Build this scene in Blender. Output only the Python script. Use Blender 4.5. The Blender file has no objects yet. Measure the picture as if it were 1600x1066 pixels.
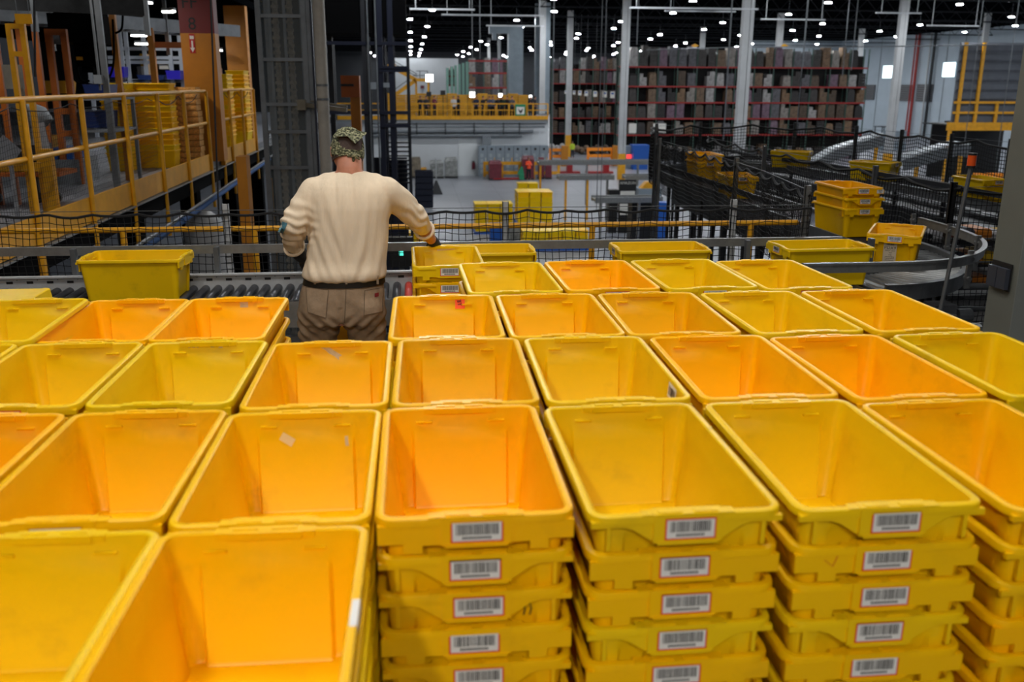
import bpy, math, random
from mathutils import Vector, Matrix
from mathutils.bvhtree import BVHTree
R = math.radians
rnd = random.Random(7)
SC = bpy.context.scene
COL = SC.collection

# ------------------------------------------------------------------ camera
FPX = 1450.0
EYE = Vector((0.0, 0.0, 2.0))
PITCH, YAW, ROLL = R(15.59), R(6.026), R(0.247)
_F = Vector((math.sin(YAW) * math.cos(PITCH), math.cos(YAW) * math.cos(PITCH), -math.sin(PITCH)))
_R = Vector((math.cos(YAW), -math.sin(YAW), 0))
_U = _R.cross(_F)
_R2 = _R * math.cos(ROLL) + _U * math.sin(ROLL)
_U2 = _U * math.cos(ROLL) - _R * math.sin(ROLL)


def ray(px, py):
    return _F * FPX + _R2 * (px - 800) - _U2 * (py - 533)


def atz(px, py, z):
    d = ray(px, py)
    return EYE + d * ((z - EYE.z) / d.z)


def aty(px, py, y):
    d = ray(px, py)
    return EYE + d * (y / d.y)


def atx(px, py, x):
    d = ray(px, py)
    return EYE + d * (x / d.x)


cam_d = bpy.data.cameras.new('camera')
cam = bpy.data.objects.new('camera', cam_d)
COL.objects.link(cam)
m = Matrix((_R2, _U2, -_F)).transposed().to_4x4()
m.translation = EYE
cam.matrix_world = m
cam_d.sensor_width = 36.0
cam_d.lens = 36.0 * FPX / 1600.0
cam_d.clip_end = 800
cam_d.clip_start = 0.05
cam_d.dof.use_dof = True
cam_d.dof.focus_distance = 4.7
cam_d.dof.aperture_fstop = 3.2
SC.camera = cam


# ------------------------------------------------------------------ materials
def lin(c):
    c = c / 255.0
    return c / 12.92 if c <= 0.04045 else ((c + 0.055) / 1.055) ** 2.4


def rgb(r, g, b):
    return (lin(r), lin(g), lin(b), 1.0)


MATS = {}


def mat(name, col, rough=0.6, metal=0.0, spec=0.5, noise=0.0, scale=6.0, bump=0.0, bscale=80.0, emit=0.0, stretch=None, objcol=False,
        alpha=1.0, trans=0.0, coat=0.0):
    if name in MATS:
        return MATS[name]
    m = bpy.data.materials.new(name)
    m.use_nodes = True
    nt = m.node_tree
    b = nt.nodes['Principled BSDF']
    b.inputs['Base Color'].default_value = col
    b.inputs['Roughness'].default_value = rough
    b.inputs['Metallic'].default_value = metal
    b.inputs['Specular IOR Level'].default_value = spec
    b.inputs['Alpha'].default_value = alpha
    b.inputs['Transmission Weight'].default_value = trans
    b.inputs['Coat Weight'].default_value = coat
    if emit:
        b.inputs['Emission Color'].default_value = col
        b.inputs['Emission Strength'].default_value = emit
    src = None
    if objcol:
        oi = nt.nodes.new('ShaderNodeObjectInfo')
        src = oi.outputs['Color']
        nt.links.new(src, b.inputs['Base Color'])
    tc = None
    if noise or bump:
        tc = nt.nodes.new('ShaderNodeTexCoord')
        mp = nt.nodes.new('ShaderNodeMapping')
        if stretch:
            mp.inputs['Scale'].default_value = stretch
        nt.links.new(tc.outputs['Object'], mp.inputs['Vector'])
    if noise:
        n = nt.nodes.new('ShaderNodeTexNoise')
        n.inputs['Scale'].default_value = scale
        n.inputs['Detail'].default_value = 5
        n.inputs['Roughness'].default_value = 0.65
        nt.links.new(mp.outputs['Vector'], n.inputs['Vector'])
        mr = nt.nodes.new('ShaderNodeMapRange')
        mr.inputs['From Min'].default_value = 0.3
        mr.inputs['From Max'].default_value = 0.7
        mr.inputs['To Min'].default_value = 1.0 - noise
        mr.inputs['To Max'].default_value = 1.0 + noise * 0.4
        nt.links.new(n.outputs['Fac'], mr.inputs['Value'])
        mx = nt.nodes.new('ShaderNodeVectorMath')
        mx.operation = 'SCALE'
        if src:
            nt.links.new(src, mx.inputs[0])
        else:
            mx.inputs[0].default_value = col[:3]
        nt.links.new(mr.outputs['Result'], mx.inputs['Scale'])
        nt.links.new(mx.outputs['Vector'], b.inputs['Base Color'])
    if bump:
        n2 = nt.nodes.new('ShaderNodeTexNoise')
        n2.inputs['Scale'].default_value = bscale
        n2.inputs['Detail'].default_value = 4
        nt.links.new(mp.outputs['Vector'], n2.inputs['Vector'])
        bp = nt.nodes.new('ShaderNodeBump')
        bp.inputs['Strength'].default_value = bump
        bp.inputs['Distance'].default_value = 0.01
        nt.links.new(n2.outputs['Fac'], bp.inputs['Height'])
        nt.links.new(bp.outputs['Normal'], b.inputs['Normal'])
    MATS[name] = m
    return m


def tote_material():
    """Moulded yellow plastic: tint per tote from the object colour, grey scuffs and rubbed marks."""
    m = bpy.data.materials.new('tote_plastic')
    m.use_nodes = True
    nt = m.node_tree
    L = nt.links.new
    b = nt.nodes['Principled BSDF']
    b.inputs['Roughness'].default_value = 0.36
    b.inputs['Specular IOR Level'].default_value = 0.22
    oi = nt.nodes.new('ShaderNodeObjectInfo')
    tc = nt.nodes.new('ShaderNodeTexCoord')
    add = nt.nodes.new('ShaderNodeVectorMath')
    add.operation = 'ADD'
    cmb = nt.nodes.new('ShaderNodeMath')
    cmb.operation = 'MULTIPLY'
    cmb.inputs[1].default_value = 37.0
    L(oi.outputs['Random'], cmb.inputs[0])
    L(tc.outputs['Object'], add.inputs[0])
    L(cmb.outputs[0], add.inputs[1])
    n = nt.nodes.new('ShaderNodeTexNoise')
    n.inputs['Scale'].default_value = 7.0
    n.inputs['Detail'].default_value = 6
    n.inputs['Roughness'].default_value = 0.6
    L(add.outputs[0], n.inputs['Vector'])
    cr = nt.nodes.new('ShaderNodeMapRange')
    cr.inputs['From Min'].default_value = 0.56
    cr.inputs['From Max'].default_value = 0.78
    cr.inputs['To Max'].default_value = 0.42
    L(n.outputs['Fac'], cr.inputs['Value'])
    mp = nt.nodes.new('ShaderNodeMapping')
    mp.inputs['Scale'].default_value = (3.0, 3.0, 30.0)
    L(add.outputs[0], mp.inputs['Vector'])
    n3 = nt.nodes.new('ShaderNodeTexNoise')
    n3.inputs['Scale'].default_value = 3.0
    n3.inputs['Detail'].default_value = 3
    L(mp.outputs[0], n3.inputs['Vector'])
    mul = nt.nodes.new('ShaderNodeMath')
    mul.operation = 'MULTIPLY'
    L(cr.outputs[0], mul.inputs[0])
    L(n3.outputs['Fac'], mul.inputs[1])
    mx = nt.nodes.new('ShaderNodeMix')
    mx.data_type = 'RGBA'
    mx.inputs[7].default_value = rgb(120, 92, 30)
    L(mul.outputs[0], mx.inputs[0])
    L(oi.outputs['Color'], mx.inputs[6])
    L(mx.outputs[2], b.inputs['Base Color'])
    n2 = nt.nodes.new('ShaderNodeTexNoise')
    n2.inputs['Scale'].default_value = 260.0
    L(tc.outputs['Object'], n2.inputs['Vector'])
    bp = nt.nodes.new('ShaderNodeBump')
    bp.inputs['Strength'].default_value = 0.12
    bp.inputs['Distance'].default_value = 0.002
    L(n2.outputs['Fac'], bp.inputs['Height'])
    L(bp.outputs['Normal'], b.inputs['Normal'])
    rr = nt.nodes.new('ShaderNodeMapRange')
    rr.inputs['To Min'].default_value = 0.25
    rr.inputs['To Max'].default_value = 0.5
    L(n.outputs['Fac'], rr.inputs['Value'])
    L(rr.outputs[0], b.inputs['Roughness'])
    return m


M_TOTE = tote_material()
AMBER = rgb(242, 186, 3)
LEMON = rgb(236, 194, 10)
M_WHITE = mat('label_paper', rgb(222, 220, 214), 0.55)
M_PAPER = mat('old_paper', rgb(205, 185, 145), 0.75, noise=0.25, scale=30)
M_RED = mat('label_red', rgb(222, 66, 20), 0.5)
M_INK = mat('ink', rgb(22, 20, 20), 0.6)
M_BLACK = mat('black_plastic', rgb(20, 20, 22), 0.5)
M_ROPE = mat('net_cord', rgb(16, 16, 18), 0.8)
M_GALV = mat('galvanised_steel', rgb(150, 152, 152), 0.42, 0.75, noise=0.25, scale=9)
M_STEEL = mat('dull_steel', rgb(112, 116, 120), 0.45, 0.6, noise=0.25, scale=5)
M_ZINC = mat('zinc_plate', rgb(184, 186, 188), 0.5, 0.15, noise=0.15, scale=9)
M_ROLLER = mat('roller_grey', rgb(44, 46, 52), 0.36, 0.1, noise=0.25, scale=12)
M_ROLLRED = mat('roller_red', rgb(196, 62, 48), 0.5)
M_YEL = mat('safety_yellow_paint', rgb(222, 158, 20), 0.42, noise=0.22, scale=4)
M_YELD = mat('structural_yellow_paint', rgb(184, 116, 10), 0.5, noise=0.22, scale=2)
M_ORG = mat('orange_paint', rgb(176, 92, 24), 0.5, noise=0.2, scale=3)
M_DARK = mat('dark_machine_paint', rgb(26, 28, 34), 0.55, noise=0.3, scale=3)
M_NAVY = mat('navy_steel', rgb(18, 24, 42), 0.5, 0.2)
M_GREY = mat('grey_paint', rgb(120, 126, 132), 0.55, noise=0.15, scale=2)
M_CABGREY = mat('cabinet_grey', rgb(128, 140, 150), 0.5)
M_WCOL = mat('white_column_paint', rgb(176, 178, 180), 0.55, noise=0.12, scale=1)
M_WALL = mat('painted_wall', rgb(206, 210, 214), 0.8, noise=0.08, scale=0.4)
M_WALLR = mat('precast_panel', rgb(176, 188, 198), 0.8, noise=0.1, scale=0.3)
M_BLUE = mat('blue_plastic', rgb(24, 84, 170), 0.45)
M_BLUEV = mat('violet_blue_plastic', rgb(40, 30, 190), 0.45)
M_DBLUE = mat('dark_blue_plastic', rgb(18, 44, 104), 0.5)
M_PIPEBLUE = mat('blue_pipe_paint', rgb(52, 84, 132), 0.8, spec=0.2)
M_REDP = mat('rack_beam_red', rgb(150, 34, 30), 0.5)
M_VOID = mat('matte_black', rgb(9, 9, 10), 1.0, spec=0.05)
M_REDW = mat('red_film', rgb(112, 42, 54), 0.35, noise=0.4, scale=3)
M_CEIL = mat('dark_roof_deck', rgb(9, 10, 12), 1.0, spec=0.0)
M_TRUSS = mat('roof_joist', rgb(30, 32, 36), 0.8, spec=0.2)
M_LAMP = mat('lamp_lens', (0.93, 0.97, 1.0, 1), emit=780.0)
M_TUBE = mat('tube_lamp', (1.0, 0.98, 0.95, 1), emit=9.0)
M_PANELL = mat('video_light', (1.0, 0.98, 0.94, 1), emit=7.0)
M_SKYLT = mat('daylight_pane', (0.80, 0.96, 1.0, 1), emit=2.2)
M_GREENLED = mat('green_display', (0.1, 0.9, 0.7, 1), emit=1.0)
M_REDLED = mat('red_display', (1.0, 0.06, 0.05, 1), emit=1.4)
M_CLEARP = mat('clear_panel', rgb(150, 160, 165), 0.25, alpha=0.12)
M_BEACON = mat('amber_beacon', rgb(226, 84, 26), 0.3)
M_BLANKET = mat('grey_quilt', rgb(92, 96, 104), 0.85, noise=0.2, scale=1.2)


def concrete():
    m = bpy.data.materials.new('polished_concrete')
    m.use_nodes = True
    nt = m.node_tree
    L = nt.links.new
    b = nt.nodes['Principled BSDF']
    tc = nt.nodes.new('ShaderNodeTexCoord')
    n = nt.nodes.new('ShaderNodeTexNoise')
    n.inputs['Scale'].default_value = 0.12
    n.inputs['Detail'].default_value = 8
    n.inputs['Roughness'].default_value = 0.7
    L(tc.outputs['Object'], n.inputs['Vector'])
    cr = nt.nodes.new('ShaderNodeValToRGB')
    cr.color_ramp.elements[0].position = 0.3
    cr.color_ramp.elements[0].color = rgb(112, 116, 124)
    cr.color_ramp.elements[1].position = 0.72
    cr.color_ramp.elements[1].color = rgb(146, 149, 156)
    L(n.outputs['Fac'], cr.inputs[0])
    br = nt.nodes.new('ShaderNodeTexBrick')
    br.inputs['Scale'].default_value = 0.16
    br.inputs['Mortar Size'].default_value = 0.004
    br.inputs['Color1'].default_value = (1, 1, 1, 1)
    br.inputs['Color2'].default_value = (0.93, 0.93, 0.93, 1)
    br.inputs['Mortar'].default_value = (0.6, 0.6, 0.6, 1)
    br.offset = 0
    L(tc.outputs['Object'], br.inputs['Vector'])
    mx = nt.nodes.new('ShaderNodeMix')
    mx.data_type = 'RGBA'
    mx.blend_type = 'MULTIPLY'
    mx.inputs[0].default_value = 1
    L(cr.outputs[0], mx.inputs[6])
    L(br.outputs[0], mx.inputs[7])
    L(mx.outputs[2], b.inputs['Base Color'])
    b.inputs['Roughness'].default_value = 0.38
    return m


M_CONC = concrete()


# ------------------------------------------------------------------ mesh builder
class MB:
    def __init__(s):
        s.v, s.f, s.m = [], [], []

    def add(s, vs, fs, mi=0, mtx=None):
        o = len(s.v)
        s.v += [tuple(mtx @ Vector(v)) for v in vs] if mtx is not None else [tuple(v) for v in vs]
        s.f += [tuple(i + o for i in f) for f in fs]
        s.m += [mi] * len(fs)
        return s

    def box(s, c, d, mi=0, rz=0.0, rx=0.0, ry=0.0):
        x, y, z = d[0] / 2, d[1] / 2, d[2] / 2
        vs = [(-x, -y, -z), (x, -y, -z), (x, y, -z), (-x, y, -z), (-x, -y, z), (x, -y, z), (x, y, z), (-x, y, z)]
        fs = [(0, 3, 2, 1), (4, 5, 6, 7), (0, 1, 5, 4), (1, 2, 6, 5), (2, 3, 7, 6), (3, 0, 4, 7)]
        mt = Matrix.Translation(c)
        if rz:
            mt = mt @ Matrix.Rotation(rz, 4, 'Z')
        if ry:
            mt = mt @ Matrix.Rotation(ry, 4, 'Y')
        if rx:
            mt = mt @ Matrix.Rotation(rx, 4, 'X')
        return s.add(vs, fs, mi, mt)

    def bb(s, a, b, mi=0):
        return s.box(((a[0] + b[0]) / 2, (a[1] + b[1]) / 2, (a[2] + b[2]) / 2), (abs(b[0] - a[0]), abs(b[1] - a[1]), abs(b[2] - a[2])), mi)

    def cyl(s, p0, p1, r, n=12, mi=0, r2=None):
        p0, p1 = Vector(p0), Vector(p1)
        return s.tube([p0, p1], [r, r if r2 is None else r2], n, mi)

    def tube(s, pts, r, n=6, mi=0, closed=False):
        pts = [Vector(p) for p in pts]
        k = len(pts)
        rs = r if isinstance(r, (list, tuple)) else [r] * k
        t0 = (pts[1] - pts[0]).normalized()
        a = Vector((0, 0, 1)) if abs(t0.z) < 0.9 else Vector((1, 0, 0))
        u = t0.cross(a).normalized()
        vs, fs = [], []
        for i, p in enumerate(pts):
            t = (pts[min(i + 1, k - 1)] - pts[max(i - 1, 0)])
            if closed:
                t = pts[(i + 1) % k] - pts[i - 1]
            t.normalize()
            u = (u - t * u.dot(t))
            if u.length < 1e-6:
                u = t.orthogonal()
            u.normalize()
            w = t.cross(u)
            for j in range(n):
                an = 2 * math.pi * j / n + math.pi / n
                vs.append(p + (u * math.cos(an) + w * math.sin(an)) * rs[i])
        seg = k if closed else k - 1
        for i in range(seg):
            i2 = (i + 1) % k
            for j in range(n):
                j2 = (j + 1) % n
                fs.append((i * n + j, i * n + j2, i2 * n + j2, i2 * n + j))
        if not closed:
            fs.append(tuple(range(n - 1, -1, -1)))
            fs.append(tuple((k - 1) * n + j for j in range(n)))
        return s.add(vs, fs, mi)

    def bar(s, p0, p1, w, h, mi=0):
        """rectangular bar between two points, w across, h up"""
        p0, p1 = Vector(p0), Vector(p1)
        d = p1 - p0
        t = d.normalized()
        up = Vector((0, 0, 1)) if abs(t.z) < 0.95 else Vector((0, 1, 0))
        x = t.cross(up).normalized()
        y = x.cross(t)
        vs = []
        for p in (p0, p1):
            for a, b in ((-1, -1), (1, -1), (1, 1), (-1, 1)):
                vs.append(p + x * a * w / 2 + y * b * h / 2)
        return s.add(vs, [(0, 1, 2, 3), (7, 6, 5, 4), (0, 4, 5, 1), (1, 5, 6, 2), (2, 6, 7, 3), (3, 7, 4, 0)], mi)

    def loft(s, rings, mi=0, cap0=True, cap1=True):
        n = len(rings[0])
        vs = [p for r in rings for p in r]
        fs = []
        for i in range(len(rings) - 1):
            for j in range(n):
                j2 = (j + 1) % n
                fs.append((i * n + j, i * n + j2, (i + 1) * n + j2, (i + 1) * n + j))
        if cap0:
            fs.append(tuple(range(n - 1, -1, -1)))
        if cap1:
            fs.append(tuple((len(rings) - 1) * n + j for j in range(n)))
        return s.add(vs, fs, mi)

    def prism(s, poly, y0, y1, mi=0, mtx=None):
        """polygon in XZ pushed from y0 to y1"""
        n = len(poly)
        vs = [(x, y0, z) for x, z in poly] + [(x, y1, z) for x, z in poly]
        fs = [tuple(range(n)), tuple(range(2 * n - 1, n - 1, -1))] + [(i, i + n, (i + 1) % n + n, (i + 1) % n) for i in range(n)]
        return s.add(vs, fs, mi, mtx)

    def ball(s, c, rad, nu=12, nv=8, mi=0):
        c = Vector(c)
        if not isinstance(rad, (tuple, list)):
            rad = (rad, rad, rad)
        rings = []
        for i in range(1, nv):
            th = math.pi * i / nv
            rings.append([c + Vector((rad[0] * math.sin(th) * math.cos(2 * math.pi * j / nu), rad[1] * math.sin(th) * math.sin(2 * math.pi * j / nu), -rad[2] * math.cos(th))) for j in range(nu)])
        o = len(s.v)
        s.loft(rings, mi, False, False)
        a = len(s.v)
        s.v += [tuple(c - Vector((0, 0, rad[2]))), tuple(c + Vector((0, 0, rad[2])))]
        for j in range(nu):
            s.f.append((a, o + (j + 1) % nu, o + j))
            s.f.append((a + 1, o + (nv - 2) * nu + j, o + (nv - 2) * nu + (j + 1) % nu))
            s.m += [mi, mi]
        return s

    def chain(s, pts, rs, n=10, mi=0):
        """overlapping rounded segments; meant to be fused by remesh"""
        for i in range(len(pts) - 1):
            s.cyl(pts[i], pts[i + 1], rs[i], n, mi, rs[i + 1])
        for p, r in zip(pts, rs):
            s.ball(p, r * 1.0, n, 8, mi)
        return s

    def mesh(s, name, mats, smooth=None):
        me = bpy.data.meshes.new(name)
        me.from_pydata(s.v, [], s.f)
        for m_ in mats:
            me.materials.append(m_)
        if len(mats) > 1:
            me.polygons.foreach_set('material_index', s.m)
        if smooth is not None:
            me.polygons.foreach_set('use_smooth', [True] * len(me.polygons))
            me.set_sharp_from_angle(angle=R(smooth))
        me.update()
        return me

    def obj(s, name, mats, parent=None, loc=None, rz=0.0, smooth=None):
        if not isinstance(mats, (list, tuple)):
            mats = [mats]
        o = bpy.data.objects.new(name, s.mesh(name, mats, smooth))
        COL.objects.link(o)
        if parent is not None:
            o.parent = parent
        if loc is not None:
            o.location = loc
        o.rotation_euler.z = rz
        return o


def link(name, me, parent=None, loc=(0, 0, 0), rz=0.0, color=None):
    o = bpy.data.objects.new(name, me)
    COL.objects.link(o)
    if parent is not None:
        o.parent = parent
    o.location = loc
    o.rotation_euler.z = rz
    if color:
        o.color = color
    return o


def tag(o, label, cat, group=None, kind=None):
    o['label'] = label
    o['category'] = cat
    if group:
        o['group'] = group
    if kind:
        o['kind'] = kind
    return o


def thing(name, label, cat, loc=(0, 0, 0), rz=0.0, group=None):
    o = bpy.data.objects.new(name, None)
    COL.objects.link(o)
    o.location = loc
    o.rotation_euler.z = rz
    o.empty_display_size = 0.1
    return tag(o, label, cat, group)


def struct(o):
    o['kind'] = 'structure'
    return o


def copy_tree(o, loc=None, rz=None, parent=None):
    c = o.copy()
    COL.objects.link(c)
    if parent is not None:
        c.parent = parent
    if loc is not None:
        c.location = loc
    if rz is not None:
        c.rotation_euler.z = rz
    for ch in list(o.children):
        copy_tree(ch, parent=c)
    return c


TS = bpy.data.scenes.new('workbench')


def evaluated_mesh(o):
    COL.objects.unlink(o)
    TS.collection.objects.link(o)
    vl = TS.view_layers[0]
    vl.update()
    me = bpy.data.meshes.new_from_object(o.evaluated_get(vl.depsgraph))
    bpy.data.objects.remove(o)
    return me


def fuse(mb, name, mats, voxel, smooth_it=6, parent=None, fn=None, factor=0.5):
    """one continuous surface out of overlapping volumes"""
    o = mb.obj('tmp', mats)
    r_ = o.modifiers.new('r', 'REMESH')
    r_.mode = 'VOXEL'
    r_.voxel_size = voxel
    if smooth_it:
        s_ = o.modifiers.new('s', 'SMOOTH')
        s_.iterations = smooth_it
        s_.factor = factor
    me = evaluated_mesh(o)
    me.name = name
    if fn:
        cn = [(v.co.copy(), v.normal.copy()) for v in me.vertices]
        flat = []
        for c_, n_ in cn:
            flat.extend(fn(c_, n_))
        me.vertices.foreach_set('co', flat)
    me.polygons.foreach_set('use_smooth', [True] * len(me.polygons))
    me.update()
    return link(name, me, parent)


def bvh_of(o):
    me = o.data
    return BVHTree.FromPolygons([v.co.copy() for v in me.vertices], [tuple(p.vertices) for p in me.polygons])


def text_mesh(body, size, m_, parent, mtx, name='lettering', extrude=0.0004):
    cu = bpy.data.curves.new('txt', 'FONT')
    cu.body = body
    cu.size = size
    cu.align_x = 'CENTER'
    cu.align_y = 'CENTER'
    cu.extrude = extrude
    cu.resolution_u = 2
    o = bpy.data.objects.new('txt', cu)
    COL.objects.link(o)
    me = evaluated_mesh(o)
    me.name = name
    me.materials.clear()
    me.materials.append(m_)
    me.transform(mtx)
    return link(name, me, parent)


# ordinal words
ORANGE = rgb(250, 184, 2)

ORD = ['first', 'second', 'third', 'fourth', 'fifth', 'sixth', 'seventh', 'eighth', 'ninth', 'tenth', 'eleventh', 'twelfth', 'thirteenth',
       'fourteenth', 'fifteenth', 'sixteenth', 'seventeenth', 'eighteenth', 'nineteenth', 'twentieth']
# ------------------------------------------------------------------ yellow totes
TW, TD, TH, TSTEP = 0.372, 0.61, 0.256, 0.078
LIP = 0.017


def tote_contour(z, d, seg=4, feat=True):
    """outline of the wall at height z, grown outward by d"""
    tap = 0.092 * (TH - z)
    hw = TW / 2 - LIP - tap + d
    hl = TD / 2 - LIP - tap + d
    r = 0.020 + d
    fade = max(0.0, min(1.0, (TH - 0.022 - z) / 0.06)) if feat else 0.0
    pr = 0.013 * fade
    ps = 0.005 * fade
    pts = []

    def corner(cx, cy, a0):
        for i in range(seg + 1):
            a = a0 + math.pi / 2 * i / seg
            pts.append((cx + r * math.cos(a), cy + r * math.sin(a)))
    k1, k2 = 0.60 * (TW / 2), 0.635 * (TW / 2)
    q1, q2 = 0.76 * (TD / 2), 0.79 * (TD / 2)
    # +x side going up in y
    for y, o in ((-q2, 0), (-q1, -ps), (0, -ps), (q1, -ps), (q2, 0)):
        pts.append((hw + o, y))
    corner(hw - r, hl - r, 0)
    for x, o in ((k2, 0), (k1, -pr), (0, -pr), (-k1, -pr), (-k2, 0)):
        pts.append((x, hl + o))
    corner(-hw + r, hl - r, math.pi / 2)
    for y, o in ((q2, 0), (q1, -ps), (0, -ps), (-q1, -ps), (-q2, 0)):
        pts.append((-hw - o, y))
    corner(-hw + r, -hl + r, math.pi)
    for x, o in ((-k2, 0), (-k1, pr), (0, pr), (k1, pr), (k2, 0)):
        pts.append((x, -hl + o))
    corner(hw - r, -hl + r, 1.5 * math.pi)
    return [Vector((x, y, z)) for x, y in pts]


def build_tote_mesh(name, detail=True):
    b = MB()
    seg = 4 if detail else 2
    C = lambda z, d: tote_contour(z, d, seg, detail)

    def at(z, zc, d):
        return [Vector((p.x, p.y, z)) for p in tote_contour(zc, d, seg, detail)]
    T = TH
    rings = [C(0.010, -0.004), C(0.016, 0.0)]
    if detail:
        rings += [C(T - 0.082, 0.0), C(T - 0.050, 0.0), C(T - 0.022, 0.0)]
    rings += [at(T - 0.003, T, 0.0), at(T, T, 0.003), at(T, T, 0.012), at(T - 0.002, T, 0.0155), at(T - 0.006, T, LIP), at(T - 0.017, T, LIP),
              at(T - 0.017, T, 0.0145), at(T - 0.010, T, 0.0135), at(T - 0.010, T, 0.003)]
    if detail:
        rings += [C(T - 0.022, 0.003), C(T - 0.050, 0.003), C(T - 0.082, 0.003)]
    rings += [C(0.004, 0.003), C(0.0, -0.001)]
    b.loft(rings, 0)
    if detail:
        hl = TD / 2 - LIP
        for s in (-1, 1):
            def P(poly, y0, y1):
                mt = Matrix.Identity(4) if s < 0 else Matrix.Rotation(math.pi, 4, 'Z')
                b.prism(poly, -hl - y1, -hl - y0, 0, mt)
            hwx = TW / 2 - 0.004
            if s < 0:   # plain deep band with two openings below
                P([(-hwx, T - 0.015), (-hwx, T - 0.052), (-0.135, T - 0.052), (-0.135, T - 0.072), (-0.10, T - 0.072), (-0.10, T - 0.056),
                   (-0.065, T - 0.056), (-0.060, T - 0.052), (0.060, T - 0.052), (0.065, T - 0.056), (0.10, T - 0.056), (0.10, T - 0.072),
                   (0.135, T - 0.072), (0.135, T - 0.052), (hwx, T - 0.052), (hwx, T - 0.015)], 0.003, 0.0135)
            else:       # narrow lip that swoops down to the label block
                P([(-hwx, T - 0.012), (-hwx, T - 0.024), (-0.120, T - 0.024), (-0.102, T - 0.030), (-0.070, T - 0.052), (0.070, T - 0.052),
                   (0.102, T - 0.030), (0.120, T - 0.024), (hwx, T - 0.024), (hwx, T - 0.012)], 0.003, 0.0135)
                for x in (-0.148, 0.148):
                    P([(x - 0.004, T - 0.02), (x - 0.004, T - 0.072), (x + 0.004, T - 0.072), (x + 0.004, T - 0.02)], 0.0005, 0.010)
            # label block and stepped pads on the rim
            P([(-0.066, T - 0.004), (-0.066, T - 0.056), (0.066, T - 0.056), (0.066, T - 0.004)], 0.003, 0.0185)
            P([(-0.062, T - 0.054), (-0.056, T - 0.060), (0.056, T - 0.060), (0.062, T - 0.054)], 0.003, 0.0205)
            P([(-0.088, T + 0.0008), (-0.088, T - 0.012), (0.088, T - 0.012), (0.088, T + 0.0008)], -0.005, 0.0165)
            P([(-0.066, T + 0.0018), (-0.066, T - 0.012), (0.066, T - 0.012), (0.066, T + 0.0018)], -0.009, 0.0190)
            for x in (-0.034, 0.034):
                P([(x - 0.022, T + 0.004), (x - 0.024, T + 0.001), (x + 0.024, T + 0.001), (x + 0.022, T + 0.004)], 0.002, 0.015)
            for x in (-0.088, 0.088):  # little catch ledges on the inside
                P([(x - 0.020, T - 0.030), (x - 0.020, T - 0.034), (x + 0.020, T - 0.034), (x + 0.020, T - 0.030)], -0.012, 0.0)
    return b.mesh(name, [M_TOTE], 35)


ME_TOTE = build_tote_mesh('tote_body')
ME_TOTE_LO = build_tote_mesh('tote_body_plain', False)


def barcode_mesh(seed, w=0.098, h=0.044, border=True):
    r_ = random.Random(seed)
    b = MB()
    e = 0.0004

    def rect(x0, z0, x1, z1, y, mi):
        b.add([(x0, y, z0), (x1, y, z0), (x1, y, z1), (x0, y, z1)], [(0, 1, 2, 3)], mi)
    rect(-w / 2, -h / 2, w / 2, h / 2, -0.0002, 1 if border else 0)
    q = 0.0036
    rect(-w / 2 + q, -h / 2 + q, w / 2 - q, h / 2 - q, -0.0002 - e, 0)
    x = -w / 2 + 0.010
    while x < w / 2 - 0.011:
        bw = r_.choice((0.0008, 0.0012, 0.0018, 0.0026))
        rect(x, -h * 0.14, x + bw, h * 0.36, -0.0002 - 2 * e, 2)
        x += bw + r_.choice((0.0008, 0.0012, 0.0016))
    x = -w * 0.28
    for i in range(11):
        rect(x, -h * 0.33, x + 0.0036, -h * 0.22, -0.0002 - 2 * e, 2)
        x += 0.0050
    return b.mesh('barcode_label', [M_WHITE, M_RED, M_INK])


ME_BAR = [barcode_mesh(i) for i in range(6)]
YL = TD / 2 - LIP + 0.0188


def add_tote(x, y, zrim, rz, tint, label, group, flip=False, bar=True, lo=False, name='yellow_tote', noise=0.05):
    """one tote; its near end (towards -y before turning) carries the barcode"""
    t = link(name, ME_TOTE_LO if lo else ME_TOTE, None, (x, y, zrim - TH), rz + (math.pi if flip else 0.0))
    k = 1 + rnd.uniform(-noise, noise)
    t.color = (min(1, tint[0] * k), min(1, tint[1] * k * (1 + rnd.uniform(-0.03, 0.03))), tint[2], 1)
    tag(t, label, 'tote', group)
    if bar:
        l_ = link('barcode_label', rnd.choice(ME_BAR), t)
        jx = rnd.uniform(-0.006, 0.006)
        if flip:
            l_.location = (-jx, YL, TH - 0.029)
            l_.rotation_euler.z = math.pi
        else:
            l_.location = (jx, -YL, TH - 0.029)
        l_['label'] = 'white barcode label with red border'
    return t


RIM0 = 2.0 - 0.7758
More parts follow.
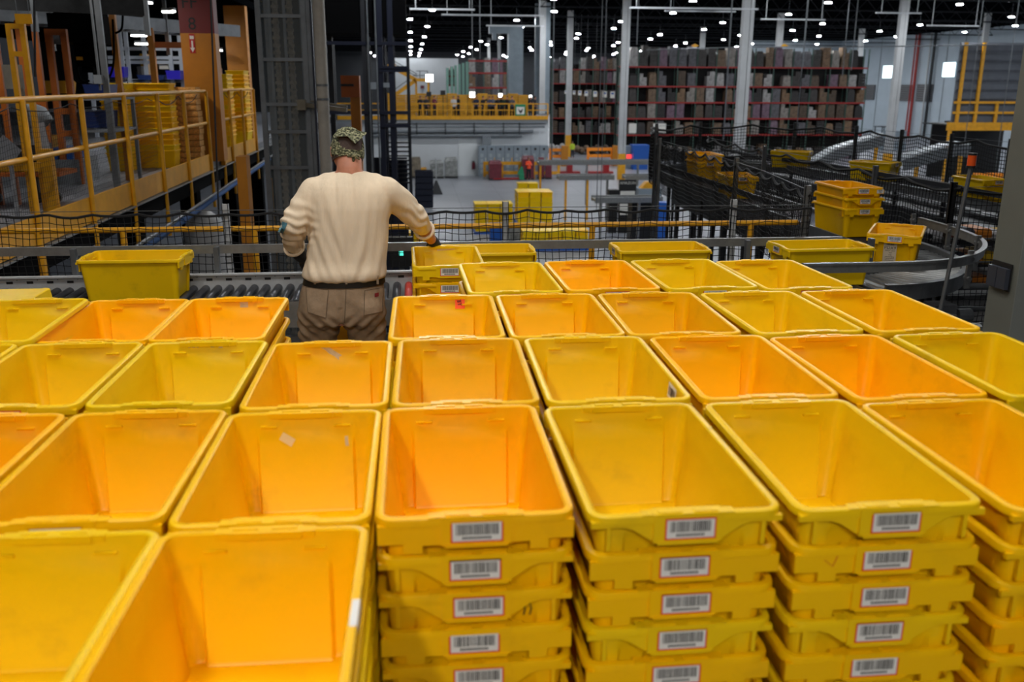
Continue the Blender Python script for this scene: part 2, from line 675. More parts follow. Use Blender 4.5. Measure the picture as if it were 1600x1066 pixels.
# row, column counted from the grey pillar side, x, y, rot, dh, tint, pattern of ends (A plain band / B swooping)
STACKS = [
    (1, 2, -0.654, 1.274, -1.2, 0.0, LEMON), (1, 1, -0.285, 1.262, -0.8, 0.003, AMBER),
    (2, 7, -1.045, 1.945, -1.2, 0.008, ORANGE), (2, 6, -0.660, 1.935, -1.0, 0.008, AMBER), (2, 5, -0.278, 1.885, -0.3, 0.003, AMBER),
    (2, 4, 0.099, 1.855, 0.1, -0.008, ORANGE), (2, 3, 0.488, 1.825, 0.4, -0.010, LEMON), (2, 2, 0.880, 1.806, -0.2, -0.014, LEMON),
    (2, 1, 1.272, 1.776, 1.2, -0.012, AMBER),
    (3, 9, -1.425, 2.640, -0.8, 0.018, LEMON), (3, 8, -1.042, 2.620, -0.8, 0.016, LEMON), (3, 7, -0.660, 2.612, -0.7, 0.018, LEMON),
    (3, 6, -0.262, 2.520, 0.0, 0.004, AMBER), (3, 5, 0.121, 2.472, -0.8, -0.010, AMBER), (3, 4, 0.507, 2.457, -0.7, -0.010, LEMON),
    (3, 3, 0.910, 2.480, -0.7, 0.002, ORANGE), (3, 2, 1.292, 2.440, 1.0, 0.0, ORANGE), (3, 1, 1.680, 2.405, 0.8, -0.008, LEMON),
    (4, 8, -1.400, 3.245, 0.9, 0.012, LEMON), (4, 7, -1.055, 3.305, -0.8, 0.034, ORANGE), (4, 6, -0.676, 3.258, -0.7, 0.024, ORANGE),
    (4, 5, 0.096, 3.112, -0.6, -0.003, AMBER), (4, 4, 0.479, 3.103, -0.1, -0.003, AMBER), (4, 3, 0.862, 3.090, -0.8, -0.004, AMBER),
    (4, 2, 1.265, 3.081, 1.3, -0.002, LEMON), (4, 1, 1.650, 3.050, 1.2, -0.008, AMBER),
    (5, 4, 0.376, 3.756, 1.2, -0.002, LEMON), (5, 3, 0.758, 3.745, 1.3, -0.007, ORANGE), (5, 2, 1.146, 3.735, 1.6, -0.008, LEMON),
    (5, 1, 1.540, 3.740, 1.9, 0.002, LEMON),
]
SHAPES = {(2, 4): 'ABBABABBAABB', (2, 3): 'BAABABABBABA', (2, 2): 'BAABABABAABB', (2, 1): 'BBBABABBAABA'}
TINTS = {(2, 4): [ORANGE, AMBER, AMBER, AMBER, AMBER], (2, 3): [LEMON, AMBER, AMBER, LEMON, AMBER], (2, 2): [LEMON, AMBER, AMBER, LEMON, AMBER]}
TOPS = {}
NLEV = 12
SHOWN = {(2, 4): 7, (2, 3): 7, (2, 2): 7, (2, 1): 7, (1, 1): 8, (1, 2): 5, (4, 6): 8, (5, 4): 6, (5, 1): 5, (4, 1): 5, (3, 1): 5}
REST = MB()


def rest_tote(x, y, zrim, rz):
    mt_ = Matrix.Translation((x, y, zrim - TH)) @ Matrix.Rotation(rz, 4, 'Z')
    REST.add([v.co for v in ME_TOTE_LO.vertices], [tuple(p.vertices) for p in ME_TOTE_LO.polygons], 0, mt_)


for row, cn, x, y, rot, dh, tint in STACKS:
    shp = SHAPES.get((row, cn)) or ''.join(rnd.choice('AB') for _ in range(NLEV))
    tts = TINTS.get((row, cn), [tint])
    base = RIM0 - dh
    for lv in range(NLEV):
        jx, jy, jr = (0, 0, 0) if lv == 0 else (rnd.uniform(-0.001, 0.001), rnd.uniform(-0.001, 0.001), rnd.uniform(-0.08, 0.08))
        tt = tts[lv] if lv < len(tts) else rnd.choice((ORANGE, AMBER, LEMON, AMBER))
        where = '%s row, %s stack from the grey pillar' % (ORD[row - 1], ORD[cn - 1])
        if lv >= SHOWN.get((row, cn), 4):
            rest_tote(x, y, base - lv * TSTEP, R(rot))
            continue
        if lv == 0:
            kind = {ORANGE: 'orange yellow', AMBER: 'amber yellow', LEMON: 'lemon yellow'}[tint]
            lab = 'empty %s tote topping its stack, %s' % (kind, where)
        else:
            lab = 'yellow tote nested %s from the top, %s' % (ORD[lv], where)
        t = add_tote(x + jx, y + jy, base - lv * TSTEP, R(rot + jr), tt, lab, 'nested yellow totes standing in rows', shp[lv] == 'B',
                     bar=(row == 2 and cn <= 4) or lv == 0, noise=0.03)
        if lv == 0:
            TOPS[(row, cn)] = t
    # low wheeled dolly under the stack
    zb = base - TH - (NLEV - 1) * TSTEP
    d = MB()
    d.box((0, 0, zb - 0.012), (0.34, 0.56, 0.022))
    dob = d.obj('tote_dolly', M_BLACK, None, (x, y, 0), R(rot))
    tag(dob, 'low black dolly carrying the tote stack, %s' % where, 'dolly', 'black dollies under the tote stacks')
    for sx in (-0.13, 0.13):
        for sy in (-0.22, 0.22):
            hgt = zb - 0.024
            w_ = MB().cyl((sx - 0.012, sy, hgt / 2), (sx + 0.012, sy, hgt / 2), hgt / 2, 12)
            w_.obj('wheel', M_BLACK, dob, smooth=40)


def sticker(parent, corners, m_=M_PAPER, name='paper_sticker', label=None):
    b = MB().add(corners, [tuple(range(len(corners)))])
    o = b.obj(name, m_, parent)
    if label:
        o['label'] = label
    return o


def wall_y(z):   # inner surface of the far end wall (centre panel), tote space
    return TD / 2 - LIP - 0.092 * (TH - z) - 0.013 * max(0.0, min(1.0, (TH - 0.022 - z) / 0.06)) - 0.0012


def far_sticker(tote, cx, cz, w, h, ang, m_=M_PAPER, flipped=False, torn=False, label='torn paper label remnant'):
    """paper stuck to the inside of the end wall farther from the viewer"""
    c, s = math.cos(ang), math.sin(ang)
    base = [(-w / 2, -h / 2), (w / 2, -h / 2), (w / 2, h / 2), (-w / 2, h / 2)]
    if torn:
        base = [(-w / 2, -h / 2), (-w / 4, -h / 3), (0, -h / 2), (w / 4, -h * .35), (w / 2, -h / 2), (w * .42, 0), (w / 2, h / 2), (w * .1, h * .4), (-w * .3, h / 2), (-w / 2, h * .2)]
    pts = []
    for u, v in base:
        x, z = cx + u * c - v * s, cz + u * s + v * c
        pts.append((x, wall_y(z), z))
    if flipped:
        pts = [(-p[0], -p[1], p[2]) for p in pts]
    return sticker(tote, pts, m_, label=label)


def is_flipped(t):
    return abs(t.rotation_euler.z) > 1.5


def fs(row, cn, *a, **k):
    t = TOPS[(row, cn)]
    return far_sticker(t, *a, flipped=is_flipped(t), **k)


s1 = fs(2, 5, -0.045, TH - 0.062, 0.034, 0.020, -0.55, m_=mat('kraft_label', rgb(228, 200, 140), 0.7), label='small tilted cream label with scribble')
fs(2, 5, 0.098, TH - 0.07, 0.008, 0.026, 0.1, torn=True)
fs(3, 6, -0.006, TH - 0.026, 0.070, 0.017, -0.6, torn=True)
fs(4, 6, 0.016, TH - 0.022, 0.030, 0.024, 0.0)
fs(3, 7, -0.046, TH - 0.010, 0.030, 0.014, 0.0, torn=True)
fs(3, 7, 0.012, TH - 0.012, 0.012, 0.010, 0.0, torn=True)
fs(3, 7, 0.038, TH - 0.014, 0.012, 0.010, 0.0, torn=True)
fs(4, 3, -0.03, TH - 0.008, 0.024, 0.008, 0.0, torn=True)
t_ = TOPS[(4, 5)]
o_ = fs(4, 5, 0.062, TH - 0.030, 0.036, 0.034, 0.0, m_=mat('fluorescent_orange', rgb(255, 92, 30), 0.6), label='fluorescent orange label with black capitals')
fl = -1 if is_flipped(t_) else 1
mt = Matrix.Translation((fl * 0.062, fl * (wall_y(TH - 0.03) - 0.002), TH - 0.03)) @ Matrix.Rotation(0 if fl > 0 else math.pi, 4, 'Z') @ Matrix.Rotation(R(90), 4, 'X') @ Matrix.Rotation(R(100), 4, 'Z')
text_mesh('ALE', 0.021, M_INK, o_, mt)


def long_sticker(row, cn, side, y, z, w, h, m_=M_WHITE, label='worn white barcode sticker', bars=True):
    """sticker on the inside of a long wall; side = +1 right as seen from the rows"""
    t = TOPS[(row, cn)]
    k = -1 if is_flipped(t) else 1
    pts = []
    for u, v in ((-w / 2, -h), (w / 2, -h), (w / 2, 0), (-w / 2, 0)):
        zz = z + v
        xx = TW / 2 - LIP - 0.092 * (TH - zz) - 0.0065
        pts.append((side * xx * k, (y + u) * k, zz))
    o = sticker(t, pts, m_, label=label)
    if bars:
        b = MB()
        q = -w / 2 + 0.006
        while q < w / 2 - 0.006:
            bw = rnd.choice((0.001, 0.002, 0.003))
            vs = []
            for u, v in ((q, -h * 0.8), (q + bw, -h * 0.8), (q + bw, -h * 0.2), (q, -h * 0.2)):
                zz = z + v
                xx = TW / 2 - LIP - 0.092 * (TH - zz) - 0.0072
                vs.append((side * xx * k, (y + u) * k, zz))
            b.add(vs, [(0, 1, 2, 3)])
            q += bw + rnd.choice((0.001, 0.002, 0.003))
        b.obj('barcode', M_INK, o)
    return o


long_sticker(3, 4, 1, -0.185, TH - 0.004, 0.075, 0.040)
long_sticker(2, 2, -1, 0.245, TH - 0.012, 0.03, 0.022, M_PAPER, 'torn paper label remnant', False)
# sticker on the outside of a long side (tote nearest the lens)
t_ = TOPS[(1, 1)]
k = -1 if is_flipped(t_) else 1
x_ = TW / 2 + 0.0006
sticker(t_, [(k * x_, k * -0.03, TH - 0.002), (k * x_, k * 0.045, TH - 0.002), (k * x_, k * 0.045, TH - 0.016), (k * x_, k * -0.03, TH - 0.016)], M_WHITE, label='torn white label wrapped on the rim')
sticker(t_, [(k * (x_ - 0.001), k * -0.03, TH + 0.0006), (k * (x_ - 0.001), k * 0.045, TH + 0.0006), (k * (x_ - 0.013), k * 0.045, TH + 0.0006), (k * (x_ - 0.013), k * -0.03, TH + 0.0006)], M_WHITE, label='torn white label wrapped on the rim')
# scribbled pen marks on two front faces
t_ = [o for o in COL.objects if o.name.startswith('yellow_tote') and o.get('label', '').startswith('yellow tote nested second from the top, second row, second')][0]
k = -1 if is_flipped(t_) else 1
b = MB().tube([(k * -0.125, -k * (YL - 0.0042), TH - 0.026), (k * -0.108, -k * (YL - 0.0042), TH - 0.040), (k * -0.098, -k * (YL - 0.0042), TH - 0.012)], 0.0009, 4)
b.obj('pen_mark', mat('red_pen', rgb(196, 60, 16), 0.7), t_)
t_ = [o for o in COL.objects if o.name.startswith('yellow_tote') and o.get('label', '').startswith('yellow tote nested third from the top, second row, fourth')][0]
k = -1 if is_flipped(t_) else 1
b = MB()
for dx in (0.092, 0.104):
    b.tube([(k * dx, -k * (TD / 2 - LIP - 0.003), TH - 0.040), (k * (dx + 0.003), -k * (TD / 2 - LIP - 0.004), TH - 0.052), (k * dx, -k * (TD / 2 - LIP - 0.005), TH - 0.066)], 0.0014, 4)
b.obj('pen_mark', M_INK, t_)

# upside-down tote lying on a lower stack behind the orange ones
pr_ = atz(78, 448, 1.05)
ux, uy = pr_.x - 0.13, pr_.y - 0.29
inv = link('upturned_tote', ME_TOTE, None, (ux, uy, 1.05), R(1.0))
inv.rotation_euler.x = math.pi
inv.color = LEMON
tag(inv, 'lemon yellow tote turned upside down beside the roller conveyor', 'tote')
zi = 1.05 - TH - 0.001
n_ = 0
for lv in range(8):
    if lv >= 3:
        rest_tote(ux, uy, zi - lv * TSTEP, R(1.0))
        continue
    add_tote(ux, uy, zi - lv * TSTEP, R(1.0), rnd.choice((AMBER, LEMON)), 'yellow tote nested %s below the upturned tote by the conveyor' % ORD[lv], 'nested yellow totes standing in rows', bar=False)
zb = zi - TH - 7 * TSTEP
tag(MB().bb((ux - .17, uy - .28, 0.0), (ux + .17, uy + .28, zb - 0.001)).obj('tote_dolly', M_BLACK), 'black dolly under the stack with the upturned tote', 'dolly', 'black dollies under the tote stacks')

# stack the worker is reaching into
pl, pn = atz(640, 385, 1.10), atz(648, 418, 1.10)
mx_, my_ = 0.165, 4.945
for lv in range(9):
    if lv >= 5:
        rest_tote(mx_, my_, 1.10 - lv * 0.088, R(0.6))
        continue
    lab = 'yellow tote held by the worker, with a paper strip inside its far end' if lv == 0 else 'yellow tote nested %s in the stack the worker is gripping' % ORD[lv]
    t = add_tote(mx_, my_, 1.10 - lv * 0.088, R(0.6), LEMON if lv == 0 else AMBER, lab, 'stack of totes beside the worker', lv in (1, 2))
    if lv == 0:
        far_sticker(t, 0.01, TH - 0.012, 0.10, 0.020, 0.06, mat('kraft_label', rgb(228, 200, 140)), torn=False, flipped=False, label='cream paper strip')
zb = 1.10 - TH - 8 * 0.088
tag(MB().bb((mx_ - .17, my_ - .28, 0.0), (mx_ + .17, my_ + .28, zb - 0.001)).obj('tote_dolly', M_BLACK), 'black dolly under the tote stack the worker is gripping', 'dolly', 'black dollies under the tote stacks')

ro_ = REST.obj('tote', M_TOTE)
ro_.color = AMBER
tag(ro_, 'hidden lower levels of the nested yellow tote stacks', 'tote', None, 'stuff')
# ------------------------------------------------------------------ person at the conveyor
MY = 4.85
M_SKIN = mat('skin', rgb(196, 134, 108), 0.55, noise=0.12, scale=25, spec=0.4)
M_HAIR = mat('cropped_hair', rgb(74, 58, 52), 0.8, noise=0.35, scale=120)
M_SHIRT = mat('tan_cotton', rgb(234, 215, 188), 0.9, noise=0.07, scale=9, bump=0.25, bscale=30, stretch=(2.2, 2.2, 0.6), spec=0.2)
M_TROU = mat('brown_canvas', rgb(146, 124, 100), 0.9, noise=0.22, scale=14, bump=0.3, bscale=45, spec=0.2)
M_STITCH = mat('stitching', rgb(88, 72, 54), 0.9)
M_GLOVE = mat('black_glove', rgb(26, 27, 30), 0.75, bump=0.3, bscale=160)
M_LEATHER = mat('belt_black', rgb(22, 20, 20), 0.5)


def camo():
    m = bpy.data.materials.new('camouflage_cloth')
    m.use_nodes = True
    nt = m.node_tree
    L = nt.links.new
    b = nt.nodes['Principled BSDF']
    b.inputs['Roughness'].default_value = 0.9
    tc = nt.nodes.new('ShaderNodeTexCoord')
    mp = nt.nodes.new('ShaderNodeMapping')
    mp.inputs['Scale'].default_value = (70, 70, 110)
    mp.inputs['Rotation'].default_value = (0.3, 0.5, 0.6)
    L(tc.outputs['Object'], mp.inputs['Vector'])
    n = nt.nodes.new('ShaderNodeTexNoise')
    n.inputs['Scale'].default_value = 1.0
    n.inputs['Detail'].default_value = 3
    L(mp.outputs[0], n.inputs['Vector'])
    cr = nt.nodes.new('ShaderNodeValToRGB')
    cr.color_ramp.interpolation = 'CONSTANT'
    e = cr.color_ramp.elements
    e[0].position, e[0].color = 0.0, rgb(34, 34, 26)
    e[1].position, e[1].color = 0.43, rgb(96, 100, 70)
    x = e.new(0.50)
    x.color = rgb(52, 56, 40)
    x = e.new(0.55)
    x.color = rgb(170, 168, 132)
    x = e.new(0.63)
    x.color = rgb(66, 66, 46)
    L(n.outputs['Fac'], cr.inputs[0])
    L(cr.outputs[0], b.inputs['Base Color'])
    return m


M_CAMO = camo()


def ell(c, rx, ry, n=28, p=2.3):
    """super-ellipse ring"""
    out = []
    for i in range(n):
        a = 2 * math.pi * i / n
        ca, sa = math.cos(a), math.sin(a)
        k = (abs(ca) ** p + abs(sa) ** p) ** (-1 / p)
        out.append(Vector((c[0] + rx * ca * k, c[1] + ry * sa * k, c[2])))
    return out


def W(px, py, y=MY):
    return aty(px, py, y)


def ringpx(py, xl, xr, ry, yc=MY, grow=0.0):
    a, b_ = W(xl, py, yc), W(xr, py, yc)
    c = (a + b_) / 2
    return ell((c.x, c.y, c.z), (b_.x - a.x) / 2 + grow, ry + grow)


# silhouette of the torso read at the worker's distance: height, left, right, half depth, centre
TORSO = [(268, 519, 572, .058, 0.025), (274, 506, 586, .082, 0.022), (281, 494, 598, .104, 0.018), (289, 485, 608, .121, 0.012), (298, 480, 614, .134, 0.008), (309, 479, 615, .144, 0.004),
         (322, 481, 613, .152, 0.0), (345, 484, 608, .158, 0.0), (375, 482, 607, .158, 0.0), (402, 479, 605, .160, 0.0), (420, 473, 603, .168, 0.0), (429, 471, 602, .166, 0.0)]
HIPS = [(428, 478, 599, .145, 0.0), (445, 472, 600, .155, -0.005), (462, 468, 601, .165, -0.012), (482, 465, 603, .170, -0.015), (500, 465, 604, .165, -0.01)]
LSH, RSH = W(492, 300, MY), W(603, 300, MY)
LEL, REL = W(459, 350, MY - 0.06), W(650, 340, MY + 0.10)
LFM = W(458, 378, MY + 0.06)
LWR, LHD = W(466, 393, MY + 0.13), W(481, 413, MY + 0.26)
RWR = W(671, 371, MY + 0.34)
RHD = W(684, 387, MY + 0.46)
NECK = W(546, 266, MY + 0.03)
HEADC = W(543, 238.5, MY + 0.10)
zf = 0.0
LHIP, RHIP = W(500, 500, MY), W(569, 500, MY)
LKN, RKN = Vector((LHIP.x - 0.035, MY + 0.03, 0.47)), Vector((RHIP.x + 0.03, MY + 0.03, 0.47))
LAN, RAN = Vector((LHIP.x - 0.045, MY + 0.0, 0.09)), Vector((RHIP.x + 0.04, MY + 0.0, 0.09))

# ---- continuous body (head, neck, trunk, arms, legs)
b = MB()
b.loft([ringpx(py, xl, xr, ry, MY + dy, -0.018) for py, xl, xr, ry, dy in TORSO] + [ringpx(py, xl, xr, ry, MY + dy, -0.022) for py, xl, xr, ry, dy in HIPS[1:]])
b.chain([NECK + Vector((0, 0.0, -0.10)), NECK, NECK + Vector((0, 0.04, 0.07))], [0.072, 0.066, 0.062], 16)
TILT = Matrix.Rotation(R(-24), 3, 'X') @ Matrix.Rotation(R(14), 3, 'Z')   # looks down and slightly to his left


def head_pt(v):
    return HEADC + TILT @ Vector(v)


hr = []
for i in range(1, 16):
    th = math.pi * i / 16
    z = -0.118 * math.cos(th)
    ring = []
    for j in range(28):
        a = 2 * math.pi * j / 28
        ca, sa = math.cos(a), math.sin(a)
        s_ = math.sin(th) ** 0.8
        jaw = 1.0 if z > -0.02 else 1.0 - 0.28 * min(1, (-0.02 - z) / 0.10)
        rx = 0.076 * s_ * jaw
        ry = (0.100 if sa > 0 else 0.094 * (1 if z > -0.03 else 1 - 0.35 * min(1, (-0.03 - z) / 0.08))) * s_
        ring.append(head_pt((rx * ca, ry * sa, z)))
    hr.append(ring)
b.loft(hr)
b.chain([head_pt((0, 0.096, 0.012)), head_pt((0, 0.116, -0.022))], [0.010, 0.014], 8)        # nose
b.ball(head_pt((0, 0.088, -0.052)), (0.026, 0.014, 0.012), 10, 6)                             # mouth
b.ball(head_pt((0, 0.080, -0.092)), (0.024, 0.018, 0.016), 10, 6)                             # chin
b.ball(head_pt((0, 0.088, 0.030)), (0.050, 0.014, 0.010), 10, 6)                              # brow
for s in (-1, 1):
    for (yy, zz, rr) in ((0.0, 0.008, .014), (0.004, -0.006, .013), (-0.004, 0.018, .013), (0.004, -0.022, .010), (-0.012, 0.010, .012)):
        b.ball(head_pt((s * 0.080, yy, zz)), rr * 0.85, 8, 6)
b.chain([LSH + Vector((0.02, 0, -0.01)), LEL, LFM, LWR], [0.050, 0.042, 0.040, 0.032], 14)
b.chain([RSH + Vector((-0.02, 0, 0.0)), REL, RWR], [0.050, 0.042, 0.034], 14)
for hp, kn, an in ((LHIP, LKN, LAN), (RHIP, RKN, RAN)):
    b.chain([hp + Vector((0, 0, 0.0)), kn, (kn + an) / 2 + Vector((0, -0.02, 0)), an], [0.088, 0.062, 0.058, 0.042], 14)


def hand(b, wrist, palm, fdir, nrm, curl=0.9, thumb_side=1, k=1.0):
    """palm, four unequal bent fingers and a thumb off the side; nrm = back of the hand"""
    fdir, nrm = fdir.normalized(), nrm.normalized()
    nrm = (nrm - fdir * nrm.dot(fdir)).normalized()
    side = fdir.cross(nrm).normalized() * thumb_side
    b.chain([wrist, palm - fdir * 0.02 * k], [0.030 * k, 0.026 * k], 12)
    for i in range(4):
        o_ = side * (0.030 - 0.020 * i) * k
        b.chain([palm - fdir * 0.035 * k + o_ * 0.7, palm + fdir * 0.035 * k + o_], [0.016 * k, 0.0125 * k], 8)
    for i, L_ in enumerate((0.072, 0.080, 0.075, 0.060)):
        p = palm + fdir * 0.040 * k + side * (0.031 - 0.0205 * i) * k
        d = fdir.copy()
        pts = [p]
        for j, fr in enumerate((0.42, 0.33, 0.25)):
            rot = Matrix.Rotation(-curl * (0.55 + 0.25 * j), 3, side * thumb_side)
            d = (rot @ d).normalized()
            pts.append(pts[-1] + d * L_ * fr * k)
        b.chain(pts, [0.0095 * k, 0.009 * k, 0.0082 * k, 0.0072 * k], 8)
    p = palm - fdir * 0.020 * k + side * 0.030 * k
    b.chain([p, p + (side * 0.8 + fdir * 0.6 - nrm * 0.3) * 0.034 * k, p + (side * 0.8 + fdir * 1.2 - nrm * 0.9) * 0.044 * k], [0.013 * k, 0.0105 * k, 0.0085 * k], 8)


hand(b, LWR, LHD, (LHD - LWR), Vector((-0.5, -0.2, 0.8)), 0.55, 1)
hand(b, RWR, RHD, (RHD - RWR), Vector((0.3, -0.5, 0.9)), 0.85, -1)
body = fuse(b, 'person', [M_SKIN], 0.0065, 5)
tag(body, 'person in tan long-sleeved shirt and camouflage bandana seen from behind, reaching into a tote', 'person')
bv_body = bvh_of(body)

# boots
for an, s in ((LAN, -1), (RAN, 1)):
    q = MB()
    q.chain([an + Vector((0, 0, 0.14)), an], [0.056, 0.054], 14)
    q.chain([Vector((an.x, an.y - 0.06, 0.05)), Vector((an.x + s * 0.01, an.y + 0.10, 0.045)), Vector((an.x + s * 0.02, an.y + 0.17, 0.04))], [0.045, 0.047, 0.038], 14)
    bo = fuse(q, 'boot', [mat('boot_leather', rgb(60, 44, 32), 0.6)], 0.008, 4, body, fn=lambda c, n: Vector((c.x, c.y, max(c.z, 0.002))))

# ---- shirt
b = MB()
b.loft([ringpx(py, xl, xr, ry, MY + dy) for py, xl, xr, ry, dy in TORSO])
b.loft([ringpx(426, 473, 603, .167), ringpx(432, 473, 602, .164)])
b.chain([LSH, (LSH + LEL) / 2 + Vector((-0.006, 0, 0)), LEL, LEL + (LFM - LEL) * 0.55, LFM + Vector((0.0, 0.02, -0.02))], [0.078, 0.070, 0.068, 0.064, 0.050], 18)
b.chain([RSH, (RSH + REL) / 2 + Vector((0.0, 0, 0.012)), REL, REL + (RWR - REL) * 0.42], [0.080, 0.072, 0.064, 0.052], 18)
b.chain([LSH, W(512, 288, MY + .03), NECK + Vector((0, 0.02, -0.075))], [0.066, 0.060, 0.058], 14)
b.chain([RSH, W(584, 288, MY + .03), NECK + Vector((0, 0.02, -0.075))], [0.066, 0.060, 0.058], 14)
cx0 = W(541, 380).x
zt, zb_ = W(541, 280).z, W(541, 437).z


def folds(c, n):
    x, z = c.x - cx0, c.z
    d = 0.0
    inside = max(0.0, 1 - max(0, abs(x) - 0.17) / 0.05)
    t = max(0, min(1, (zt - z) / (zt - zb_)))
    if n.y < 0.2 and z > zb_ - 0.03:
        # vertical drape, fuller lower down
        w = 0.0075 * (0.2 + t) * inside * min(1, (z - zb_ + 0.02) / 0.08 if z > zb_ - 0.02 else 0)
        sk = x + 0.10 * t * (1 if x > 0 else -1) * (0.3 + t)
        d += w * (math.sin(sk * 62 + 1.4 * math.sin(z * 9)) * 0.5 + math.sin(sk * 118 + z * 7 + 1.1) * 0.3)
        # two tucks hanging from the collar
        for sx in (-0.035, 0.045):
            xx = x - sx * (1 + 0.3 * t) - 0.02 * t
            d -= 0.006 * math.exp(-(xx / 0.010) ** 2) * math.exp(-((t - 0.10) / 0.16) ** 2) * inside
        # blouse over the belt
        d += 0.010 * math.exp(-((z - zb_ - 0.045) / 0.04) ** 2) * inside
    # crumpled sleeves
    for ctr, amp in ((LEL, 0.008), (LFM, 0.007), (REL, 0.007)):
        r_ = (c - ctr).length
        if r_ < 0.16:
            d += amp * (1 - r_ / 0.16) * math.sin((c - ctr).dot(Vector((0.35, 0.2, 0.9))) * 150 + 2 * math.sin(c.y * 40 + c.x * 30))
    for a_, b2 in ((LSH, LEL), (RSH, REL)):
        r_ = (c - (a_ * 0.45 + b2 * 0.55)).length
        if r_ < 0.14:
            d += 0.004 * (1 - r_ / 0.14) * math.sin((c.z * 0.8 + c.x * 0.4) * 100)
    c = c + n * d
    # pinned hem
    return c


shirt = fuse(b, 'shirt', [M_SHIRT], 0.0075, 8, body, folds)
bv_shirt = bvh_of(shirt)

# ---- trousers
b = MB()
b.loft([ringpx(py, xl, xr, ry, MY + dy) for py, xl, xr, ry, dy in HIPS])
b.ball(W(502, 484, MY - 0.075), (0.105, 0.105, 0.110), 16, 10)
b.ball(W(568, 484, MY - 0.075), (0.105, 0.105, 0.110), 16, 10)
for hp, kn, an, s in ((LHIP, LKN, LAN, -1), (RHIP, RKN, RAN, 1)):
    rr = []
    for t, rx, ry in ((0.0, .114, .125), (0.12, .110, .120), (0.35, .100, .105), (0.6, .092, .095), (1.0, .082, .085)):
        p = hp.lerp(kn, t)
        rr.append(ell((p.x - s * 0.0 if t > 0.1 else p.x, p.y, p.z), rx, ry))
    for t, rx, ry in ((0.3, .082, .090), (0.7, .080, .088), (0.97, .082, .090)):
        p = kn.lerp(an, t)
        rr.append(ell((p.x, p.y, p.z), rx, ry))
    b.loft(rr)


def tfold(c, n):
    d = 0.0
    zc = W(540, 505).z
    t = math.exp(-((c.z - zc) / 0.07) ** 2)
    x = c.x - W(537, 500).x
    d += 0.007 * t * math.sin(abs(x) * 90 - (c.z - zc) * 95)
    d += 0.004 * math.sin(c.z * 60 + abs(x) * 40) * (1 if c.z < zc else 0.3)
    if n.y < 0:
        d -= 0.012 * math.exp(-(x / 0.012) ** 2) * (1 if c.z < W(540, 470).z else 0.3)
    return c + n * d


trou = fuse(b, 'trousers', [M_TROU], 0.0075, 6, body, tfold)
bv_tr = bvh_of(trou)


def drape(bvh, pxpts, off=0.003, nsub=6):
    """points seen from behind laid on a surface"""
    out = []
    for px, py in pxpts:
        d = ray(px, py).normalized()
        h = bvh.ray_cast(EYE, d)
        p = h[0] if h[0] is not None else aty(px, py, MY - 0.16)
        out.append(p - d * off)
    return out


def dense(poly, k=6, closed=True):
    out = []
    n = len(poly)
    for i in range(n if closed else n - 1):
        a, c = poly[i], poly[(i + 1) % n]
        for j in range(k):
            out.append((a[0] + (c[0] - a[0]) * j / k, a[1] + (c[1] - a[1]) * j / k))
    if not closed:
        out.append(poly[-1])
    return out


def patch(name, bvh, x0, y0, x1, y1, fx, m_, parent, nx=10, ny=10, off=0.0035):
    """grid patch conforming to the cloth; fx(u,v)->(px,py)"""
    g = [[fx(i / nx, j / ny) for i in range(nx + 1)] for j in range(ny + 1)]
    vs, fs_ = [], []
    for rw in g:
        vs += drape(bvh, rw, off)
    for j in range(ny):
        for i in range(nx):
            a = j * (nx + 1) + i
            fs_.append((a, a + 1, a + nx + 2, a + nx + 1))
    return MB().add(vs, fs_).obj(name, m_, parent, smooth=60)


def quadmap(p00, p10, p11, p01):
    def f(u, v):
        x = (1 - v) * ((1 - u) * p00[0] + u * p10[0]) + v * ((1 - u) * p01[0] + u * p11[0])
        y = (1 - v) * ((1 - u) * p00[1] + u * p10[1]) + v * ((1 - u) * p01[1] + u * p11[1])
        return (x, y)
    return f


M_TROU2 = mat('brown_canvas_pocket', rgb(152, 130, 106), 0.9, noise=0.25, scale=14, bump=0.3, bscale=45, spec=0.2)
for q in (((478, 449), (513, 453), (509, 497), (481, 488)), ((570, 454), (599, 449), (597, 487), (569, 493))):
    pk = patch('back_pocket', bv_tr, 0, 0, 0, 0, quadmap(*q), M_TROU2, trou)
    ln = dense(list(q), 5)
    st = drape(bv_tr, ln, 0.005)
    MB().tube(st, 0.0012, 4, closed=True).obj('stitching', M_STITCH, pk)
patch('logo_patch', bv_tr, 0, 0, 0, 0, quadmap((585.5, 458.5), (592, 457), (592, 463), (585.5, 464.5)), mat('maroon_patch', rgb(120, 22, 30), 0.7), trou, 3, 3, 0.007)
MB().tube(drape(bv_tr, dense([(541, 440), (540, 470), (538, 505)], 6, False), 0.003), 0.0016, 4).obj('seam', M_STITCH, trou)
MB().tube(drape(bv_tr, dense([(476, 446), (512, 450), (541, 451), (572, 450), (599, 444)], 6, False), 0.003), 0.0011, 4).obj('seam', M_STITCH, trou)

# belt and loops
bc = [ringpx(py, 475.5, 600.5, .158, MY - 0.003, 0.004) for py in (440, 434)]
bm_ = MB()
bm_.loft([ringpx(441, 474, 601, .157, MY, 0.004), ringpx(433, 476, 600, .157, MY, 0.004), ringpx(433, 476, 600, .157, MY, -0.004), ringpx(441, 474, 601, .157, MY, -0.004), ringpx(441, 474, 601, .157, MY, 0.004)], cap0=False, cap1=False)
belt = bm_.obj('belt', M_LEATHER, body, smooth=40)
belt['label'] = 'black belt'
for px in (492, 541, 590):
    c = (W(px, 437).x, )
    t = (px - 538) / 66.0
    yy = MY - (0.163 * (1 - abs(t) ** 2.3) ** (1 / 2.3))
    MB().box((W(px, 437, yy).x, yy - 0.004, W(px, 437, yy).z), (0.011, 0.005, 0.046)).obj('belt_loop', M_TROU2, trou)

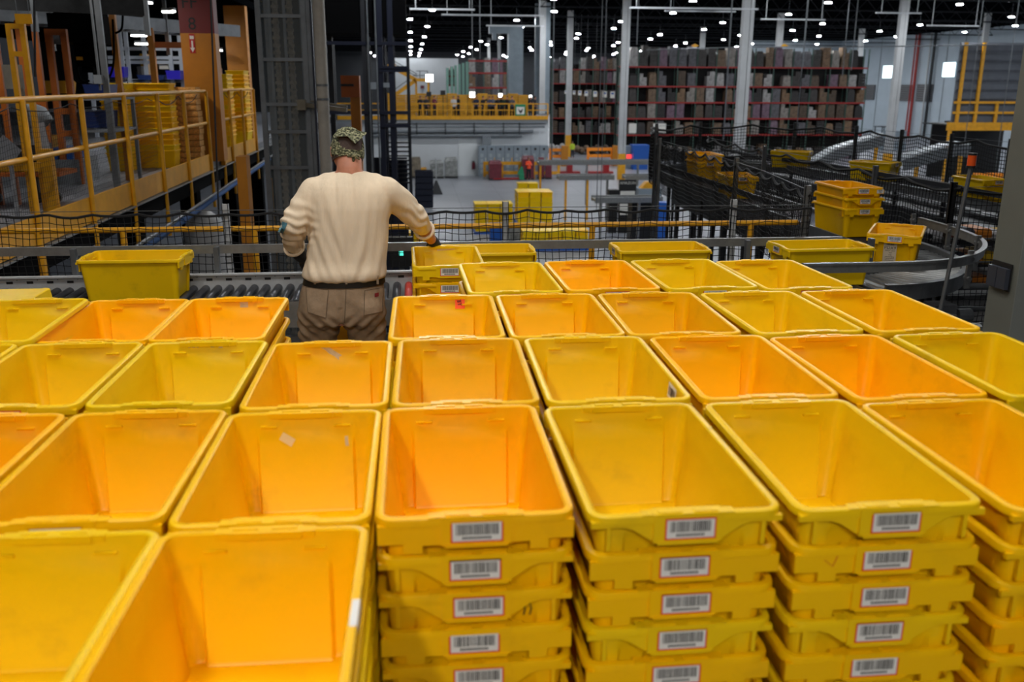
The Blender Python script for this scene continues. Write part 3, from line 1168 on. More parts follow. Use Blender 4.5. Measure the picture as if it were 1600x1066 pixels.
# collar, cuffs
nk = []
for i in range(24):
    a = 2 * math.pi * i / 24
    p = NECK + Vector((0.089 * math.cos(a), 0.080 * math.sin(a), -0.040 + 0.012 * math.sin(a)))
    nk.append(p)
MB().tube(nk, 0.0085, 8, closed=True).obj('collar', M_SHIRT, shirt, smooth=60)
for c, ax, r_ in ((LFM + Vector((0, 0.03, -0.035)), (LWR - LFM), 0.049), (REL + (RWR - REL) * 0.62, (RWR - REL), 0.050)):
    ax = ax.normalized()
    u = ax.orthogonal().normalized()
    w = ax.cross(u)
    MB().tube([c + (u * math.cos(a) + w * math.sin(a)) * r_ for a in [2 * math.pi * i / 20 for i in range(20)]], 0.009, 8, closed=True).obj('cuff', M_SHIRT, shirt, smooth=60)
# armband with a clear sleeve card
ab = MB()
pth = drape(bv_shirt, dense([(446, 347), (436, 364)], 5, False), 0.004)
ca = patch('arm_card', bv_shirt, 0, 0, 0, 0, quadmap((441, 346), (449, 349), (442, 366), (434, 362)), mat('card_blue', rgb(96, 150, 168), 0.3, noise=0.5, scale=60), shirt, 3, 5, 0.006)
ca['label'] = 'blue card in a clear sleeve on the upper arm'

# gloves
for wr, hd, nrm, cur, ts in ((LWR, LHD, Vector((-0.5, -0.2, 0.8)), 0.55, 1), (RWR, RHD, Vector((0.3, -0.5, 0.9)), 0.85, -1)):
    q = MB()
    hand(q, wr + (hd - wr) * (0.35 if ts < 0 else 0), hd, hd - wr, nrm, cur, ts, 1.10)
    if ts == 1:
        q.chain([wr + (LFM - wr) * 0.30, wr, wr + (hd - wr) * 0.3], [0.044, 0.044, 0.040], 14)
    else:
        q.chain([wr + (hd - wr) * 0.35, wr + (hd - wr) * 0.6], [0.034, 0.033], 14)
    fuse(q, 'glove', [M_GLOVE], 0.0042, 3, body)

# hair on the back of the head (scalp cap) and bandana
def cap_pt(a, t, g):
    """a = angle round the head, t = 0 bottom .. 1 crown"""
    z = -0.118 * math.cos(math.pi * t)
    s_ = math.sin(math.pi * t) ** 0.8
    rx = 0.076 * s_ + g
    ry = (0.100 if math.sin(a) > 0 else 0.094) * s_ + g
    z = z + g * (1 if t > 0.5 else 0)
    return head_pt((rx * math.cos(a), ry * math.sin(a), z))


def cap(keep, g, name, m_, parent, thick=0.003):
    na, nt_ = 56, 36
    b = MB()
    idx = {}

    def vid(i, j, layer):
        k_ = (i % na, j, layer)
        if k_ not in idx:
            a = 2 * math.pi * i / na
            idx[k_] = len(b.v)
            b.v.append(tuple(cap_pt(a, 0.02 + 0.96 * j / nt_, g + (thick if layer else 0) + 0.0016 * math.sin(a * 9 + j * 0.9) * (1 if layer else 0))))
        return idx[k_]
    cells = set()
    for i in range(na):
        for j in range(nt_):
            a, t = 2 * math.pi * (i + .5) / na, 0.02 + 0.96 * (j + .5) / nt_
            if keep(a, t):
                cells.add((i, j))
    for i, j in cells:
        b.f.append((vid(i, j, 1), vid(i + 1, j, 1), vid(i + 1, j + 1, 1), vid(i, j + 1, 1)))
        b.f.append((vid(i, j + 1, 0), vid(i + 1, j + 1, 0), vid(i + 1, j, 0), vid(i, j, 0)))
        for (di, dj, p, q) in ((0, -1, (i, j), (i + 1, j)), (0, 1, (i + 1, j + 1), (i, j + 1)), (-1, 0, (i, j + 1), (i, j)), (1, 0, (i + 1, j), (i + 1, j + 1))):
            if ((i + di) % na, j + dj) not in cells:
                b.f.append((vid(*p, 0), vid(*q, 0), vid(*q, 1), vid(*p, 1)))
    # crown lid
    if any(j == nt_ - 1 for _, j in cells):
        b.f.append(tuple(vid(i, nt_, 1) for i in range(na)))
    b.m = [0] * len(b.f)
    return b.obj(name, m_, parent, smooth=60)


back = -math.pi / 2


def dang(a):
    d = (a - back + math.pi) % (2 * math.pi) - math.pi
    return d


hair = cap(lambda a, t: t > 0.36 + 0.10 * max(0, math.sin(a)) and (math.sin(a) < 0.55 or t > 0.7), 0.0015, 'hair', M_HAIR, body, 0.004)
hair['label'] = 'close-cropped dark brown hair'


def band_keep(a, t):
    d = dang(a)
    low = 0.445 - 0.095 * math.cos(d)          # band dips at the nape
    if t < low:
        return False
    # opening over the back of the head
    e = ((d - 0.10) / 0.90) ** 2 + ((t - 0.600) / 0.165) ** 2
    return e > 1.0


bandana = cap(band_keep, 0.006, 'bandana', M_CAMO, body, 0.004)
bandana['label'] = 'camouflage bandana knotted at the nape'


def prj(px, py, y):
    return aty(px, py, y)


# folded flap lying over the crown with its point towards the back
fl_ = MB()
yb = HEADC.y
A_ = [prj(522, 213, yb - 0.06), prj(534, 201, yb - 0.03), prj(572.5, 209, yb - 0.04), prj(555, 224.5, yb - 0.118), prj(543, 213, yb - 0.105)]
fl_.add([p for p in A_] + [p + Vector((0, 0.012, 0.006)) for p in A_], [(0, 4, 1), (1, 4, 3, 2), (5, 6, 9), (6, 7, 8, 9), (0, 1, 6, 5), (1, 2, 7, 6), (2, 3, 8, 7), (3, 4, 9, 8), (4, 0, 5, 9)])
fl_.obj('flap', M_CAMO, bandana)
kn_ = prj(553, 243, yb - 0.112)
q = MB().ball(kn_, (0.017, 0.012, 0.014), 10, 8)
q.chain([kn_, prj(552, 252, yb - 0.112)], [0.010, 0.006], 8)
q.chain([kn_, prj(561, 249, yb - 0.105)], [0.009, 0.006], 8)
fuse(q, 'knot', [M_CAMO], 0.004, 3, bandana)
for s in (-1, 1):
    MB().ball(head_pt((s * 0.030, 0.086, 0.008)), 0.011, 10, 8).obj('eye', mat('eye_white', rgb(220, 215, 208), 0.3), body, smooth=60)

# ------------------------------------------------------------------ roller conveyor in front of the worker
CY0, CY1, CZ = 5.66, 6.12, 0.705
CX0, CX1 = -4.4, 3.0
cv = thing('roller_conveyor', 'straight grey roller conveyor running across behind the tote rows', 'conveyor', (0, 0, 0))
b = MB()
b.bb((CX0, CY0 - 0.05, CZ - 0.16), (CX1, CY0 - 0.035, CZ + 0.004))
b.bb((CX0, CY0 - 0.05, CZ - 0.16), (CX1, CY0 - 0.010, CZ - 0.150))
b.bb((CX0, CY0 - 0.05, CZ - 0.006), (CX1, CY0 - 0.012, CZ + 0.006), 1)
b.obj('side_frame', [M_GALV, M_BLACK], cv)
b = MB()
xx = CX0
b.bb((CX0, CY1 + 0.03, CZ - 0.16), (CX1, CY1 + 0.045, CZ + 0.075))
b.bb((CX0, CY1 + 0.0, CZ + 0.068), (CX1, CY1 + 0.045, CZ + 0.078))
k_ = 0
while xx < CX1 - 0.1:
    b.bb((xx + 0.03, CY1 + 0.0285, CZ + 0.030), (xx + 0.070, CY1 + 0.031, CZ + 0.046), 1)
    b.bb((xx + 0.095, CY1 + 0.0285, CZ + 0.052), (xx + 0.100, CY1 + 0.031, CZ + 0.057), 1)
    xx += 0.125
b.obj('side_frame', [M_ZINC, M_BLACK], cv)
rb = MB().cyl((0, CY0 - 0.03, 0), (0, CY1 + 0.03, 0), 0.0265, 14)
rb.cyl((0, CY0 - 0.034, 0), (0, CY1 + 0.034, 0), 0.008, 6, 1)
ROL = rb.mesh('roller', [M_ROLLER, M_STEEL], 40)
rb = MB().cyl((0, CY0 - 0.03, 0), (0, CY1 + 0.03, 0), 0.0265, 14)
ROLR = rb.mesh('roller', [M_ROLLRED], 40)
xr_ = atz(634, 448, CZ).x
x = CX0 + 0.06
skew = 0.0
while x < CX1:
    red = abs(x - xr_) < 0.039
    o = link('roller', ROLR if red else ROL, cv, (x, 0, CZ - 0.024))
    if red:
        o['label'] = 'red roller'
    if x < -0.5:   # this zone's rollers are skewed
        o.location = (x + math.tan(-skew) * 5.9 * 0 , 0, CZ - 0.024)
        mm = Matrix.Translation((x, (CY0 + CY1) / 2, CZ - 0.024)) @ Matrix.Rotation(skew * 0.9, 4, 'Z') @ Matrix.Translation((0, -(CY0 + CY1) / 2, 0))
        o.matrix_local = mm
    x += 0.078
for x in (-3.9, -2.6, -1.3, -0.55, 0.75, 2.1):
    b = MB()
    for y in (CY0 - 0.03, CY1 + 0.03):
        b.bb((x - 0.02, y - 0.02, 0.0), (x + 0.02, y + 0.02, CZ - 0.16))
        b.bb((x - 0.06, y - 0.05, 0.0), (x + 0.06, y + 0.05, 0.01))
    b.bb((x - 0.02, CY0, 0.25), (x + 0.02, CY1, 0.29))
    b.obj('leg', M_GALV, cv)
b = MB()
b.bb((CX0, CY0 + 0.02, 0.40), (CX1, CY0 + 0.06, 0.47))
b.bb((CX0, CY0 - 0.02, 0.26), (CX1, CY0 + 0.01, 0.32))
b.obj('drive_tray', M_STEEL, cv)
# guide rail above the far side
gr = MB()
gz = 0.93
gr.bb((CX0, CY1 + 0.10, gz - 0.028), (CX1, CY1 + 0.13, gz + 0.028))
gro = gr.obj('guide_rail', M_GALV, cv)
for x in [CX0 + 0.4 + 0.9 * i for i in range(9)]:
    MB().bb((x - 0.015, CY1 + 0.05, CZ - 0.1), (x + 0.015, CY1 + 0.10, gz + 0.02)).obj('bracket', M_STEEL, cv)

# totes travelling on it
ZR = CZ + TH + 0.002


def conv_tote(x, y, rz, tint, label, flip=False, z=None, bar=True, group='totes riding the conveyor'):
    return add_tote(x, y, ZR if z is None else z, rz, tint, label, group, flip, bar)


conv_tote(-1.715, 5.87, R(-91), LEMON, 'scuffed lemon tote lying across the rollers behind the two orange totes', True)
t_ = COL.objects[-1] if False else None
conv_tote(0.46, 5.93, R(90), LEMON, 'yellow tote on the conveyor just beyond the gloved hand')
conv_tote(1.60, 5.93, R(-90), LEMON, 'yellow tote alone on the conveyor, between the worker and the curve')
conv_tote(2.70, 5.92, R(-88), LEMON, 'large yellow tote entering the conveyor curve ahead of the orange one')
# ------------------------------------------------------------------ deck, nets, guard rail, curving conveyor
fl = MB().bb((-9.0, -6.0, -0.25), (2.9, 7.15, 0.0)).obj('floor', mat('deck_floor', rgb(96, 96, 98), 0.7, noise=0.2, scale=1.5))
struct(fl)
fl2 = MB().bb((2.9, -6.0, -0.25), (9.5, 8.75, 0.0)).obj('floor', mat('deck_floor', rgb(96, 96, 98)))
struct(fl2)


def smooth_path(P, k=8):
    P = [Vector((p[0], p[1], 0)) for p in P]
    out = []
    for i in range(len(P) - 1):
        p0, p1, p2, p3 = P[max(i - 1, 0)], P[i], P[i + 1], P[min(i + 2, len(P) - 1)]
        for j in range(k):
            t = j / k
            out.append(0.5 * ((2 * p1) + (p2 - p0) * t + (2 * p0 - 5 * p1 + 4 * p2 - p3) * t * t + (3 * p1 - p0 - 3 * p2 + p3) * t ** 3))
    out.append(P[-1])
    return out


def resample(P, step):
    out = [P[0].copy()]
    acc = 0.0
    for i in range(len(P) - 1):
        a, c = P[i], P[i + 1]
        L_ = (c - a).length
        d = step - acc
        while d <= L_:
            out.append(a.lerp(c, d / L_))
            d += step
        acc = (acc + L_) % step if L_ > 0 else acc
    return out


def resample_n(P, n):
    tot = sum((P[i + 1] - P[i]).length for i in range(len(P) - 1))
    st = tot / n
    out, acc, i, a = [P[0].copy()], 0.0, 0, P[0]
    for k in range(1, n):
        tgt = st * k
        while True:
            L_ = (P[i + 1] - P[i]).length
            if acc + L_ >= tgt or i >= len(P) - 2:
                break
            acc += L_
            i += 1
        out.append(P[i].lerp(P[i + 1], min(1, (tgt - acc) / max(L_, 1e-9))))
    out.append(P[-1].copy())
    return out


def offset(P, d):
    """shift a plan path sideways; + is to its right"""
    out = []
    for i, p in enumerate(P):
        t = (P[min(i + 1, len(P) - 1)] - P[max(i - 1, 0)]).normalized()
        out.append(Vector((p.x + t.y * d, p.y - t.x * d, p.z)))
    return out


def strip(b, P, z0, z1, thick, mi=0):
    """upright band following a plan path"""
    Q = offset(P, thick)
    rings = []
    for p, q in zip(P, Q):
        rings.append([Vector((p.x, p.y, z0)), Vector((p.x, p.y, z1)), Vector((q.x, q.y, z1)), Vector((q.x, q.y, z0))])
    b.loft(rings, mi)


def net(label, P, ztop, zbot, cell=0.048, r=0.0030, tie=0.30, sag=0.020, cat='net', posts=(), wire=True, post_mat=None, name='safety_net', wobble=0.006):
    """hanging cord net along a plan path: cords, scalloped border rope, wire and posts"""
    root = thing(name, label, cat)
    tot = sum((P[i + 1] - P[i]).length for i in range(len(P) - 1))
    n = max(4, int(tot / cell))
    Q = resample_n(P, n)
    zt = (lambda s: ztop) if not callable(ztop) else ztop
    rows = max(2, int((zt(0) - zbot) / cell))
    ph = rnd.uniform(0, 6)

    def pt(i, j):
        s = tot * i / n
        top = zt(s) - sag * (1 - abs(2 * ((s / tie) % 1) - 1) ** 2) if tie else zt(s)
        f = j / rows
        p = Q[i]
        z = top + (zbot - top) * f
        return Vector((p.x + wobble * math.sin(s * 9 + f * 7 + ph), p.y + wobble * 1.5 * math.sin(s * 6.3 + f * 5 + ph), z + wobble * 0.7 * math.sin(s * 13 + j)))
    g = [[pt(i, j) for j in range(rows + 1)] for i in range(n + 1)]
    b = MB()
    for i in range(n + 1):
        b.tube(g[i], r, 3)
    for j in range(1, rows + 1):
        b.tube([g[i][j] for i in range(n + 1)], r, 3)
    b.obj('netting', M_ROPE, root)
    b = MB()
    b.tube([g[i][0] for i in range(n + 1)], r * 3.2, 5)
    b.obj('border_rope', M_ROPE, root)
    if wire:
        MB().tube([Vector((p.x, p.y, zt(tot * i / n) + 0.02)) for i, p in enumerate(Q)], 0.003, 4).obj('wire', M_STEEL, root)
    for (x, y, z0) in posts:
        q = MB()
        z0 = -6.0 if y > 8.7 else z0
        q.bb((x - 0.022, y + 0.012, z0), (x + 0.022, y + 0.03, ztop + 0.06 if not callable(ztop) else zt(0) + 0.06))
        z0 = -6.0 if y > 8.7 else z0
        q.bb((x - 0.022, y + 0.012, z0), (x - 0.017, y + 0.05, ztop + 0.06 if not callable(ztop) else zt(0) + 0.06))
        q.bb((x + 0.017, y + 0.012, z0), (x + 0.022, y + 0.05, ztop + 0.06 if not callable(ztop) else zt(0) + 0.06))
        q.obj('post', post_mat or M_WCOL, root)
    return root


NY = 6.62
pxs = [aty(p, 330, NY + .02).x for p in (352, 790, 1147)]
net('black cord safety net hanging behind the straight roller conveyor', [Vector((-4.6, NY, 0)), Vector((0, NY, 0)), Vector((2.92, NY, 0))], 1.115, 0.52,
    posts=[(x, NY, 0.0) for x in pxs])
# yellow pipe guard rail beyond the net
ry = 7.02
g = thing('guard_rail', 'yellow pipe guard rail running behind the black net', 'railing')
b = MB().cyl((-4.4, ry, 0.945), (3.00, ry, 0.945), 0.021, 12)
b.obj('top_rail', M_YEL, g, smooth=40)
MB().cyl((-4.4, ry, 0.48), (3.00, ry, 0.48), 0.021, 12).obj('mid_rail', M_YEL, g, smooth=40)
for px in (60, 193, 398, 655, 925, 1172):
    x = aty(px, 370, ry).x
    MB().cyl((x, ry, 0), (x, ry, 0.935), 0.023, 12).obj('post', M_YEL, g, smooth=40)

# the curve
PC = smooth_path([(3.02, 5.89), (3.25, 5.925), (3.5, 6.07), (3.74, 6.38), (3.86, 6.75), (3.90, 7.3), (3.90, 8.5), (3.90, 11.0), (3.90, 13.3), (4.05, 14.2), (4.55, 14.85), (5.3, 15.25), (5.98, 14.85), (6.35, 13.9), (6.5, 12.3), (6.6, 11.0), (6.68, 9.0), (6.8, 6.0)], 8)
root = thing('curved_conveyor', 'roller conveyor that curves away behind the net and loops back', 'conveyor')
HW = 0.245
NS = 60
QP = resample(PC, 0.07)
b = MB()
strip(b, offset(QP, HW), CZ - 0.075, CZ + 0.03, 0.02)
strip(b, offset(QP, HW - 0.01), CZ + 0.025, CZ + 0.035, 0.045)
b.obj('side_frame', M_STEEL, root)
b = MB()
strip(b, offset(QP, -HW - 0.02), CZ - 0.15, CZ + 0.03, 0.02)
b.obj('side_frame', M_STEEL, root)
n_roll = 0
for i in range(0, len(QP) - 1):
    if i >= 99:
        break
    p = QP[i]
    t = (QP[min(i + 1, len(QP) - 1)] - QP[max(i - 1, 0)]).normalized()
    s = Vector((t.y, -t.x, 0))
    MB().cyl(p + s * (HW - 0.01) + Vector((0, 0, CZ - 0.024)), p - s * (HW - 0.01) + Vector((0, 0, CZ - 0.024)), 0.023, 8).obj('roller', M_GALV if i < 24 else M_ROLLER, root, smooth=40)
b = MB()
for i in range(99, len(QP) - 1):
    p = QP[i]
    t = (QP[i + 1] - QP[i - 1]).normalized()
    s = Vector((t.y, -t.x, 0))
    b.cyl(p + s * (HW - 0.01) + Vector((0, 0, CZ - 0.024)), p - s * (HW - 0.01) + Vector((0, 0, CZ - 0.024)), 0.023, 6)
o = b.obj('rollers', M_ROLLER, root)
o['kind'] = 'stuff'
# outer guide band with bolted brackets
gp = [p for p in offset(QP, HW + 0.10)]
n_c = [i for i, p in enumerate(QP) if p.y < 7.5 and i < 60]
b = MB()
gpath = [Vector((2.42, gp[0].y, 0)), Vector((2.75, gp[0].y, 0))] + [gp[i] for i in n_c]
strip(b, gpath, 0.845, 0.905, 0.022)
strip(b, gpath, 0.897, 0.910, 0.034)
b.obj('guide_rail', M_GALV, root)
for i in (7, 15, 22, 30, 42):
    p = gp[i]
    q = MB().box((p.x, p.y, 0.80), (0.035, 0.02, 0.26))
    q.cyl((p.x, p.y - 0.03, 0.875), (p.x, p.y + 0.03, 0.875), 0.015, 8)
    q.cyl((p.x, p.y - 0.03, 0.74), (p.x, p.y + 0.03, 0.74), 0.015, 8)
    q.obj('bracket', M_GALV, root)
for i in (2, 22, 45, 75, 110, 150, 185):
    if i < len(QP):
        for d in (HW, -HW):
            p = offset(QP, d)[i]
            MB().bb((p.x - 0.02, p.y - 0.02, 0.0 if p.y < 8.7 else -6.0), (p.x + 0.02, p.y + 0.02, CZ - 0.15)).obj('leg', M_DARK, root)
q = MB().bb((3.50, 5.80, 0.38), (3.66, 5.95, 0.55)).bb((3.53, 5.72, 0.42), (3.62, 5.80, 0.50)).cyl((3.70, 5.86, 0.46), (3.80, 5.86, 0.46), 0.05, 12)
q.obj('motor', M_STEEL, root)
# legs in the long straight guards
b = MB()
lp = [p for i, p in enumerate(QP) if 46 < i < 118]
strip(b, offset(lp, -HW - 0.06), 0.80, 0.86, 0.02)
b.obj('guide_rail', M_DARK, root)
b = MB()
strip(b, offset([p for i, p in enumerate(QP) if i > 110], HW + 0.05), 0.80, 0.86, 0.02)
b.obj('guide_rail', M_DARK, root)

# totes on the curve and beyond
p9 = conv_tote(3.36, 6.28, R(-28 + 2), AMBER, 'amber tote on the bend with a large paper routing label on its end', z=ZR)
p9.location = (3.55, 6.50, ZR - TH)
p9.rotation_euler.z = R(-32)
lb = MB().add([(-0.062, -0.29, 0.198), (0.026, -0.29, 0.198), (0.026, -0.276, 0.045), (-0.062, -0.276, 0.045)], [(0, 1, 2, 3)])
lbo = lb.obj('routing_label', mat('routing_label', rgb(205, 188, 160), 0.6), p9)
lbo['label'] = 'paper label printed PDX9 in bold with small print below'


def end_mtx(x, z, off=0.0015):
    y = -(TD / 2 - LIP - 0.092 * (TH - z)) - 0.003 - off
    return Matrix.Translation((x, y, z)) @ Matrix.Rotation(R(90 - 5), 4, 'X')


# lay the label on the end wall exactly
me = lbo.data
for v in me.vertices:
    v.co.y = -(TD / 2 - LIP - 0.092 * (TH - v.co.z)) - 0.0055
text_mesh('PDX9', 0.032, M_INK, lbo, end_mtx(-0.018, 0.160, 0.004))
text_mesh('PDX9  1016', 0.013, M_INK, lbo, end_mtx(-0.018, 0.139, 0.004))
q = MB()
x = -0.042
while x < 0.008:
    q.bb((x, -0.2925, 0.180), (x + 0.002, -0.2920, 0.193))
    x += rnd.choice((0.003, 0.004, 0.005))
for z in (0.122, 0.106, 0.092, 0.080, 0.068):
    x = -0.046
    while x < 0.012:
        w_ = rnd.uniform(0.004, 0.010)
        yy = -(TD / 2 - LIP - 0.092 * (TH - z)) - 0.0065
        if z < 0.098 or abs(x + 0.016) < 0.012:
            q.bb((x, yy - 0.0004, z), (x + w_, yy, z + 0.004))
        x += w_ + 0.003
q.obj('small_print', M_INK, lbo)
MB().tube([(-0.118, -(YL - 0.012), 0.155), (-0.110, -(YL - 0.013), 0.138), (-0.100, -(YL - 0.012), 0.156)], 0.0011, 4).obj('pen_mark', M_INK, p9)

SZ = CZ + 0.003
sx, sy = 3.84, 7.95
for lv, (tt, lab) in enumerate(((AMBER, 'lowest of three nested totes on the conveyor leg past the bend'), (AMBER, 'middle one of three nested totes on the conveyor leg past the bend'),
                                (ORANGE, 'topmost of three nested totes past the bend, with a white sticker at its corner'))):
    t = add_tote(sx + (0.0, 0.004, -0.006)[lv], sy, SZ + TH + lv * 0.088, R(4 - 2 * lv), tt, lab, 'totes riding the conveyor', lv == 1)
    if lv == 2:
        c_ = MB().bb((0.118, -(YL - 0.004), TH - 0.047), (0.176, -(YL - 0.0048), TH - 0.012)).obj('corner_sticker', M_WHITE, t)
        text_mesh('SNA', 0.019, M_INK, c_, Matrix.Translation((0.147, -(YL - 0.0025), TH - 0.023)) @ Matrix.Rotation(R(90), 4, 'X'))
        text_mesh('753', 0.017, M_INK, c_, Matrix.Translation((0.147, -(YL - 0.0025), TH - 0.038)) @ Matrix.Rotation(R(90), 4, 'X'))
t = conv_tote(3.80, 10.75, R(-6), AMBER, 'amber tote behind the net, nearest neighbour of the double stack on the inner leg')
t['label'] = 'single amber tote behind the net on the conveyor leg, before the double stack'
for lv, lab in enumerate(('lower of two nested orange totes where the conveyor leg meets the far loop', 'upper of two nested orange totes where the conveyor leg meets the far loop')):
    add_tote(4.02, 12.75, ZR + lv * 0.10, R(0), ORANGE, lab, 'totes riding the conveyor', lv == 1)
t = conv_tote(6.02, 14.55, R(56), LEMON, 'lemon tote rounding the far loop of the conveyor')
t = conv_tote(6.36, 12.45, R(40), LEMON, 'lemon tote following the loop, second on the returning leg')
t = conv_tote(6.52, 10.2, R(3), LEMON, 'lemon tote on the returning leg beside the grey pillar')
t = conv_tote(6.60, 9.2, R(3), AMBER, 'amber tote last on the returning leg, partly behind the beacon pole')

# nets round the loop
leg = [p for p in QP if True]
iL = [i for i, p in enumerate(QP) if p.x < 4.0 and 6.7 < p.y < 13.4]
pin = [offset(QP, -HW - 0.20)[i] for i in iL]
pin = [Vector((2.96, 6.72, 0)), Vector((3.22, 8.4, 0)), Vector((3.38, 10.4, 0)), Vector((3.46, 13.2, 0))]
net('black net along the inner side of the receding conveyor leg', pin, 1.20, 0.50, r=0.0036, tie=0.45, sag=0.05, posts=[(2.96, 6.76, 0), (3.32, 9.4, 0), (3.43, 12.9, 0)], post_mat=M_GALV)
iO = [i for i, p in enumerate(QP) if p.x < 4.3 and 7.0 < p.y < 14.3]
pout = [offset(QP, HW + 0.20)[i] for i in iO]
net('black net between the two parallel conveyor legs', pout, 1.20, 0.30, r=0.0044, tie=0.9, sag=0.05, posts=[(4.32, 8.4, 0), (4.30, 11.2, 0)], post_mat=M_STEEL)
net('black net closing the bend beside the beacon pole', [Vector((4.33, 7.1, 0)), Vector((4.9, 7.15, 0)), Vector((5.9, 7.5, 0))], 1.18, 0.02, cell=0.05, r=0.0036, tie=1.4, sag=0.05, posts=[(4.33, 7.1, 0)], post_mat=M_BLACK)
iF = [i for i, p in enumerate(QP) if i > 112]
pf = [offset(QP, -HW - 0.16)[i] for i in iF if QP[i].y > 7.8]
net('black net around the outside of the far conveyor loop', pf, 1.32, 0.55, cell=0.05, r=0.0050, tie=1.2, sag=0.06, posts=[(p.x, p.y, 0) for p in pf[::16]], post_mat=M_STEEL)

# parcel shelving behind the net on that side
sh = thing('parcel_shelf', 'low black flow rack of wrapped parcels behind the net', 'shelf', (4.75, 8.1, 0))
for z in (0.14, 0.36, 0.58):
    MB().bb((0, 0, z - 0.02), (1.25, 0.5, z)).obj('shelf_board', M_DARK, sh)
    MB().cyl((0, -0.01, z + 0.03), (1.25, -0.01, z + 0.03), 0.011, 8).obj('lip_bar', M_GALV, sh)
for x in (0.0, 1.25):
    MB().bb((x - 0.02, 0, 0), (x + 0.02, 0.5, 0.66)).obj('upright', M_BLACK, sh)
pc = [rgb(196, 196, 200), rgb(200, 120, 36), rgb(60, 130, 200), rgb(120, 60, 44), rgb(210, 170, 40), rgb(150, 150, 158), rgb(60, 62, 74)]
PCN = ['white', 'orange', 'blue', 'brown', 'yellow', 'grey', 'charcoal']
M_PARC = mat('parcel_wrap', rgb(200, 200, 200), 0.5, objcol=True, noise=0.2, scale=20)
k = 0
for si, z in enumerate((0.14, 0.36, 0.58)):
    x = 0.04
    pos = 0
    while x < 1.12:
        w_ = rnd.uniform(0.11, 0.2)
        c_ = rnd.randrange(7)
        hh = rnd.uniform(0.07, 0.14)
        q = MB()
        q.loft([[Vector((w_ * sx_ * f, 0.17 * sy_ * f, zz)) for sx_, sy_ in ((-.5, -1), (.5, -1), (.5, 1), (-.5, 1))] for zz, f in ((0.001, 0.92), (hh * 0.3, 1.0), (hh * 0.8, 0.98), (hh, 0.85))])
        o = q.obj('parcel', M_PARC, None, (4.75 + x + w_ / 2, 8.1 + 0.22, z))
        o.color = pc[c_]
        tag(o, '%s wrapped parcel, %s along the %s shelf of the low black rack' % (PCN[c_], ORD[pos], ('bottom', 'middle', 'top')[si]), 'parcel', 'parcels in the low flow rack')
        x += w_ + 0.012
        pos += 1
q = MB()
q.tube([(3.60, 6.25, 0.60), (4.2, 6.1, 0.60), (4.32, 6.1, 0.58), (4.42, 6.1, 0.48), (4.43, 6.1, 0.0)], 0.024, 10)
q.tube([(3.60, 6.30, 0.42), (4.3, 6.15, 0.42)], 0.018, 8)
tag(q.obj('bent_pipe_guard', M_STEEL, smooth=50), 'bent steel pipe guard low behind the beacon pole', 'guard')

# beacon pole
pt, pb = aty(1517, 262, 5.25), aty(1466, 500, 5.25)
pb2 = pb + (pb - pt) * ((pb.z - 0.0) / (pt.z - pb.z))
bp_ = thing('beacon_pole', 'slim leaning steel pole topped by an orange beacon', 'signal light', pb2)
L_ = pt - pb2
MB().cyl((0, 0, 0.0), L_, 0.0125, 12).obj('pole', M_STEEL, bp_, smooth=40)
MB().cyl((0, 0, 0), (0, 0, 0.012), 0.05, 14).obj('base_plate', M_STEEL, bp_)
MB().cyl(L_, L_ + Vector((0, 0, 0.012)), 0.028, 14).cyl(L_ + Vector((0.0, 0, 0.072)), L_ + Vector((0, 0, 0.085)), 0.026, 14).obj('cap', M_BLACK, bp_, smooth=40)
MB().cyl(L_ + Vector((0, 0, 0.012)), L_ + Vector((0, 0, 0.072)), 0.025, 16).obj('beacon_lens', M_BEACON, bp_, smooth=40)

# grey steel pillar with switch box
PL = 4.14
PB = 4.36
xf = aty(1592, 430, PL).x
pil = thing('steel_pillar', 'broad grey-green steel pillar with black switches', 'pillar', (xf, PL, 0))
M_PIL = mat('pillar_paint', rgb(104, 106, 98), 0.6, noise=0.12, scale=3)
MB().bb((0.0, 0, 0), (0.60, PB - PL, 4.6)).obj('shaft', M_PIL, pil)
MB().bb((-0.006, -0.006, 0), (0.60, -0.0005, 4.6)).obj('flange', mat('pillar_flange', rgb(116, 120, 116), 0.6, noise=0.12, scale=3), pil)
ys0, ys1 = atx(1583, 430, xf).y - PL, atx(1551, 430, xf).y - PL
z1, z0 = atx(1565, 408, xf).z, atx(1565, 452, xf).z
MB().bb((-0.012, ys0, z0), (-0.0065, ys1, z1)).obj('switch_plate', M_BLACK, pil)
M_SW = mat('switch_cover', rgb(52, 56, 66), 0.4)
mid = (ys0 + ys1) / 2
for a_, c_ in ((ys0 + 0.006, mid - 0.003), (mid + 0.003, ys1 - 0.006)):
    MB().bb((-0.035, a_, z0 + 0.010), (-0.0125, c_, z1 - 0.024)).obj('switch_cover', M_SW, pil)
jb = aty(1530, 515, PL)
PL = 4.5
jb = aty(1522, 515, PL)
q = MB().bb((jb.x - 0.06, PL - 0.02, jb.z - 0.12), (jb.x + 0.05, PL + 0.06, jb.z + 0.02))
q.tube([(jb.x - 0.05, PL - 0.02, jb.z + 0.02), (jb.x + 0.0, PL - 0.05, jb.z + 0.05), (jb.x + 0.05, PL - 0.02, jb.z + 0.0)], 0.004, 6)
q.bb((jb.x - 0.02, PL, 0.0), (jb.x + 0.01, PL + 0.03, jb.z - 0.12))
tag(q.obj('junction_box', M_GREY), 'small grey junction box on a stub post at the foot of the pillar', 'electrical box')

# floor-standing yellow bollard under the conveyor seen between the worker's legs
bx = W(533, 520, 5.45)
tag(MB().bb((bx.x - 0.055, 5.40, 0), (bx.x + 0.055, 5.50, 0.60)).bb((bx.x + 0.062, 5.42, 0), (bx.x + 0.085, 5.48, 0.58)).obj('bollard', M_YEL), 'short yellow bollard under the conveyor edge seen between the worker legs', 'bollard')

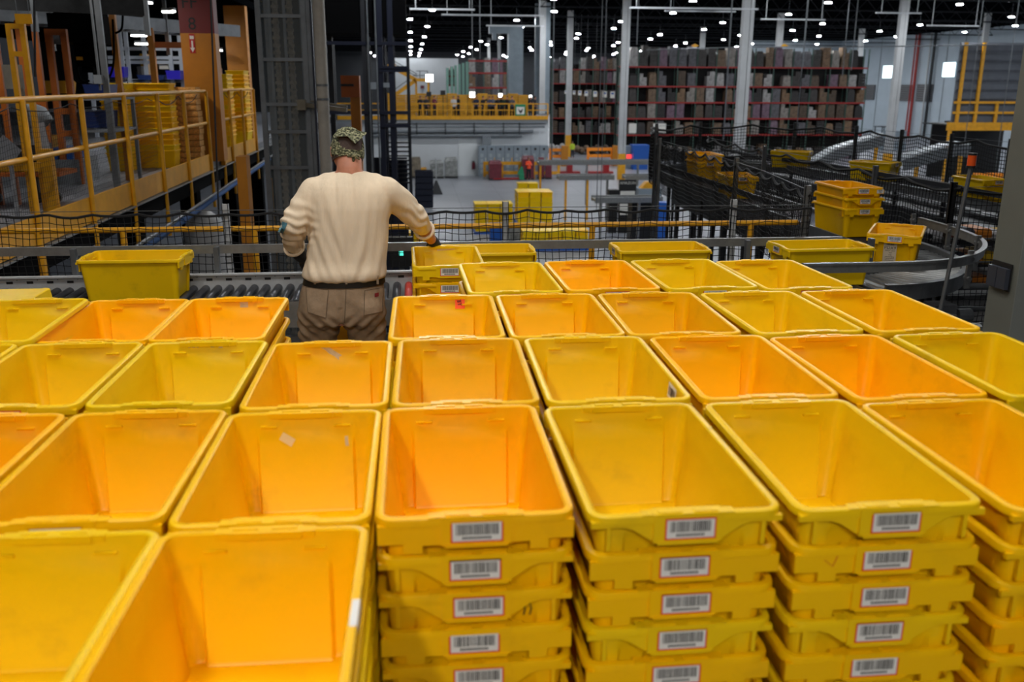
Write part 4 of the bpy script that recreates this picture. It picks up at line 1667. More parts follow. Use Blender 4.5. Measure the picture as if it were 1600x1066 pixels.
# control box with green display behind the worker's elbow
gb = aty(627, 394, 6.9)
c = thing('control_box', 'small dark control box with a lit green display beyond the conveyor', 'control box', (gb.x, 6.84, 0))
MB().bb((-0.09, 0, gb.z - 0.10), (0.09, 0.07, gb.z + 0.12)).obj('housing', M_BLACK, c)
MB().bb((-0.016, -0.004, gb.z - 0.015), (0.016, -0.0005, gb.z + 0.018)).obj('display', M_GREENLED, c)
MB().bb((-0.02, 0.02, 0), (0.02, 0.06, gb.z - 0.10)).obj('stand', M_STEEL, c)

# ------------------------------------------------------------------ raised deck beside, yellow railing
MZ = 0.77
RX = -3.10
f3 = MB().bb((-16, 3.0, MZ - 0.10), (RX - 0.04, 40, MZ)).obj('floor', M_CONC)
struct(f3)
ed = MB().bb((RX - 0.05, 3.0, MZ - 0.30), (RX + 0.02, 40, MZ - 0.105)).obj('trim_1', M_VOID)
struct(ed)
ed = MB().bb((RX - 0.03, 3.0, MZ - 0.115), (RX + 0.05, 26, MZ - 0.10)).obj('trim_2', M_GALV)
struct(ed)


def railing(label, y0, y1, ys, low):
    g = thing('deck_railing', label, 'railing')
    MB().cyl((RX, y0, 1.85), (RX, y1, 1.85), 0.026, 12).obj('top_rail', M_YEL, g, smooth=40)
    MB().cyl((RX, y0, 1.385), (RX, y1, 1.385), 0.024, 12).obj('mid_rail', M_YEL, g, smooth=40)
    MB().bb((RX - 0.012, y0, MZ - 0.09), (RX + 0.012, y1, MZ + 0.15)).obj('toe_board', M_YEL, g)
    for y in ys:
        MB().cyl((RX + 0.03, y, low), (RX + 0.03, y, 1.85), 0.024, 12).obj('post', M_YEL, g, smooth=40)


railing('long yellow pipe railing with toe board edging the raised deck', 4.0, 14.85, (4.1, 5.35, 6.6, 7.95, 9.3, 10.65, 12.0, 13.35, 14.8), 0.12)
railing('short yellow pipe railing with toe board between the two yellow columns', 15.75, 19.2, (15.8, 16.6, 17.8, 19.15), 0.12)
net('fine black net tied behind the long yellow railing', [Vector((RX - 0.08, 4.0, 0)), Vector((RX - 0.08, 12.2, 0))], 1.79, 0.93, cell=0.045, r=0.0014, tie=1.33, sag=0.05, wobble=0.004, wire=False)
# rope swags on the further bays
for y, wh in ((12.25, 'in the bay where the fine net ends'), (13.4, 'in the last bay of the long railing'), (16.6, 'in the middle bay of the short railing'), (17.85, 'in the end bay of the short railing')):
    q = MB().tube([(RX - 0.05, y + 1.15 * t, 1.80 - 0.10 * (1 - (2 * t - 1) ** 2)) for t in [i / 10 for i in range(11)]], 0.006, 5)
    tag(q.obj('rope', M_ROPE), 'black rope swag tied ' + wh, 'rope')
# pipework under the deck edge
q = MB().tube([(-2.9, 5.0, 0.14), (-2.9, 12.0, 0.30), (-2.9, 14.5, 0.36), (-2.9, 19.5, 0.47)], 0.033, 12)
for y in (8.0, 12.0, 16.0):
    q.cyl((-2.9, y - 0.05, 0.20 + (y - 8) * 0.026), (-2.9, y + 0.05, 0.20 + (y - 8) * 0.026 + 0.003), 0.045, 12)
tag(q.obj('blue_pipe', M_PIPEBLUE, smooth=40), 'long blue painted pipe running below the raised deck edge', 'pipe')
q = MB().cyl((-2.75, 6.0, 0.35), (-2.75, 20, 0.62), 0.018, 8)
tag(q.obj('steel_conduit', M_STEEL, smooth=40), 'thin steel conduit parallel to the blue pipe', 'pipe')
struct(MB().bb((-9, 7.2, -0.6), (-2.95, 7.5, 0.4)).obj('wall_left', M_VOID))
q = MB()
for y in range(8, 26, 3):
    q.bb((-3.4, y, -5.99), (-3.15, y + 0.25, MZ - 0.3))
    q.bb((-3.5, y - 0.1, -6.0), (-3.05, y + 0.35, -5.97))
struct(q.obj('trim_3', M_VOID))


def i_column(name, label, x, y, z0, z1, w_, d_, m_, parent=None, t=0.02):
    r_ = parent or thing(name, label, 'column', (x, y, 0))
    b = MB()
    b.bb((-w_ / 2, -d_ / 2, z0), (w_ / 2, -d_ / 2 + t, z1))
    b.bb((-w_ / 2, d_ / 2 - t, z0), (w_ / 2, d_ / 2, z1))
    b.bb((-t / 2, -d_ / 2 + t, z0), (t / 2, d_ / 2 - t, z1))
    b.obj('shaft', m_, r_)
    return r_


# column with red head, grid letters and arrow placard
fy = 15.35
fa, fb_ = aty(282, 60, fy), aty(336, 60, fy)
cx_ = (fa.x + fb_.x) / 2
zr = aty(300, 52, fy).z
w_ = fb_.x - fa.x
col8 = thing('painted_column', 'yellow steel column with a dark red upper part lettered FF 8', 'column', (cx_, fy, 0))
MB().bb((-w_ / 2, 0, MZ + 0.001), (w_ * 0.16, 0.02, zr)).bb((w_ * 0.16, 0.0, MZ), (w_ / 2, 0.30, zr)).obj('lower_shaft', M_YELD, col8)
MB().bb((-w_ / 2, -0.001, zr + 0.001), (w_ * 0.16, 0.02, 6.5)).bb((w_ * 0.16, -0.001, zr + 0.001), (w_ / 2, 0.30, 6.5)).obj('upper_shaft', mat('dark_red_paint', rgb(104, 16, 14), 0.5), col8)
fcx = -w_ * 0.17
text_mesh('8', 0.26, M_INK, col8, Matrix.Translation((fcx + 0.02, -0.004, aty(297, 38, fy).z)) @ Matrix.Rotation(R(90), 4, 'X'), 'column_number')
text_mesh('FF', 0.26, M_INK, col8, Matrix.Translation((fcx, -0.004, aty(297, 4, fy).z)) @ Matrix.Rotation(R(90), 4, 'X'), 'column_letters')
s0, s1_ = aty(295, 53, fy), aty(306, 83, fy)
q = MB().bb((s0.x - cx_, -0.008, s1_.z), (s1_.x - cx_, -0.002, s0.z))
pl_ = q.obj('arrow_placard', mat('placard_red', rgb(176, 20, 20), 0.5), col8)
pl_['label'] = 'red placard with white downward arrow'
ax_ = (s0.x + s1_.x) / 2 - cx_
zt_, zb2 = s0.z, s1_.z
hh = zt_ - zb2
q = MB().prism([(ax_ - 0.012, zt_ - hh * 0.35), (ax_ - 0.012, zb2 + hh * 0.28), (ax_ - 0.036, zb2 + hh * 0.28), (ax_, zb2 + hh * 0.05), (ax_ + 0.036, zb2 + hh * 0.28), (ax_ + 0.012, zb2 + hh * 0.28), (ax_ + 0.012, zt_ - hh * 0.35)], -0.0095, -0.0085)
q.bb((ax_ - 0.03, -0.0095, zt_ - hh * 0.27), (ax_ + 0.03, -0.0085, zt_ - hh * 0.10))
q.obj('arrow', M_WHITE, pl_)
q2 = thing('painted_column', 'plain yellow steel column behind the short railing', 'column', ((aty(355, 100, 21.5).x + aty(388, 100, 21.5).x) / 2, 21.5, 0))
wc = aty(388, 100, 21.5).x - aty(355, 100, 21.5).x
MB().bb((-wc / 2, 0, MZ + 0.001), (wc / 2 - 0.06, 0.02, 3.55)).bb((wc / 2 - 0.06, 0, MZ + 0.001), (wc / 2, 0.3, 3.55)).obj('shaft', M_YELD, q2)



def lo_stack(x, y, n, rz, label, group, z0=MZ, step=TSTEP, tilt=0):
    for i in range(n):
        tt = rnd.choice((AMBER, ORANGE, LEMON))
        t = link('yellow_tote', ME_TOTE_LO, None, (x + rnd.uniform(-.0012, .0012), y, z0 + i * step + 0.001), rz)
        t.color = tt
        tag(t, label % ORD[i], 'tote', group)


PQ = [atz(188, 268, MZ), atz(243, 263, MZ), atz(292, 256, MZ), atz(343, 226, MZ), atz(371, 220, MZ)]
for k, (x, y, n, rz) in enumerate(((PQ[0].x, PQ[0].y + .3, 13, 0.0), (PQ[1].x, PQ[1].y + .19, 13, 1.57), (PQ[1].x - .1, PQ[1].y + .65, 13, 1.57), (aty(341, 150, 18.1).x, 18.4, 15, 0.0), (aty(369, 150, 19.4).x, 19.7, 16, 0.0))):
    place = ('the stack next to the workstation', 'the broadside stack along the railing', 'the stack tucked behind the broadside one',
             'the first stack behind the short railing', 'the last stack behind the short railing')[k]
    lo_stack(x, y, n, rz, 'yellow tote, %s from the floor in ' + place, 'nested totes behind the yellow railing')
# slatted yellow bin with speckled labels
M_SPK = mat('speckled_label_paint', rgb(230, 170, 90), 0.6, noise=0.6, scale=30)
ME_FC = MB().bb((-0.22, -0.16, 0.0), (0.22, 0.16, 0.080)).bb((-0.20, -0.17, 0.02), (0.20, 0.17, 0.055)).mesh('folded_crate', [M_SPK])
for i in range(13):
    o = link('folded_crate', ME_FC, None, (PQ[2].x + rnd.uniform(-.01, .01), PQ[2].y + .17, MZ + 0.001 + i * 0.088))
    tag(o, 'folded orange crate, %s from the floor in the speckled pile beside the lettered column' % ORD[i], 'crate', 'folded crates behind the railing')

# dark belt conveyors on the level below, under the loop
for i, (x, y0, y1) in enumerate(((5.0, 8.9, 16.5), (5.75, 8.9, 18), (7.6, 8.9, 26), (8.4, 8.9, 26))):
    t = thing('belt_conveyor', 'dark belt conveyor running below the curved conveyor, %s from the worker' % ORD[i], 'conveyor', (x, 0, 0), 0, 'dark belt conveyors below the loop')
    MB().bb((-0.30, y0, 0.10), (0.30, y1, 0.16)).obj('belt', M_BLACK, t)
    for s_ in (-0.335, 0.335):
        MB().bb((s_ - 0.03, y0, -0.10), (s_ + 0.03, y1, 0.22)).obj('side_frame', M_DARK, t)
        MB().bb((s_ - 0.012, y0, 0.221), (s_ + 0.012, y1, 0.24)).obj('rail', M_STEEL, t)
    for y in (y0 + 0.3, (y0 + y1) / 2, y1 - 0.3):
        MB().bb((-0.365, y - 0.05, -6.0), (-0.305, y + 0.05, -0.10)).bb((0.305, y - 0.05, -6.0), (0.365, y + 0.05, -0.10)).obj('leg', M_DARK, t)
# ------------------------------------------------------------------ workstation on the raised deck
def gate(px0, px1, pyt, pyb, Y, m_, label, rails=(0.45,), name='gate_frame', w_=0.05):
    a, c = aty(px0, pyt, Y), aty(px1, pyb, Y)
    g = thing(name, label, 'frame', (a.x, Y, MZ))
    W_, zt = c.x - a.x, a.z - MZ
    for x in (0, W_):
        MB().bb((x - w_ / 2, -w_ / 2, 0), (x + w_ / 2, w_ / 2, zt)).obj('upright', m_, g)
    MB().bb((-w_ / 2, -w_ / 2, zt), (W_ + w_ / 2, w_ / 2, zt + w_)).obj('crossbar', m_, g)
    for r_ in rails:
        MB().bb((w_ / 2, -w_ / 2, zt * r_ - w_ / 2), (W_ - w_ / 2, w_ / 2, zt * r_ + w_ / 2)).obj('crossbar', m_, g)
    return g


gate(14, 50, 45, 155, 9.3, M_YEL, 'slim yellow gate frame standing at the outer end of the workstation', (0.62, 0.97 - 0.1), w_=0.045)
gate(-40, 6, 20, 155, 10.0, M_ORG, 'orange machine frame cut by the picture edge beside the slim yellow gate', (0.5,))
gate(28, 68, 40, 155, 11.2, M_ORG, 'orange machine frame standing directly behind the slim yellow gate', (0.55, 0.3), w_=0.055)
gate(76, 112, 55, 155, 12.0, M_ORG, 'wide orange machine frame between the grey panel and the black press', (0.5, 0.35), w_=0.07)
a = aty(3, 101, 9.65)
c = aty(36, 139, 9.65)
tag(MB().bb((a.x, 9.65, c.z), (c.x, 9.7, a.z)).bb((a.x + .1, 9.66, MZ), (a.x + .16, 9.69, c.z)).obj('machine_guard', mat('dirty_white_guard', rgb(126, 122, 112), 0.6, noise=0.3, scale=6)), 'scuffed off-white guard panel inside the yellow gate frame', 'panel')
a, c = aty(26, 22, 9.2), aty(54, 38, 9.2)
s_ = thing('hanging_sign', 'small yellow sign board hung above the slim gate frame', 'sign', (a.x, 9.15, 0))
MB().bb((0, 0, c.z), (c.x - a.x, 0.012, a.z)).obj('board', M_YEL, s_)
for x in (0.02, c.x - a.x - 0.02):
    MB().cyl((x, 0.006, a.z), (x, 0.006, 3.6), 0.004, 6).obj('hanger', M_STEEL, s_)
# black press hanging above, cables
a, c = aty(72, 20, 12.4), aty(148, 66, 12.4)
mc = thing('overhead_press', 'bulky black machine head hanging over the workstation with looping cables', 'machine', (a.x, 12.4, 0))
MB().bb((0, 0, c.z), (c.x - a.x, 0.9, a.z)).bb((0.05, 0.1, a.z), (c.x - a.x - .05, 0.8, 3.59)).obj('housing', M_VOID, mc)
d = aty(110, 66, 12.4)
e = aty(146, 104, 12.4)
MB().bb((d.x - a.x, 0.1, e.z), (e.x - a.x, 0.6, c.z)).bb((d.x - a.x + 0.05, 0.15, e.z - 0.07), (e.x - a.x - 0.05, 0.5, e.z)).obj('lower_housing', M_VOID, mc)
d2 = aty(115, 91, 12.39)
MB().bb((d2.x - a.x, 0.085, d2.z - 0.02), (d2.x - a.x + 0.075, 0.097, d2.z + 0.02)).obj('warning_plate', M_YEL, mc)
d3 = aty(88, 62, 12.3)
MB().bb((d3.x - a.x - 0.04, -0.1, d3.z - 0.05), (d3.x - a.x + 0.04, -0.001, d3.z + 0.05)).obj('junction_box', M_GREY, mc)
for pts in (((92, 80), (104, 86), (110, 100), (112, 118), (124, 130), (140, 126)), ((120, 104), (126, 124), (142, 132), (158, 132)), ((176, 30), (178, 90), (172, 118), (160, 128)), ((192, 20), (190, 45), (180, 52))):
    P = smooth_path([(0, 0), (1, 1)], 1)
    W3 = [aty(x, y, 12.1) for x, y in pts]
    out = []
    for i in range(len(W3) - 1):
        p0, p1, p2, p3 = W3[max(i - 1, 0)], W3[i], W3[i + 1], W3[min(i + 2, len(W3) - 1)]
        for j in range(6):
            t = j / 6
            out.append(0.5 * ((2 * p1) + (p2 - p0) * t + (2 * p0 - 5 * p1 + 4 * p2 - p3) * t * t + (3 * p1 - p0 - 3 * p2 + p3) * t ** 3))
    out.append(W3[-1])
    MB().tube([p - mc.location for p in out], 0.013, 6).obj('cable', M_VOID, mc, smooth=60)
# grey strut post and yellow post
gx = aty(158, 60, 10.6)
gpz = thing('strut_post', 'grey galvanised strut post standing beside the looping cables', 'post', (gx.x, 10.6, 0))
MB().bb((-0.03, -0.02, MZ), (0.03, 0.02, 4.2)).bb((-0.075, -0.01, 1.9), (-0.055, 0.01, 4.2)).obj('channel', M_STEEL, gpz)
q = aty(153, 124, 10.55)
MB().bb((q.x - gx.x - 0.03, -0.09, q.z - 0.045), (q.x - gx.x + 0.05, -0.021, q.z + 0.045)).obj('socket_box', M_GREY, gpz)
yx = aty(180, 80, 12.4)
tag(MB().bb((yx.x - 0.035, 12.4, MZ), (yx.x + 0.035, 12.47, 2.9)).obj('support_post', M_YELD), 'slender yellow post between the grey strut and the tote stacks', 'post')
# blue totes, shelves and bright back area of the workstation
def crate(px0, px1, pyt, pyb, Y, m_, label, name='plastic_bin', d=0.4, cat='bin', grp=None):
    a, c = aty(px0, pyt, Y), aty(px1, pyb, Y)
    w2, h2 = c.x - a.x, a.z - c.z
    b = MB()
    n = []
    for z, f in ((0, .86), (h2 * .97, .97), (h2 * .97, 1.0), (h2, 1.0)):
        n.append([Vector((sx_ * w2 / 2 * f, sy_ * d / 2 * f, z)) for sx_, sy_ in ((-1, -1), (1, -1), (1, 1), (-1, 1))])
    for z, f in ((h2, .93), (0.015, .80)):
        n.append([Vector((sx_ * w2 / 2 * f, sy_ * d / 2 * f, z)) for sx_, sy_ in ((-1, -1), (1, -1), (1, 1), (-1, 1))])
    b.loft(n)
    o = b.obj(name, m_, None, ((a.x + c.x) / 2, Y + d / 2, c.z))
    return tag(o, label, cat, grp)


crate(128, 166, 132, 152, 11.6, M_DBLUE, 'dark blue plastic bin on the upper level of the blue bin pile', d=0.5)
crate(128, 168, 174, 200, 11.9, M_DBLUE, 'dark blue plastic bin low in the blue bin pile', d=0.5)
sh2 = thing('bin_table', 'grey steel table carrying the blue bins on the raised deck', 'table', (aty(125, 150, 11.5).x - 0.02, 11.5, MZ))
tz = aty(130, 152.5, 11.6).z - MZ
t2 = aty(130, 200.5, 11.9).z - MZ
for z in (tz, t2):
    MB().bb((0, 0, z - 0.03), (0.36, 0.95, z - 0.002)).obj('shelf', M_GREY, sh2)
for x in (0.0, 0.32):
    for y in (0.0, 0.9):
        MB().bb((x, y, 0), (x + 0.04, y + 0.04, tz - 0.03)).obj('leg', M_GREY, sh2)
# far white-lit racking
rk = thing('light_rack', 'pale grey steel shelving lit brightly in the depth of the raised deck', 'shelving', (0, 0, 0))
RY = 22.0
x0, x1 = aty(135, 100, RY).x, aty(300, 100, RY).x
M_PALE = mat('pale_steel', rgb(176, 186, 200), 0.4, 0.2)
for py in (76, 90, 97, 126):
    z = aty(200, py, RY).z
    MB().bb((x0, RY, z - 0.035), (x1, RY + 0.06, z + 0.035)).obj('beam', M_PALE, rk)
for px in (140, 162, 192, 201, 228, 268, 284):
    x = aty(px, 100, RY).x
    MB().bb((x - 0.04, RY - 0.05, MZ), (x + 0.04, RY, 3.1)).obj('upright', M_PALE, rk)
zz = aty(200, 126, RY).z
MB().bb((x0, RY, zz - 0.02), (x1, RY + 0.8, zz + 0.02)).obj('shelf', M_PALE, rk)


def bins_at(lst):
    for (a0_, a1_, b0, b1, Y, m_, lab) in lst:
        crate(a0_, a1_, b0, b1, Y, m_, lab)


bins_at(((167, 195, 104, 121, 21.6, M_BLUEV, 'violet blue bin beside the yellow post on the pale shelving'),
         (258, 283, 110, 124, 21.6, M_BLUEV, 'violet blue bin on the pale shelving next to the lettered column'),
         (213, 258, 117, 125, 21.7, M_DBLUE, 'long dark blue tray on the pale shelving'),
         (58, 105, 126, 146, 12.5, M_YEL, 'yellow bin standing between the orange machine frames'),
         (218, 238, 84, 207, 23.6, M_YEL, 'tall pale yellow tote stack on the far shelving of the raised deck')))
# odd boxes on it
q = MB()
tag(MB().bb(tuple(aty(215, 117, 21.9)), tuple(aty(228, 104, 22.3))).obj('monitor', M_DARK), 'dark monitor silhouette on the pale shelving', 'monitor')
tag(MB().bb(tuple(aty(249, 108, 22.1)), tuple(aty(266, 98, 22.3))).obj('carton', M_WHITE), 'white carton on the pale shelving', 'carton')
for px, py, ww in ((262, 20, 14), (270, 19, 6), (218, 57, 22), (222, 70, 18), (330, 76, 14), (335, 80, 22)):
    p = aty(px, py, 21.0 if py > 40 else 17)
    k_ = ww * p.y / 1450
    f = thing('strip_light', 'bright tube light under the upper structure above the pale shelving', 'light fixture', (p.x, p.y, p.z), 0, 'tube lights over the raised deck')
    MB().bb((-k_ / 2, -0.05, 0), (k_ / 2, 0.05, 0.03)).obj('tube', M_TUBE, f)
    MB().bb((-k_ / 2, -0.07, 0.0305), (k_ / 2, 0.07, 0.07)).obj('housing', M_GREY, f)
# far goods through the gap beside the second column
tag(MB().bb(tuple(aty(324, 106, 22.8)), (aty(348, 124, 23.2).x, 23.2, MZ)).obj('carton', M_ORG), 'orange carton pile seen in the gap between the two yellow columns', 'carton')
yb_ = thing('stair_rail', 'sloping yellow stair rail seen in the gap between the yellow columns', 'railing')
for k in (0, 5, 10):
    MB().cyl(aty(322, 92 + k * 0.8, 24), aty(345, 104 + k * 0.8, 24), 0.03, 8).obj('bar', M_YEL, yb_)
# orange cross beams above
ob = thing('crane_beam', 'orange steel cross beam over the workstation between yellow posts', 'beam', (0, 0, 0))
for (xa, xb, py, Y) in ((110, 176, 60, 14), (232, 284, 70, 18.0)):
    z = aty(xa, py, Y).z
    MB().bb((aty(xa, py, Y).x, Y, z - 0.05), (aty(xb, py, Y).x, Y + 0.1, z + 0.05)).obj('beam', M_ORG, ob)
tag(MB().bb((aty(238, 95, 17.9).x - 0.05, 17.9, MZ), (aty(238, 95, 17.9).x + 0.05, 18.0, 2.9)).obj('support_post', M_YELD), 'yellow post in front of the pale shelving, next to the lettered column', 'post')
# machine table, hose, cover and casters
wt = thing('machine_cart', 'dark wheeled machine table with a hooded grey nozzle behind the railing', 'machine', (-4.0, 9.6, MZ))
MB().bb((-0.75, 0, 0.32), (0.55, 0.5, 0.36)).obj('frame', M_ORG, wt)
MB().bb((-0.75, 0.05, 0.37), (0.35, 0.45, 0.62)).bb((-0.7, 0.1, 0.62), (-0.1, 0.4, 0.95)).obj('body', M_DARK, wt)
q = MB()
q.loft([ell((0.30, 0.2, 0.78), .10, .10, 14), ell((0.33, 0.2, 0.86), .15, .13, 14), ell((0.30, 0.2, 0.97), .12, .11, 14), ell((0.26, 0.2, 1.02), .04, .04, 14)])
q.obj('hood', M_GREY, wt, smooth=60)
M_SHEET = mat('plastic_sheet', rgb(150, 152, 158), 0.4, noise=0.2, scale=8)
MB().add([(0.18, 0.1, 0.40), (0.50, 0.0, 0.52), (0.44, 0.06, 0.84), (0.28, 0.12, 0.80)], [(0, 1, 2, 3)]).add([(0.18, 0.12, 0.40), (0.50, 0.02, 0.52), (0.44, 0.08, 0.84), (0.28, 0.14, 0.80)], [(3, 2, 1, 0)]).obj('plastic_cover', M_SHEET, wt)
for x in (-0.5, -0.1, 0.30, 0.46):
    MB().cyl((x, 0.06, 0.11), (x, 0.10, 0.11), 0.055, 14).bb((x - 0.02, 0.05, 0.11), (x + 0.02, 0.11, 0.32)).obj('caster', M_BLACK, wt, smooth=30)
for i in range(3):
    q = MB().tube([(-0.05 + 0.02 * math.sin(t * 12), -0.05, 0.35 + 0.5 * t) for t in [k / 12 for k in range(13)]], 0.016, 8)
q.obj('hose', M_ORG, wt, smooth=60)
for (px, py, w2) in ((0, 118, 0.30),):
    p = atx(12, 235, -3.6)
    tag(MB().add([(p.x - 0.16, p.y, p.z), (p.x, p.y - 0.05, p.z + 0.14), (p.x + 0.12, p.y, p.z), (p.x - 0.02, p.y + 0.04, p.z - 0.16)], [(0, 1, 2, 3)]).bb((p.x - .03, p.y + .05, MZ), (p.x, p.y + .08, p.z)).obj('warning_sign', M_SHEET), 'tilted pale diamond sign behind the railing by the picture edge', 'sign')
yl = thing('low_barrier', 'low yellow post and rail barrier standing on the raised deck floor', 'barrier', (-3.95, 9.05, MZ))
for x in (0.0, 0.55):
    MB().bb((x, 0, 0), (x + 0.09, 0.09, 0.62)).obj('post', M_YEL, yl)
MB().bb((0.09, 0.02, 0.42), (0.55, 0.06, 0.50)).obj('rail', M_YEL, yl)
# blue pallet with crates
bp2 = thing('plastic_pallet', 'blue plastic pallet standing behind the railing', 'pallet', (-4.55, 12.3, MZ + 0.30))
MB().bb((-0.45, -0.3, 0.09), (0.45, 0.3, 0.13)).obj('deck', M_BLUE, bp2)
for x in (-0.42, -0.12, 0.18, 0.36):
    MB().bb((x - 0.03, -0.3, 0), (x + 0.06, 0.3, 0.09)).obj('foot', M_BLUE, bp2)
MB().bb((-0.5, -0.35, -0.30), (0.5, 0.35, -0.001)).obj('plinth', M_GREY, bp2)
o = crate(124, 166, 196, 214, 12.05, M_YEL, 'yellow crate with dark slots lying on the blue pallet')
o.location = (-4.55, 12.3, MZ + 0.431)
# overhead conveyor on the upper level
oc = thing('overhead_conveyor', 'grey slotted conveyor bed running overhead across the upper corner', 'conveyor', (0, 0, 0))
p0, p1 = Vector((-9.0, 9.8, 3.05)), Vector((-3.35, 17.0, 3.05))
MB().bar((-9.0, 10.3, 2.96), (-3.4, 20.0, 2.96), 0.05, 0.22).obj('side_frame', M_STEEL, oc)
MB().bar((-9.6, 10.8, 2.96), (-4.0, 20.4, 2.96), 0.05, 0.22).obj('side_frame', M_STEEL, oc)
q = MB()
for i in range(34):
    t = i / 33
    a = Vector((-9.0, 10.3, 2.90)).lerp(Vector((-3.4, 20.0, 2.90)), t)
    q.bar(a, a + Vector((-0.6, 0.5, 0)), 0.05, 0.05)
q.obj('rollers', M_ROLLER, oc)['kind'] = 'stuff'
for i in range(9):
    t = (i + .4) / 9
    a = Vector((-9.0, 10.3, 2.70)).lerp(Vector((-3.4, 20.0, 2.70)), t)
    MB().bb((a.x - 0.03, a.y - 0.03, a.z - 0.25), (a.x + 0.03, a.y + 0.03, a.z + 0.9)).obj('drop_hanger', M_STEEL, oc)
oc2 = thing('upper_conveyor', 'second dark conveyor higher up across the picture corner', 'conveyor', (0, 0, 0))
MB().bar((-8.0, 8.4, 2.86), (-3.0, 11.6, 2.86), 0.04, 0.30).bar((-8.4, 9.0, 3.0), (-3.2, 12.4, 3.0), 0.5, 0.05).obj('bed', mat('old_steel', rgb(38, 40, 42), 0.6, 0.4, noise=0.5, scale=9), oc2)
for i in range(6):
    t = i / 5
    a = Vector((-8.0, 8.4, 3.2)).lerp(Vector((-3.0, 11.6, 3.2)), t)
    MB().bb((a.x - 0.03, a.y - 0.03, 2.5), (a.x + 0.03, a.y + 0.03, 5)).obj('drop_hanger', M_STEEL, oc2)
# dark upper floor that closes the view above the workstation
struct(MB().bb((-16, 7.0, 3.6), (-3.6, 45, 3.75)).obj('ceiling', M_CEIL))
struct(MB().bb((-16, 44, MZ), (-3.4, 44.2, 3.6)).obj('wall_back', M_DARK))
for k, (px, Y) in enumerate(((90, 30), (200, 34), (240, 36), (322, 34))):
    pass

# ------------------------------------------------------------------ lift tower with clear panels, white pipe
tw = thing('lift_tower', 'tall grey conveyor lift tower with scratched clear panels behind the worker', 'lift tower', (0, 0, 0))
TY = 12.0
tl, tr_ = aty(408, 100, TY).x, aty(478, 100, TY).x
for x, y in ((tl, TY), (tr_, TY), (tl, TY + 0.7), (tr_, TY + 0.7)):
    MB().bb((x - 0.03, y - 0.03, -6.0), (x + 0.03, y + 0.03, 7.0)).obj('corner_post', M_STEEL, tw)
MB().bb((tr_ + 0.035, TY - 0.03, -6.0), (tr_ + 0.10, TY + 0.05, 7.0)).obj('corner_post', M_STEEL, tw)
for py in (25, 93, 163, 206, 262, 335):
    z = aty(440, py, TY).z
    MB().bb((tl + .03, TY - 0.02, z - 0.02), (tr_ - .03, TY + 0.01, z + 0.02)).obj('cross_bar', M_STEEL, tw)
MB().bb((tl + .03, TY + 0.015, -5.9), (tr_ - .03, TY + 0.02, 6.9)).obj('clear_panel', M_CLEARP, tw)
M_CHAIN = mat('grimy_chain', rgb(118, 108, 92), 0.6, 0.2, noise=0.6, scale=20)
for fx in (0.30, 0.62):
    x = tl + (tr_ - tl) * fx
    q = MB().bb((x - 0.03, TY + 0.3, -5.9), (x + 0.03, TY + 0.34, 6.9))
    for i in range(90):
        z = -2 + i * 0.09
        q.bb((x - 0.045, TY + 0.285, z), (x + 0.045, TY + 0.30, z + 0.04))
    q.obj('drive_chain', M_CHAIN, tw)
for fx in (0.12, 0.46, 0.85):
    x = tl + (tr_ - tl) * fx
    MB().bb((x - 0.015, TY + 0.45, -5.9), (x + 0.02, TY + 0.47, 6.9)).obj('guide_profile', M_STEEL, tw)
MB().bb((tl, TY + 0.72, -5.9), (tr_, TY + 0.73, 6.9)).obj('back_panel', mat('grime_panel', rgb(46, 40, 32), 0.8, noise=0.6, scale=2), tw)
# guard arm sticking out of it
a, c = aty(478, 164, 11.9), aty(542, 172, 11.7)
tag(MB().bar(a, c, 0.04, 0.05).bar(a + Vector((0, 0.1, 0.05)), c + Vector((0, .1, 0.04)), 0.02, 0.02).bar(a + Vector((-.1, 0.05, 0.0)), a + Vector((0, .05, 0.0)), 0.2, 0.12).obj('wall_bracket_beam', mat('weathered_arm', rgb(120, 112, 96), 0.6, 0.3, noise=0.3)), 'weathered steel arm reaching from the lift tower past the white pipe', 'bracket')
pa = aty(500, 60, 11.0)
q = thing('vertical_pipe', 'tall off-white vertical pipe rising behind the worker', 'pipe', (pa.x, 11.0, 0))
MB().cyl((0, 0, -6.0), (0, 0, 3.15), 0.066, 20).obj('pipe_run', mat('aged_white_pipe', rgb(158, 152, 142), 0.5, noise=0.25, scale=4), q, smooth=40)
for z in (aty(505, 133, 11).z, aty(505, 155, 11).z):
    MB().cyl((0, 0, z - 0.012), (0, 0, z + 0.012), 0.072, 20).obj('clamp', M_STEEL, q, smooth=40)
MB().cyl((0, 0, 3.151), (0, 0, 3.4), 0.08, 20).obj('coupling', M_BLACK, q, smooth=40)
MB().cyl((-0.09, 0.02, -6), (-0.09, 0.02, 3.3), 0.012, 8).obj('blue_cable', M_NAVY, q)
